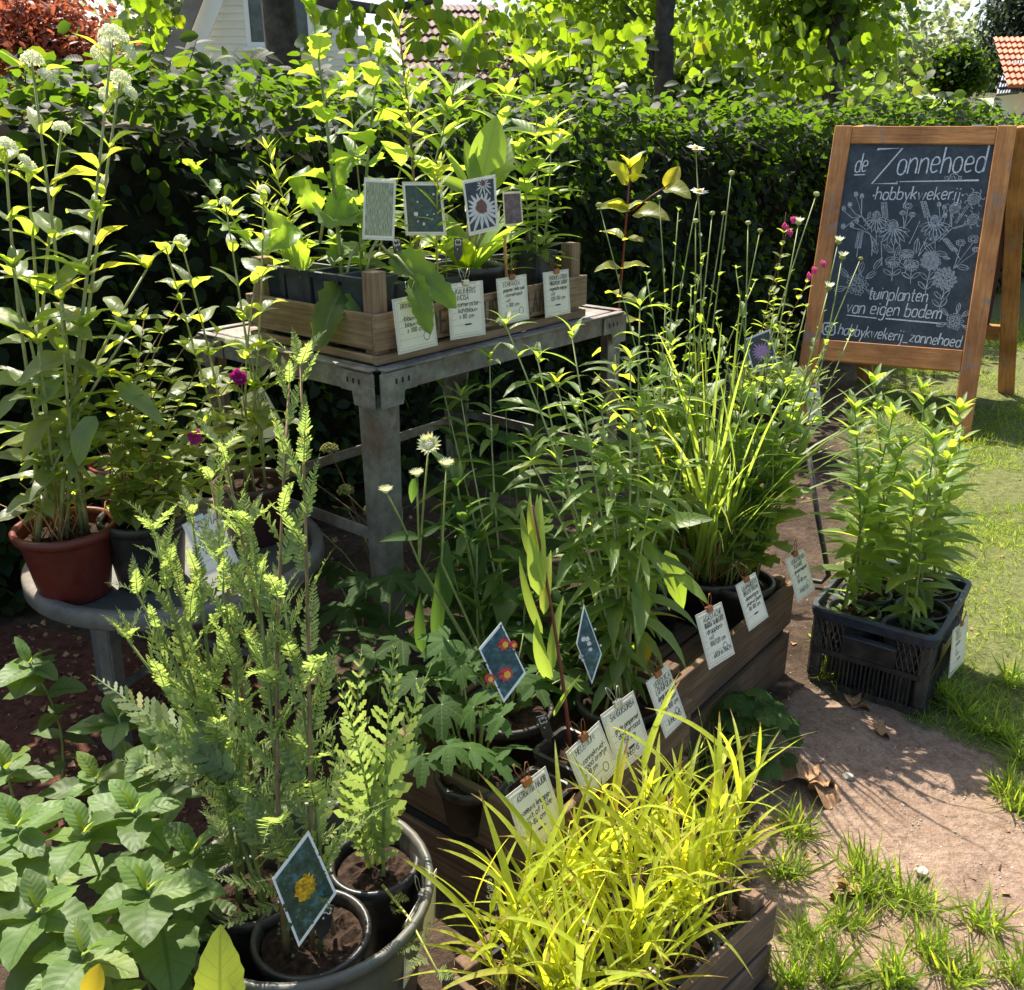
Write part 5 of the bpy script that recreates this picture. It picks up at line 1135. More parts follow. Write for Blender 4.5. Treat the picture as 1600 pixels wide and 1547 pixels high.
def petal(c, L, w, an): return [(c[0]+L*a*math.cos(an)-w*b*math.sin(an), c[1]+L*a*math.sin(an)+w*b*math.cos(an)) for a, b in ((.12, .15), (.45, .5), (.8, .42), (1, 0), (.8, -.42), (.45, -.5), (.12, -.15), (.12, .15))]
def dr(items, q, w=.0036, mat='chalkd', name='flower_drawing'): return chalk_lines([[q(*p) for p in s] for s in items], w, mat, name)
def scribble(c, rx, ry, n): return [[(c[0]+rx*math.cos(a)*r_, c[1]+ry*math.sin(a)*r_) for r_, a in ((random.random()**.5, random.uniform(0, 6.3)) for _ in range(4))] for _ in range(n)]
for c, R in (((515,705), 105), ((640,775), 130), ((945,740), 120)):               # coneflowers
    it = scribble((c[0], c[1]-18), R*.24, R*.26, 16)+[ell((c[0], c[1]-15), R*.26, R*.3)]
    for k in range(9): a = math.radians(15+150*k/8); it.append(petal((c[0], c[1]), R*(.95+.15*math.sin(a)), R*.2, a))
    it.append([(c[0], c[1]+R), (c[0]+random.uniform(-8, 8), c[1]+R+90)]); dr(it, q4)
for c, L, an in (((575,650), 100, 95), ((875,645), 110, 105), ((388,870), 110, 80), ((1055,905), 110, 130)):    # flower spikes
    it = []
    for k in range(9):
        t = k/8-.5; p = (c[0]-math.cos(math.radians(an))*L*t*-1, c[1]-math.sin(math.radians(an))*L*t)
        for s in (-1, 1): it.append(ell((p[0]+s*13, p[1]), 9, 6, .4*s, 8))
    it.append([(c[0]-math.cos(math.radians(an))*L*.5, c[1]+math.sin(math.radians(an))*L*.5), (c[0]-math.cos(math.radians(an))*L, c[1]+math.sin(math.radians(an))*L*1.2)]); dr(it, q4)
for hs_, foot in ((((745,625,34), (708,675,22), (778,688,24)), (715,790)), (((1228,868,40), (1135,895,34), (1245,945,26)), (1080,1085))):  # umbels
    it = []
    for x, y, r in hs_:
        for k in range(8): it.append(ell((x+r*.75*math.cos(k*.9), y+r*.5*math.sin(k*.9)-4), r*.3, r*.25, 0, 8))
        it.append([(x, y+r*.5), ((x+foot[0])/2+5, (y+foot[1])/2), foot])
    dr(it, q4)
for c, r, foot in (((1235,565), 52, (1090,745)), ((1093,635), 46, (1055,770)), ((1225,720), 46, (1070,785))):     # teasels
    it = [ell(c, r, r*.78, -.7)]+scribble(c, r*.95, r*.75, 34)
    for k in range(7): a = k*.9; it.append([(c[0]+r*math.cos(a), c[1]+r*.8*math.sin(a)), (c[0]+r*1.35*math.cos(a+.15), c[1]+r*1.25*math.sin(a+.15)), (c[0]+r*1.55*math.cos(a-.1), c[1]+r*1.5*math.sin(a-.1))])
    it += [[(c[0]-r*.7, c[1]+r*.6), foot], [(c[0]-r*.5, c[1]+r*.75), (foot[0]+12, foot[1]+4)]]; dr(it, q4)
dr([[(1060,770), (960,870), (880,920), (830,980)], [(1075,780), (970,885)]], q4)
for grp, foot in ((((365,535), (408,548)), (405,690)), (((320,612), (275,640), (270,770)), (405,695)), (((370,730), (335,762)), (470,830)), (((975,610), (1015,632), (1020,690)), (985,735))):          # small burnet heads
    it = []
    for x, y in grp:
        it += [ell((x, y), 14, 19, .1, 10)]+[[(x-12, y+d), (x+12, y+d-2)] for d in (-10, -4, 2, 8)]+[[(x, y+18), ((x+foot[0])/2, y+70 if y < 700 else (y+foot[1])/2), foot]]
    it.append([foot, (foot[0]+60, foot[1]+80)]); dr(it, q4)
for c in ((735,970), (635,1022), (772,1045)):                                    # flat daisies
    it = [ell(c, 56, 28)]+[petal(c, 58, 20, a) for a in np.linspace(.1, 3.04, 8)]+scribble((c[0], c[1]-14), 24, 10, 8)+[[(c[0], c[1]+28), (c[0]-4, c[1]+100), (c[0]-8, c[1]+150)], petal((c[0]-4, c[1]+110), 80, 26, -.6), petal((c[0]-4, c[1]+110), 80, 26, math.pi+.6)]; dr(it, q4)
for c, R, foot in (((1035,40), 82, (990,310)), ((1152,190), 100, (1105,455))):   # round flower clusters
    it = []
    for k in range(46):
        r_ = R*math.sqrt((k+.5)/46); a = k*2.4; p = (c[0]+r_*math.cos(a), c[1]+r_*math.sin(a)*.95); it += [ell(p, 11, 11, 0, 7), ell(p, 3, 3, 0, 5)]
    it.append([(c[0]-5, c[1]+R), ((c[0]+foot[0])/2-5, (c[1]+R+foot[1])/2), foot])
    for t in (.45, .85):
        p = (c[0]+(foot[0]-c[0])*t, c[1]+R+(foot[1]-c[1]-R)*t); it += [petal(p, 95, 30, -.9), petal(p, 95, 30, math.pi+.8)]
    dr(it, q5, .0034)
for c, R in (((420,240), 120), ((1235,545), 95)):                                # loose blossoms low on the board
    it = []
    for k in range(5):
        p = (c[0]+R*.45*math.cos(k*1.26), c[1]+R*.45*math.sin(k*1.26))
        it += [petal(p, R*.36, R*.2, k*1.26+j*1.05) for j in range(6)]+[ell(p, 8, 8, 0, 7)]
    for a in (2.9, 3.9, -.6, .5, -1.3): it += [petal((c[0]+R*.7*math.cos(a), c[1]+R*.7*math.sin(a)), R*.95, R*.34, a), [(c[0]+R*.7*math.cos(a), c[1]+R*.7*math.sin(a)), (c[0]+R*1.5*math.cos(a), c[1]+R*1.5*math.sin(a))]]
    dr(it, q5, .0032)
for p, a, L in (((480,870), 1.2, 110), ((560,900), .7, 100), ((560,1000), 2.2, 110), ((860,880), .9, 120), ((900,870), -.3, 70), ((450,720), -1.2, 60), ((690,900), 1.9, 90), ((820,850), 1.7, 120), ((930,960), .2, 110), ((1090,1060), .2, 110), ((1060,1010), 3.4, 60)):
    dr([petal(p, L, L*.34, a), [p, (p[0]+L*.9*math.cos(a), p[1]+L*.9*math.sin(a))]], q4, .003, name='leaf_drawing')
dr([[(470,830), (485,900), (480,990)], [(550,880), (555,1060)], [(835,730), (790,830), (755,900)], [(890,850), (840,940), (825,990)]], q4, .0045, name='stem_drawing')
# ------------------------------------------------------------------ plants
def pl(name, label, base, cat='plant', group=None): return thing(name, label, cat, base, 0, group)
def lpx(root, protos, a, b, up_=(0, -.6, .8), name='leaf', roll=.2, sx=1.0, stalk=None):
    """a single large leaf from one place to another"""
    p, q = A(*a), A(*b); d = q-p
    return add_leaf(root, protos, p, d, d.length, up_, name, roll, sx)
def jit2(p, r): return Vector((p[0]+random.uniform(-r, r), p[1]+random.uniform(-r, r), p[2]))
# white valerian in the red pot
soilz = tz+hr-.03
val = pl('valerian', 'tall glaucous valerian with round white flower heads in the red pot', (rp.x, rp.y, soilz))
for x, y, Y, head in ((176,62,1.95,1.25), (187,128,2.0,1.05), (50,98,1.9,1.0), (96,205,1.95,.85), (8,232,1.85,.95), (43,265,1.9,.85), (150,330,1.85,0), (20,420,1.8,0), (95,470,1.75,0), (230,420,2.0,0), (60,540,1.72,0), (200,520,1.8,0)):
    tip = A(x, y, Y); bs = jit2(val.location, .06)
    L = (tip-bs).length; n = max(4, int(L/.10))
    pts = grow(val, bs, tip, LV['cent'], n, (.10, .115, .11, .095, .07), 2, .16, .965 if head else 1, (.3, .5, .8, .95), .005, .0022, 'stemp', .018, 0 if head else 4, 1.25, math.pi/2)
    if head:
        p, d = on(pts, 1); h = add_at(val, random.choice(FL['cent']), p, d, head*.85)
        if head > .9:
            for k in range(2): q = p-d*.02+Vector((random.choice((-1, 1))*.022, random.uniform(-.02, .02), -.004)); add_stem(val, [p-d*.045, q], .0015, .0012, M['stemp']); add_at(val, random.choice(FL['cent']), q, q-(p-d*.05), head*.6)
for k in range(26):
    a = random.uniform(0, 6.28); p = jit2(val.location, .06)+Vector((0, 0, random.uniform(.0, .02))); q = p+Vector((math.cos(a)*.05, math.sin(a)*.05, random.uniform(.03, .12))); add_stem(val, [p, p.lerp(q, .5)+Vector((0, 0, .02)), q], .0016, .001, M['straw'], 'dry_stem', 4)
for a, b in (((95,640,1.8),(10,700,1.7)), ((110,560,1.8),(20,560,1.7)), ((180,600,1.85),(260,650,1.8)), ((60,720,1.78),(-10,690,1.7)), ((60,780,1.78),(0,775,1.7)), ((150,650,1.8),(95,720,1.72)), ((40,610,1.78),(-20,640,1.7))): lpx(val, LV['cent'], a, b, (0, -.5, .8))
sal = pl('sage', 'bushy small leaved sage with magenta flowers in the black pot', (sp_.x, sp_.y, tz+.15))
for x, y, Y in ((180,640,1.85),(215,560,1.9),(250,520,1.95),(280,470,2.0),(300,680,1.8),(330,600,1.9),(150,700,1.8),(240,640,1.85),(270,600,1.9),(345,700,1.85),(120,770,1.75),(200,740,1.78),(300,760,1.75),(370,640,1.95),(265,720,1.78),(340,520,2.0),(190,690,1.8),(160,760,1.76),(230,690,1.78),(255,760,1.74),(320,660,1.85),(290,540,1.95),(225,500,1.95),(200,600,1.85),(360,720,1.84),(390,700,1.9),(310,740,1.76),(140,650,1.82),(170,590,1.86),(350,660,1.9),(235,590,1.88),(385,560,2.0),(280,630,1.84),(215,740,1.75)):
    bs = jit2(sal.location, .05); tip = A(x, y, Y); n = max(5, int((tip-bs).length/.034)); grow(sal, bs, tip, LV['salvia'], n, (.038, .046, .044, .034), 2, .1, 1, (-.15, .2, .45), .0022, .001, 'stemb', .04, 3, 1.1, math.pi/2, sizejit=.3)
for x, y, Y in ((370,588,1.97),(305,684,1.8),(376,592,1.97)):
    p = A(x, y, Y); add_at(sal, FL['lip'][0], p, (.2, -.8, .3), 1.2, 'flower'); add_stem(sal, [p, p+Vector((.0, .01, -.09))], .0012, .0014, M['stemb'])
vl2 = pl('valerian', 'slender young valerian with small white buds in the maroon pot', (vp_.x, vp_.y, tz+.135))
for x, y, Y, hd_ in ((283,378,2.05,.6),(258,382,2.05,.4),(352,318,2.1,.55),(412,300,2.15,.6),(400,430,2.1,0),(375,480,2.1,0),(430,560,2.1,0)):
    bs = jit2(vl2.location, .05); tip = A(x, y, Y); n = max(5, int((tip-bs).length/.075)); pts = grow(vl2, bs, tip, LV['cent'], n, (.085, .10, .085, .055), 2, .15, .96, (.5, .75, .95), .0035, .0017, 'stemp', .03, 0, 1.2, math.pi/2)
    if hd_: p, d = on(pts, 1); add_at(vl2, random.choice(FL['cent' if hd_ > .5 else 'centbud']), p, d, hd_)

# upper crate
SZ = TZ+.018+.1
def up_plant(name, label, b, tips, cat='plant', group='plants in the upper crate', **k):
    t = pl(name, label, (b.x, b.y, SZ), cat, group)
    for x, y, Y in tips: grow(t, jit2(t.location, .025), A(x, y, Y), **k)
    return t
ta = up_plant('lobed_leaf_plant', 'tallest lobed leaved plant in the upper crate with hanging big leaves', C(.10, .2), ((487,12,2.35),), leaves=LV['lobed'], n=13, size=(.14, .13, .11, .085, .06), arr=1, elev=(.3, .5, .8, 1.1), r0=.006, r1=.002, spiral=2.4, top=5, wobble=.006)
for a, b, s in (((540,440,2.2),(492,520,2.05),1.0),((572,430,2.2),(570,530,2.05),.75),((610,400,2.2),(715,455,2.1),.65),((645,430,2.15),(668,505,2.03),.6),((540,290,2.3),(515,345,2.22),.9),((500,330,2.3),(462,275,2.25),.8),((520,300,2.3),(545,235,2.3),.9),((470,360,2.25),(430,375,2.15),.8),((480,420,2.25),(420,330,2.2),.7),((590,350,2.3),(560,310,2.2),1.0)): lpx(ta, LV['lobed'], a, b, (0, -.75, .6), sx=s)
for a, b in (((540,440,2.2),(560,380,2.25)),((572,430,2.2),(590,375,2.25)),((520,300,2.3),(500,380,2.28)),((610,400,2.2),(585,385,2.24)),((645,430,2.15),(600,392,2.22))): add_stem(ta, [A(*b), A(*a).lerp(A(*b), .5)+Vector((0, -.01, .015)), A(*a)], .004, .003, M['stemp'])
up_plant('lobed_leaf_plant', 'second tall lobed leaved plant, just right of the tallest in the crate', C(.19, .24), ((592,90,2.4),), leaves=LV['lobed'], n=11, size=(.14, .12, .10, .075), arr=1, elev=(.3, .6, 1.0), r0=.006, r1=.002, spiral=2.4, top=4, wobble=.008)
up_plant('golden_leaf_plant', 'feathery golden shoot at the left of the upper crate', C(.075, .31), ((418,232,2.4),(405,300,2.38)), leaves=LV['golds'], n=15, size=(.07, .08, .07, .05), arr=2, elev=(.4, .7, 1.0), r0=.003, r1=.0013, mat='stemy', spiral=1.9, top=5)
up_plant('lobed_leaf_plant', 'thin stem with rounded leaves at the far left of the upper crate', C(.06, .40), ((306,268,2.45),(330,330,2.4)), leaves=LV['lobed'], n=6, size=(.08, .09, .06), arr=1, elev=(.4, .9), r0=.003, r1=.0015, spiral=2.4, top=2)
up_plant('golden_leaf_plant', 'tall reddish stemmed shoot with narrow golden leaves in the upper crate', C(.28, .12), ((623,42,2.35),), leaves=LV['golds'], n=20, size=(.08, .085, .08, .06), arr=2, elev=(.5, .7, .9), r0=.005, r1=.0018, mat='stemb', spiral=1.7, top=5, wobble=.012)
up_plant('golden_leaf_plant', 'short bright golden shoot in front of the dark photo card', C(.27, .07), ((684,268,2.28),), leaves=LV['golds'], n=17, size=(.075, .08, .06), arr=2, elev=(.3, .6, .9), r0=.003, r1=.0013, mat='stemy', spiral=1.9, top=5)
up_plant('lance_leaf_plant', 'clump of pale lance leaved stems behind the dark photo card', C(.30, .34), ((545,138,2.5),(660,150,2.55)), leaves=LV['lance'], n=6, size=(.11, .12, .11, .08), arr=2, elev=(.4, .7, .9), r0=.0035, r1=.0015, spiral=1.6, top=5)
up_plant('lance_leaf_plant', 'tall lance leaved stems left of the coneflower card', C(.40, .28), ((728,72,2.55),(700,180,2.5)), leaves=LV['lance'], n=6, size=(.11, .125, .115, .085), arr=2, elev=(.4, .7, .9), r0=.0035, r1=.0015, spiral=1.6, top=5)
ec = pl('coneflower', 'coneflower clump with broad upright leaves behind the daisy photo card', (pe.x, pe.y, TZ+.145), group='plants in the upper crate')
rosette(ec, ec.location, LV['ech'], 16, (.14, .2), .02, (.8, 1.35))
for a, b, s in (((748,300,2.42),(778,178,2.4),.95),((760,280,2.42),(805,255,2.35),.7),((735,300,2.42),(700,235,2.38),.6),((752,310,2.4),(725,215,2.4),.65),((770,300,2.45),(800,190,2.5),.7),((745,310,2.4),(690,270,2.3),.7)): lpx(ec, LV['ech'], a, b, (0, -.8, .5), sx=s)
for k in range(9): p = jit2(ec.location, .02); add_stem(ec, [p, A(735+k*6, 320, 2.42)], .003, .0025, M['stemp'], 'leaf_stalk')
up_plant('whorled_leaf_plant', 'tall culver stems with whorled leaves at the right end of the crate', C(.655, .09), ((836,108,2.6),(815,240,2.55),(862,200,2.7)), leaves=LV['lance'], n=7, size=(.09, .105, .10, .08), arr=4, elev=(.25, .4, .7), r0=.003, r1=.0014, mat='stemp', spiral=.6, top=5)
up_plant('whorled_leaf_plant', 'paler culver stems behind the daisy photo at the crate end', C(.60, .24), ((792,150,2.75),(870,230,2.8)), leaves=LV['lance'], n=7, size=(.09, .11, .10, .075), arr=3, elev=(.3, .5, .8), r0=.003, r1=.0014, spiral=.9, top=4)
fl_ = pl('lance_leaf_plant', 'low leafy filler growing between pots in the upper crate', C(.34, .18, SZ), group='plants in the upper crate')
for x, y, Y in ((560,340,2.25),(640,360,2.3),(700,360,2.35),(800,340,2.55),(520,375,2.3),(855,350,2.65)):
    grow(fl_, Vector((A(x, 400, Y).x, Y, SZ-.01)), A(x, y, Y), LV['lance'], 5, (.07, .06, .04), 2, .2, 1, (.3, .8), .002, .0012, 'stem', .02, 4)

# yarrow in the tub
yr = [pl('yarrow', l, (p.x, p.y, .23), group='yarrow in the tub') for p, l in zip(tubp, ('tall yarrow with brown stems in the front pot of the tub', 'young upright yarrow fronds in the back right pot of the tub', 'sprawling yarrow in the left pot of the tub'))]
for k, tips in ((0, ((470,572,1.35),(452,600,1.36),(350,705,1.3),(392,820,1.25),(440,930,1.25))), (2, ((240,830,1.3),(300,805,1.35),(330,750,1.35),(215,930,1.25),(265,880,1.3),(340,870,1.25),(200,1000,1.25)))):
    for x, y, Y in tips:
        bs = jit2(yr[k].location, .035); tip = A(x, y, Y); n = max(6, int((tip-bs).length/.042))
        grow(yr[k], bs, tip, LV['yar'], n, (.12, .135, .13, .115, .10, .075), 1, .13, .97, (.7, 1.05, 1.2, 1.3), .0042, .0018, 'stemb' if y < 800 else 'stem', .02, 4, 1.2, 2.4, name='frond', roll=.4, sx=.8)
def fronds(root, c, lst, up_=(0, -.5, .6)):
    for x, y, Y in lst: p = jit2(c, .02); q = A(x, y, Y); add_leaf(root, LV['yar'], p, q-p, (q-p).length, up_, 'frond', .3, .62)
fronds(yr[1], yr[1].location, ((595,1010,1.25),(560,1070,1.2),(520,1040,1.25),(632,1050,1.28),(500,1120,1.3)))
fronds(yr[2], yr[2].location+Vector((0, 0, .22)), ((130,1040,1.3),(200,960,1.28),(180,1100,1.2),(260,1150,1.2),(170,1180,1.3)))
fronds(yr[0], yr[0].location+Vector((0, 0, .1)), ((395,1200,1.15),(540,1170,1.22),(330,1260,1.1),(420,1290,1.04),(545,1280,1.08)))
q = A(690, 1530, 1.0); p = yr[1].location+Vector((.02, -.05, .01)); add_stem(yr[1], [p, p.lerp(q, .5)+Vector((0, 0, .02)), q], .003, .0012, M['stemy'])
for k in range(7): pp = p.lerp(q, .15+.13*k); add_leaf(yr[1], LV['feath'], pp, (random.uniform(-.6, .6), -.5, .5), .045, UP, 'frond', .5)

# shrub at the near left corner
shrub = pl('shrub', 'leafy shrub with pale green oval leaves in the near left corner', A(120, 1600, 1.05)*1); shrub.location.z = 0
for x, y, Y, s in ((60,1420,.98,1.15),(230,1390,1.02,1.1),(240,1175,1.3,.9),(150,1215,1.3,.9),(45,1035,1.6,1.0),(185,1120,1.45,.9),(25,1290,1.12,1),(130,1300,1.12,1),(210,1265,1.15,1),(10,1200,1.3,.9),(300,1330,1.1,.7),(130,1490,.92,1),(-30,1350,1.05,1)):
    tip = A(x, y, Y); bs = Vector((tip.x+random.uniform(-.06, .06), tip.y+random.uniform(.0, .1), 0))
    n = max(3, int(tip.z/.075)); grow(shrub, bs, tip, LV['hyd'], n, (.065*s, .085*s, .095*s, .085*s), 2, .25, .93, (.05, .2, .3), .004, .0022, 'stem', .03, 0, 1.1, math.pi/2, roll=.2)
    rosette(shrub, tip, LV['gold'], 2, (.03, .04), .002, (.9, 1.2)); rosette(shrub, tip, LV['hyd'], 2, (.05, .06), .003, (.8, 1.1)); a0 = random.uniform(0, 3)
    for k in range(4): a = a0+k*math.pi/2; e = random.uniform(.05, .4); add_leaf(shrub, LV['hyd'], tip-Vector((0, 0, .012)), (math.cos(a)*math.cos(e), math.sin(a)*math.cos(e), math.sin(e)), .08*s*random.uniform(.8, 1.1), UP)
lpx(shrub, LV['hyd'], (345,1590,.95), (340,1478,.93), (0, -.7, .6)); lpx(shrub, LV['yleaf'], (140,1560,.85), (150,1515,.85), (0, -.7, .6), name='yellow_leaf')

# yellow grass
for i, p in enumerate(ypots):
    g = pl('yellow_grass', 'golden yellow grass clump, %s along the %s row of the front crate' % (('nearest', 'second', 'third', 'farthest')[i % 4], ('right', 'left')[i//4]), (p.x, p.y, .12), 'grass', 'golden grass clumps in the front crate')
    for k in range(16 if i < 4 else 14):
        bs = jit2(g.location, .03); h = random.uniform(.09, .21)*(.85 + .14*(i % 4))*(1 if i < 4 else .92); lean = Vector((random.gauss(0, .026), random.gauss(0, .026), 0)); tip = bs+lean+Vector((0, 0, h))
        pts = stem_pts(bs, tip, 6, .02); add_stem(g, pts, .0018, .001, M['stemy'], 'stem', 4); az = random.uniform(0, 6.28)
        for j in range(4):
            q, d = on(pts, .35+.65*j/3); a = az+j*math.pi+random.uniform(-.5, .5); e = random.uniform(.8, 1.4)
            add_leaf(g, LV['yel'], q, (math.cos(a)*math.cos(e), math.sin(a)*math.cos(e), math.sin(e)), random.uniform(.095, .19), (-math.cos(a)*math.sin(e), -math.sin(a)*math.sin(e), math.cos(e)), 'blade', .25)

    for k in range(7):
        p = jit2(g.location, .045); a = random.uniform(0, 6.28); add_stem(g, [p, p+Vector((math.cos(a)*.03, math.sin(a)*.03, .03)), p+Vector((math.cos(a)*.07, math.sin(a)*.07, random.uniform(.005, .05)))], .0011, .0006, M['straw'], 'straw', 3)

# moor grass
mg = pl('moor_grass', 'fountain of bright green upright moor grass in the rear lower crate', (moor_p.x, moor_p.y, lz+.106), 'grass')
for k in range(120):
    a = random.uniform(0, 6.28); r_ = .055*random.random()**.5; p = mg.location+Vector((math.cos(a)*r_-.01, math.sin(a)*r_, 0)); e = random.gauss(1.44, .12); a += random.gauss(0, .6)
    add_leaf(mg, LV['moor'], p, (math.cos(a)*math.cos(e), math.sin(a)*math.cos(e), math.sin(e)), random.uniform(.3, .72), (-math.cos(a)*math.sin(e), -math.sin(a)*math.sin(e), math.cos(e)), 'blade', .25)
for k in range(120):
    a = random.uniform(0, 6.28); p = mg.location+Vector((math.cos(a), math.sin(a), 0))*.075*random.random()**.5; add_stem(mg, [p, p+Vector((random.gauss(0, .03), random.gauss(0, .03), random.uniform(.05, .17)))], .0012, .0008, M['straw'], 'straw', 3)
for a, b in (((1130,740,2.1),(1040,560,2.0)),((1150,720,2.1),(1230,690,1.95)),((1120,700,2.1),(1100,520,2.2)),((1140,700,2.1),(1190,560,2.1)),((1150,740,2.1),(1120,500,2.1))): lpx(mg, LV['moor'], a, b, (0, -.4, .9), 'blade', sx=.6)

# daisies in bud, tall above the moor grass
da = [pl('daisy', l, (p.x, p.y, lz+.11), group='ox-eye daisies in bud') for p, l in ((dai_p, 'budding daisies with thin stems at the far end of the lower row'), (dai2_p, 'taller open white daisies behind the moor grass'))]
for i, x, y, Y, kind in ((1,1087,232,2.5,'rays'),(1,1092,300,2.45,'rays'),(1,1143,270,2.45,'calyx'),(0,1276,303,2.5,'calyx'),(1,1131,333,2.4,'calyx'),(1,1113,333,2.45,'calyx'),(0,1169,348,2.4,'calyx'),(0,1188,360,2.4,'calyx'),(0,1248,348,2.45,'raysup'),(1,936,320,2.6,'calyx'),(1,1030,308,2.5,'calyx'),(1,1087,345,2.4,'calyx'),(0,1310,378,2.35,'raysup'),(0,1316,402,2.35,'raysup'),(0,1345,404,2.4,'calyx'),(0,1295,450,2.3,'raysup'),(1,1060,330,2.4,'bud'),(0,1150,420,2.3,'bud'),(0,1210,470,2.3,'bud'),(0,1290,540,2.2,'bud'),(0,1250,600,2.2,'bud'),(1,1010,430,2.4,'bud'),(0,1330,520,2.3,'bud'),(1,1180,440,2.4,'bud'),(1,1040,480,2.35,'bud'),(1,1080,450,2.35,'bud'),(0,1120,500,2.25,'bud'),(0,1230,520,2.2,'bud'),(0,1260,480,2.25,'bud'),(0,1170,540,2.2,'bud'),(0,1200,600,2.15,'bud'),(0,1280,640,2.15,'bud'),(1,1010,540,2.3,'bud'),(1,1100,400,2.4,'bud')):
    t = da[i]; bs = jit2(t.location, .045); tip = A(x, y, Y); pts = grow(t, bs, tip, LV['small'], 16, (.075, .09, .085, .06, .03, .016), 1, .08, .8 if kind != 'bud' else .97, (.5, .8, 1.0), .0026, .0014, 'stem', .02, 0 if kind != 'bud' else 4, 1.1, 2.4, sizejit=.3)
    p, d = on(pts, 1)
    if kind == 'rays': add_at(t, random.choice(FL['rays']), p, (.1, -.25, 1), 1.15); add_at(t, FL['disc'], p+Vector((0, 0, .002)), (0, -.2, 1), 1.0, 'flower_centre'); add_at(t, FL['calyx'], p-Vector((0, 0, .004)), (0, 0, 1), .9, 'bud')
    elif kind == 'raysup': add_at(t, random.choice(FL['raysup']), p, (.1, -.1, 1), .85); add_at(t, FL['calyx'], p, d, 1.0, 'bud')
    elif kind == 'calyx': add_at(t, FL['calyx'], p, d, random.uniform(.8, 1.15), 'bud')
pink = pl('sage', 'airy sage with bright pink flowers before the chalkboard edge', (back_p.x-.06, back_p.y, .22))
for x, y, Y, fl in ((1232,352,3.9,1),(1228,332,3.9,0),(1272,420,3.9,1),(1210,470,3.9,0),(1250,500,3.9,0)):
    tip = A(x, y, Y); pts = grow(pink, jit2(pink.location, .05), tip, LV['salvia'], 12, (.07, .06, .05, .035), 2, .2, .9, (.3, .7), .003, .0014, 'stemb', .03, 0)
    if fl:
        for k in range(3): add_at(pink, FL['lip'][1], tip+Vector((random.uniform(-.03, .03), -.02, -.024*k+.02)), (.4, -.6, .2), 1.35, 'flower')
sca = pl('pincushion_plant', 'soft grey green feathery pincushion plant in the back black pot', (back_p.x+.03, back_p.y-.02, .225))
rosette(sca, sca.location, LV['feath'], 60, (.12, .24), .06, (.25, 1.2), name='frond')
for x, y in ((1170,560),(1210,600),(1240,610),(1150,610),(1230,570)): lpx(sca, LV['feath'], (1200,650,4.1), (x, y, 4.0), name='frond')

# coppery shoot behind the table
rd = pl('red_stem_plant', 'red stemmed shoot with coppery yellow leaf pairs beyond the table end', (A(945, 560, 3.35).x, 3.35, 0))
grow(rd, rd.location, A(985, 262, 3.2), LV['redst'], 11, (.09, .105, .11, .09), 2, .2, .97, (.1, .3, .5), .006, .003, 'stemr', .01, 4, 1.0, math.pi/2)
for a, b in (((985,330,3.2),(940,308,3.15)),((980,290,3.2),(958,240,3.2)),((988,285,3.2),(1003,242,3.2)),((990,335,3.2),(1040,320,3.1)),((1040,295,3.2),(1062,255,3.2)),((1040,295,3.2),(1075,290,3.1))): lpx(rd, LV['redst'], a, b)
add_stem(rd, [A(988, 330, 3.2), A(1015, 308, 3.2), A(1050, 285, 3.2)], .003, .0015, M['stemr'])

# narrow leaved speedwell stems
def speed(label, b, z, tips, n0=.062, size=(.10, .13, .13, .11, .07), protos='narrow', grp='tall speedwell stems in the lower row', arr=2, nm='speedwell', el=(-.1, .15, .35, .7)):
    t = pl(nm, label, (b.x, b.y, z), group=grp)
    for x, y, Y in tips:
        tip = A(x, y, Y); bs = jit2(t.location, .04); n = max(6, int((tip-bs).length/n0)); grow(t, bs, tip, LV[protos], n, size, arr, .14, .985, el, .0035, .0015, 'stemp', .014, 4, 1.15, 1.2)
    return t
speed('tall speedwell with drooping narrow leaves beside the fourth lower card', ver_p, lz+.1, ((893,520,1.95),(790,508,2.0),(870,600,1.9),(985,560,1.9),(940,640,1.85),(1000,640,1.85),(1060,730,1.8),(840,560,2.0),(830,720,1.85),(955,720,1.8),(1020,760,1.75)))
speed('tall narrow leaved speedwell left of the moor grass', kal_p, lz+.1, ((1000,478,2.2),(1050,540,2.2),(960,580,2.15),(900,640,2.1),(1010,600,2.15),(925,700,2.1),(1080,600,2.1),(985,680,2.05),(870,720,2.05)))
for a, b in (((1050,890,1.8),(1110,935,1.72)),((1040,860,1.8),(1075,960,1.75)),((1020,900,1.8),(985,990,1.72)),((1000,860,1.8),(950,930,1.75)),((1030,820,1.8),(1110,800,1.75)),((990,830,1.8),(945,860,1.74)),((1010,950,1.75),(1040,1000,1.7))): lpx([o for o in COL.objects if o.name.startswith('speedwell')][0], LV['lance'], a, b, sx=1.1)
lpx([o for o in COL.objects if o.name.startswith('speedwell')][0], LV['yleaf'], (1012,990,1.72), (1000,1045,1.66), name='yellow_leaf', sx=.7)
sw3 = speed('shorter speedwell stems with drooping leaves beside the table leg', RW(O2, .38, .36), lz, ((765,560,2.2),(720,620,2.15),(690,600,2.2),(830,690,2.1)))

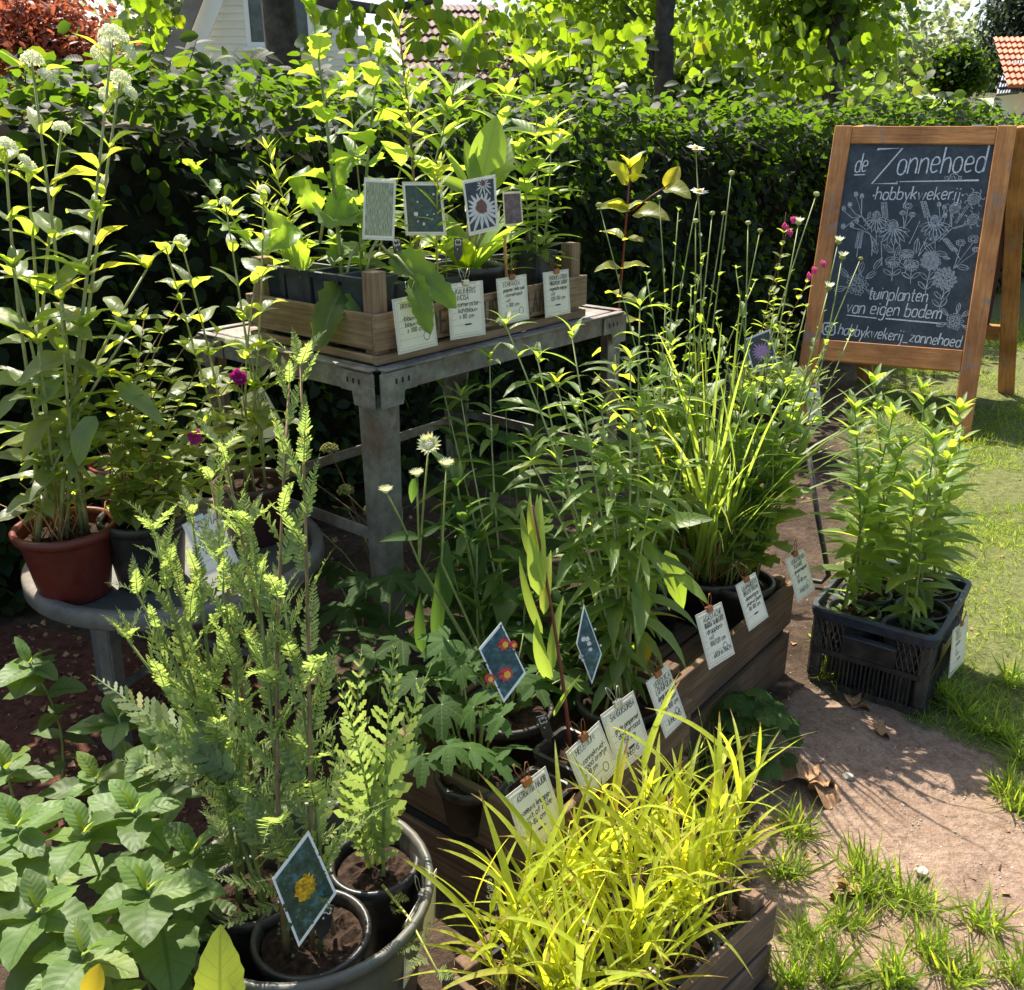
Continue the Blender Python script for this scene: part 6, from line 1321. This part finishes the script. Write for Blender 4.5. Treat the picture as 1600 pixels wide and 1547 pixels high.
# masterwort
am = pl('masterwort', 'masterwort with cream white star flowers over dark divided leaves', (ast_p.x, ast_p.y, lz+.09))
rosette(am, am.location, LV['palm'], 13, (.055, .075), .01, (.5, 1.2), .14, 'stem')
for a, x, y, Y, s, kind in (((700,940),670,697,1.7,1.0,0),((690,900),652,742,1.68,.62,1),((690,900),698,727,1.72,.7,1),((680,900),603,768,1.66,.6,1)):
    p0 = am.location+Vector((random.uniform(-.01, .01), 0, 0)); m1 = A(655 if x < 690 else 690, 880, 1.68); tip = A(x, y, Y); add_stem(am, [p0, p0.lerp(m1, .5), m1, m1.lerp(tip, .55)+Vector((.0, 0, .008)), tip], .003, .0018, M['stem'])
    d = (0, -.75, .65) if kind == 0 else (random.uniform(-.4, .4), -.15, 1); h = add_at(am, FL['bract'][0], tip, d, s); add_at(am, FL['pins'][0], tip+Vector(d).normalized()*.004*s, d, s); add_at(am, FL['eye'], tip, d, s, 'florets')
for a, b in (((655,840,1.68),(600,830,1.64)),((655,840,1.68),(690,815,1.7)),((650,745,1.68),(640,790,1.66))): lpx(am, LV['darkl'], a, b)
for a, b in (((690,960,1.7),(700,850,1.7)),((660,1020,1.62),(650,940,1.6)),((680,1000,1.66),(690,900,1.66))): lpx(am, LV['darkl'], a, b, (0, -.8, .4), sx=.8)
# the single upright stem
li = pl('lily', 'single upright shoot with long alternate leaves in the square pot', (lily_p.x, lily_p.y, lz+.09))
tip = A(832, 790, 1.52); pts = stem_pts(li.location, tip, 9, .01, 1.2); add_stem(li, pts, .0045, .002, M['stemr'])
for a, b, s in (((860,1065,1.5),(828,985,1.46),1.6),((862,1050,1.5),(868,935,1.52),1.2),((848,990,1.5),(800,880,1.5),1.0),((850,960,1.5),(858,860,1.52),1.0),((842,930,1.5),(836,780,1.5),1.1),((838,880,1.52),(805,800,1.52),1.0),((838,860,1.52),(820,775,1.52),.8),((845,900,1.52),(832,772,1.55),.7),((865,1120,1.48),(895,1060,1.46),.7)): lpx(li, LV['lily'], a, b, (-.3, -.8, .4), sx=s*.85)
# dark lobed plant at the near end
ge = pl('geranium', 'dark green plant with large lobed leaves at the near end', (geum_p.x, geum_p.y, lz+.085))
for x, y, Y, s in ((740,1105,1.42,.062),(682,1060,1.5,.07),(785,1120,1.4,.05),(700,1165,1.38,.055),(770,1185,1.34,.055),(735,1170,1.32,.06),(690,1100,1.45,.07),(650,1120,1.45,.055),(660,1180,1.4,.06),(765,1060,1.48,.05),(720,1040,1.5,.06),(770,1030,1.5,.05),(800,1170,1.36,.045),(650,1060,1.5,.06),(700,1000,1.55,.06)):
    p = A(x, y, Y); b0 = jit2(ge.location, .012); add_stem(ge, [b0, b0.lerp(p, .6)+Vector((0, 0, .03)), p], .0022, .0016, M['stem'], 'leaf_stalk'); a = random.uniform(0, 6.28)
    add_leaf(ge, LV['geum'], p, (math.cos(a), math.sin(a)-.5, -.15), s, (0, -.3, 1), 'leaf', .3)
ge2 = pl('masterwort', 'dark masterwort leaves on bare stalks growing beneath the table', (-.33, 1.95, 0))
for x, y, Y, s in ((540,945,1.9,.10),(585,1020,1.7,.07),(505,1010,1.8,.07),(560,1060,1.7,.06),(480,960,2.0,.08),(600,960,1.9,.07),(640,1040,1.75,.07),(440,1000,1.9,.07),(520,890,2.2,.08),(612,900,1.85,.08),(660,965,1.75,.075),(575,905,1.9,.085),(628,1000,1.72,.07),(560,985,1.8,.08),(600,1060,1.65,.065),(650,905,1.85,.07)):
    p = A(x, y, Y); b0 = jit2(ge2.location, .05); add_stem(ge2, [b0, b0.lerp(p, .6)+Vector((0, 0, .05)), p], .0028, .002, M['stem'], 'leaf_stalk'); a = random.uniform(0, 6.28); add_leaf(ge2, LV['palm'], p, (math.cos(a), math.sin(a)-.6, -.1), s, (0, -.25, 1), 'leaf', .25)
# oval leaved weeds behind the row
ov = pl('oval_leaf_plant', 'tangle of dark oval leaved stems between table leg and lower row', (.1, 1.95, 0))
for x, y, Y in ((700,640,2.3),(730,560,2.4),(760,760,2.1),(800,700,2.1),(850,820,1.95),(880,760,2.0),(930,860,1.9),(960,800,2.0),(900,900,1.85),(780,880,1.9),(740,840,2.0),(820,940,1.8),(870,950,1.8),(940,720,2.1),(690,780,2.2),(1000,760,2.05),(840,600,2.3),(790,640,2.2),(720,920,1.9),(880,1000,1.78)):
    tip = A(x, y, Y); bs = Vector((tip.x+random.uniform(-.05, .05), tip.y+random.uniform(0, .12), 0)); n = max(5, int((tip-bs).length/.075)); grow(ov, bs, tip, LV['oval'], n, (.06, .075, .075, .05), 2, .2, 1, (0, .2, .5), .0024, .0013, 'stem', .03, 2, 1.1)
nt_ = pl('narrow_leaf_plant', 'upright dark lance leaved plant just right of the table leg', (RW(O2, .36, .42).x, RW(O2, .36, .42).y, 0))
for x, y, Y in ((715,760,1.85),(725,820,1.8),(745,850,1.8),(690,830,1.85)):
    tip = A(x, y, Y); grow(nt_, jit2(nt_.location, .05), tip, LV['darkl'], 10, (.1, .12, .1, .08), 1, .2, 1, (.5, .8, 1.1), .0035, .002, 'stem', .015, 4, 1.1, 2.4)
# in the black crate
for i, (p, tips) in enumerate(zip(bp_, (((1460,690,2.1),(1430,760,2.05)), ((1335,640,2.15),(1360,760,2.1)), ((1500,640,2.25),(1480,720,2.2)), ((1395,650,2.25),(1410,700,2.2)), ((1440,610,2.45),(1500,690,2.4)), ((1365,600,2.4),(1330,660,2.35))))):
    t = pl('phlox', ('leafy phlox stems in the near right pot of the black crate', 'leafy phlox stems in the near left pot of the black crate', 'leafy phlox stems in the middle right pot of the black crate', 'leafy phlox stems in the middle left pot of the black crate', 'tallest phlox stems in the far right pot of the black crate', 'tall phlox stems in the far left pot of the black crate')[i], (p.x, p.y, .185), group='phlox in the black plastic crate')
    for x, y, Y in tips:
        tip = A(x, y, Y); bs = jit2(t.location, .025); n = int((tip-bs).length/.03); grow(t, bs, tip, LV['phlox'], n, (.07, .115, .115, .095, .07), 2, .1, .98, (.1, .35, .6, .9), .0042, .002, 'stem', .01, 6, 1.1, 1.25)
    rosette(t, t.location, LV['phlox'], 8, (.05, .08), .02, (.1, .7))
# lady's mantle and grass tuft by the lower row
al = pl('ladys_mantle', 'low rounded dark leaved plant on the ground before the lower row', G(1170, 1190, 0))
for k in range(46):
    a = random.uniform(0, 6.28); r_ = .12*random.random()**.6; h = .15*(1-(r_/.14)**2)+.02; p = al.location+Vector((math.cos(a)*r_*.8, math.sin(a)*r_, h*random.uniform(.75, 1.1))); add_stem(al, [al.location, p], .0014, .0012, M['stem'], 'leaf_stalk', 4)
    add_leaf(al, LV['round'], p, (math.cos(a), math.sin(a), -.1), random.uniform(.022, .036), (math.cos(a)*.3, math.sin(a)*.3-.3, 1), 'leaf', .25)
gt = pl('grass_tuft', 'tuft of long arching green grass against the lower row planks', G(1085, 1230, 0), 'grass')
for k in range(46):
    a = random.uniform(0, 6.28); e = random.uniform(.8, 1.4); p = jit2(gt.location, .05); add_leaf(gt, LV['moor'], p, (math.cos(a)*math.cos(e), math.sin(a)*math.cos(e), math.sin(e)), random.uniform(.12, .28), (-math.cos(a), -math.sin(a), .6), 'blade', .2)
wd_ = pl('ferny_weed', 'dim dried umbel heads and weeds in the shade under the table', (-.35, 2.7, 0))
for x, y, Y in ((515,705,2.6),(540,770,2.5),(470,740,2.6),(580,800,2.6)):
    tip = A(x, y, Y); add_stem(wd_, stem_pts(jit2(wd_.location, .1), tip), .003, .0018, M['stemb'])
    add_at(wd_, FL['centbud'][0], tip, (0, 0, 1), 1.5, 'seed_head')
rosette(wd_, wd_.location, LV['oval'], 14, (.06, .09), .1, (.2, 1.0), .2)

# ------------------------------------------------------------------ name cards, photo cards, price sticks
def ray_plane(x, y, p, n): r = ray(x, y); o = Vector((0, 0, EYE)); return o+r*((Vector(p)-o).dot(n)/r.dot(n))
def face_card(label, o, e, out, tilt, tl_, tr_, bl_, lines, clip='copper', circle=True, group=None):
    e = Vector(e).normalized(); dn = (Vector(out)*math.sin(tilt)-UP*math.cos(tilt)).normalized(); n = e.cross(dn).normalized()
    p = ray_plane(*tl_, o, n); q = ray_plane(*tr_, o, n); r = ray_plane(*bl_, o, n); w = (q-p).length; h = (r-p).length
    x = (q-p).normalized(); return card(label, (p+q)/2, x, p-r, w, h, lines, clip, circle, group)
outu = -e2*1.0; ou = C(0, -.016, TZ+.115)
GU = 'name cards on the upper crate'; GLo = 'name cards along the lower row'
face_card('name card reading eryngium planum clipped to the upper crate', ou, e1, outu, .10, (612,468), (675,456), (616,556), (('ERYNGIUM PLANUM', .085, .02), ('', .08, 0), ('-blauwe distel-', .085, .03), ('blauw', .085, .08), ('~ 100 cm', .085, .12)), 'wire', True, GU)
face_card('name card reading kalimeris incisa clipped to the upper crate', ou, e1, outu, .10, (698,444), (754,438), (703,532), (('KALIMERIS', .095, .05), ('INCISA', .09, .08), ('-zomeraster-', .085, .03), ('lichtblauw', .085, .1), ('~ 80 cm', .085, .12)), 'wire', False, GU)
face_card('name card reading echinacea purpurea clipped to the upper crate', ou, e1, outu, .10, (775,436), (822,428), (786,507), (('ECHINACEA', .095, .04), ("purpurea 'white swan'", .085, .04), ('-zonnehoed-', .085, .05), ('wit', .085, .1), ('~ 100 cm', .085, .1)), 'copper', True, GU)
face_card('name card reading veronicastrum virginicum at the right of the upper crate', ou, e1, outu, .10, (848,426), (888,420), (858,495), (('VERONICASTRUM', .095, .04), ("VIRGINICUM 'ALBUM'", .09, .06), ('-virginische ereprijs-', .085, .03), ('wit', .085, .1), ('120-150 cm', .085, .08)), 'copper', False, GU)
outr = rdir.cross(UP); oo = RW(O2, 0, -.012, .285)
for lab, a, b, c_, lines, cl, ci in (
    ('name card reading astrantia major, nearest in the lower row', (790,1245), (852,1197), (822,1342), (('ASTRANTIA MAJOR', .10, .03), ('', 0, 0), ('-zeeuws knoopje-', .09, .02), ('wit of roze', .09, .1), ('50-80 cm', .085, .05)), 'copper', False),
    ('name card reading helenium, second in the lower row', (884,1176), (936,1126), (912,1258), (('HELENIUM', .11, .03), ('', 0, 0), ('-zonnekruid-', .10, .05), ('rood oranje', .10, .1), ('~ 90 cm', .085, .05)), 'copper', True),
    ('name card reading sanguisorba with a black clip, third in lower row', (938,1118), (989,1079), (965,1212), (('SANGUISORBA', .10, .03), ('', 0, 0), ('grote pimpernel', .09, .05), ('donkerrood', .09, .1), ('~ 150 cm', .085, .1), ('', 0, 0), ('INHEEMS', .09, .1)), 'wire', False),
    ('name card reading veronica longifolia, fourth in the lower row', (1009,1067), (1043,1037), (1045,1148), (('VERONICA', .10, .05), ('LONGIFOLIA', .10, .05), ('-lange ereprijs-', .09, .02), ('lila / blauw', .09, .1), ('60-100 cm', .085, .1), ('', 0, 0), ('* INHEEMS', .09, .02)), 'copper', True),
    ('name card reading agastache rugosa, fifth in the lower row', (1086,962), (1127,940), (1115,1041), (('AGASTACHE', .10, .05), ("RUGOSA 'ALABASTER'", .09, .05), ('-dropplant-', .09, .03), ('wit', .09, .1), ('100/120 cm', .085, .08), ('', 0, 0), ('* AROMATISCH', .09, .02)), 'copper', True),
    ('name card reading calamagrostis brachytricha, sixth in the lower row', (1149,915), (1180,894), (1167,989), (('CALAMAGROSTIS', .095, .03), ('BRACHYTRICHA', .095, .05), ('-diamantgras-', .09, .05), ('zilverwit pluim', .085, .05), ('80-100 cm', .085, .1)), 'copper', False),
    ('name card reading leucanthemum at the far end of the lower row', (1227,874), (1255,856), (1247,940), (('LEUCANTHEMUM', .095, .05), ('VULGARE', .09, .1), ('-gewone margriet-', .085, .05), ('wit', .085, .1), ('50-80 cm', .085, .1), ('', 0, 0), ('* INHEEMS', .09, .02)), 'copper', True)):
    face_card(lab, oo, rdir, outr, .42, a, b, c_, lines, cl, ci, GLo)
def quad_card(label, tl_, tr_, bl_, lines, clip='wire', circle=True):
    p, q, r = A(*tl_), A(*tr_), A(*bl_); return card(label, (p+q)/2, q-p, p-r, (q-p).length, (r-p).length, lines, clip, circle)
quad_card('name card reading salvia in front of the black pot on the tray', (284,820,1.72), (337,797,1.74), (303,907,1.68), (('SALVIA', .13, .05), ('', 0, 0), ('-struiksalie-', .10, .05), ('paars', .10, .1), ('~ 60 cm', .09, .1)), 'wire', True)
quad_card('sunlit name card standing behind the sage at the tray', (372,622,2.25), (410,603,2.28), (386,702,2.22), (('CENTRANTHUS', .1, .05), ('RUBER ALBUS', .1, .05), ('-spoorbloem-', .09, .05), ('wit', .09, .1)), None, True)
quad_card('name card hung on the right rim of the grey green tub', (634,1440,1.085), (682,1357,1.225), (633,1540,1.07), (('ACHILLEA', .1, .05), ("'MOONSHINE'", .1, .05), ('-duizendblad-', .09, .05), ('geel', .09, .1), ('~ 80 cm', .09, .1)), 'wire', True)
quad_card('name card on the right side of the black plastic crate', (1489,985,2.02), (1513,962,2.20), (1484,1058,2.0), (('PHLOX', .11, .05), ('PANICULATA', .1, .05), ('-vlambloem-', .09, .05), ('wit', .09, .1), ('~ 90 cm', .09, .1)), 'copper', False)
quad_card('name card clipped to the back black pot near the chalkboard', (1258,600,4.0), (1280,597,4.0), (1262,665,3.97), (('SCABIOSA', .11, .05), ('', 0, 0), ('-duifkruid-', .09, .05), ('lila', .09, .1)), 'copper', False)
def pic(label, pts, Y, mat, draw, border=True, **k):
    ps = [A(x, y, Y+dy) for (x, y), dy in pts]; return picture(label, ps, mat, draw, border, **k)
def d_cone(ph):
    petal_print(ph, (.0, -.008), .034, 18, 'p_white', droop=.55); blob_print(ph, (0, -.004), .0125, 'p_brown', sq=1.2, z=.0024, name='printed_centre'); petal_print(ph, (.012, .042), .016, 12, 'p_white', z=.0015, droop=.8); blob_print(ph, (.012, .045), .006, 'p_brown', z=.0023, name='printed_centre')
def d_yel(ph):
    P_ = [(random.gauss(0, .3), random.gauss(0, .3)) for _ in range(60)]; dots_print(ph, [(random.gauss(0, .017), random.gauss(-.005, .03), random.uniform(.0015, .004)) for _ in range(60)], 'print_green', .0014, 5, 'printed_leaves'); blob_print(ph, (.001, .001), .0125, 'p_yel', 30, 1.5, .0016, .22); dots_print(ph, [(.001+.0135*r_*math.cos(a), .001+.02*r_*math.sin(a), random.uniform(.0012, .0024)) for r_, a in ((random.random()**.5, random.uniform(0, 6.3)) for _ in range(80))], 'yellowp', .0018)
def d_red(ph):
    dots_print(ph, [(random.gauss(0, .017), random.gauss(0, .03), random.uniform(.0015, .004)) for _ in range(70)], 'print_green', .0014, 5, 'printed_leaves')
    for x, y, r in ((-.012, .028, .013), (.004, .034, .009), (.014, -.016, .015), (-.008, -.036, .011)): petal_print(ph, (x, y), r, 9, 'p_red', z=.0017+r*.02); blob_print(ph, (x, y), r*.75, 'p_red', z=.0018+r*.02); blob_print(ph, (x+r*.2, y), r*.4, 'p_yel', z=.0023, name='printed_centre')
def d_lil(ph): petal_print(ph, (0, 0), .04, 16, 'p_lil'); blob_print(ph, (0, 0), .022, 'p_lil', z=.0022)
def d_specks(ph):
    for k in range(9): blob_print(ph, (random.uniform(-.025, .025), random.uniform(-.04, .04)), random.uniform(.002, .005), 'p_white', 8)
pic('photo card of pale grasses standing in the upper crate', [((569,277), 0), ((619,280), 0), ((616,376), -.02), ((566,374), -.02)], 2.13, 'print_grass', None, False)
pic('photo card of dark foliage behind the golden shoot, upper crate', [((628,284), 0), ((690,284), 0), ((698,368), -.02), ((634,368), -.02)], 2.30, 'print_green', d_specks, False)
pic('photo card of a white coneflower standing in the upper crate', [((722,282), 0), ((774,272), 0), ((779,358), -.02), ((733,369), -.02)], 2.24, 'print_dark', d_cone, False)
pic('faded purple photo card behind the culver stems, upper crate', [((785,300), 0), ((814,298), 0), ((818,352), 0), ((788,354), 0)], 2.5, 'print_purple', None, False)
pic('diamond photo card of a yellow yarrow in the tub', [((482,1297), .03), ((526,1395), .015), ((467,1481), -.02), ((425,1373), 0)], 1.03, 'print_blue', d_yel, True)
pic('diamond photo card of red blooms among the dark lobed leaves', [((783,972), .03), ((822,1052), 0), ((787,1098), -.03), ((748,1014), 0)], 1.44, 'print_blue', d_red, True)
pic('narrow diamond photo card of blue spikes in the lower row', [((912,944), .03), ((940,1022), 0), ((926,1070), -.03), ((900,1006), 0)], 1.60, 'print_blue', d_specks, True)
pic('photo card of a lilac pincushion flower in the back pot', [((1163,530), 0), ((1203,514), 0), ((1216,572), -.03), ((1177,583), -.03)], 3.9, 'print_dark', d_lil, True)
for x0, y0, x1, y1, Y, txt, lab in ((618,372,628,420,2.2,'=3.-','black price stick under the pale grass photo'), (716,372,716,410,2.27,'=3.-','black price stick left of the coneflower photo'), (764,1366,800,1500,1.16,'siergras 3.50','black price stick with long writing in the yellow grass crate'), (512,1412,500,1470,1.04,'=3.-','black price stick beside the yellow yarrow photo'), (846,1118,860,1160,1.47,'=3.-','black price stick in the square pot of the single shoot'), (1268,335,1266,400,0,'',''), (827,350,828,392,2.62,'=3.-','black price stick by the right end pot in the upper crate')):
    if txt: price_stick(lab, A(x0, y0, Y), A(x1, y1, Y-.0), txt)
bs = tag(link('bamboo_stick', MB().tube([A(792, 440, 2.42), A(788, 368, 2.42)], .004, n=6).mesh('bamboo_stick', M['bamboo'])), 'short orange bamboo stick standing in the round coneflower pot', 'stick')
p0, p1 = G(1293, 913, 0), A(1262, 700, 2.86)
me = MB().tube([p0+Vector((-.10, .03, .008)), p0+Vector((-.02, .0, .008)), p0+Vector((0, 0, .03)), p0.lerp(p1, .5), p1], .0085, n=8).mesh('metal_rod', M['blackp'], True)
tag(link('metal_rod', me), 'bent black metal rod leaning behind the far end of the row', 'rod')
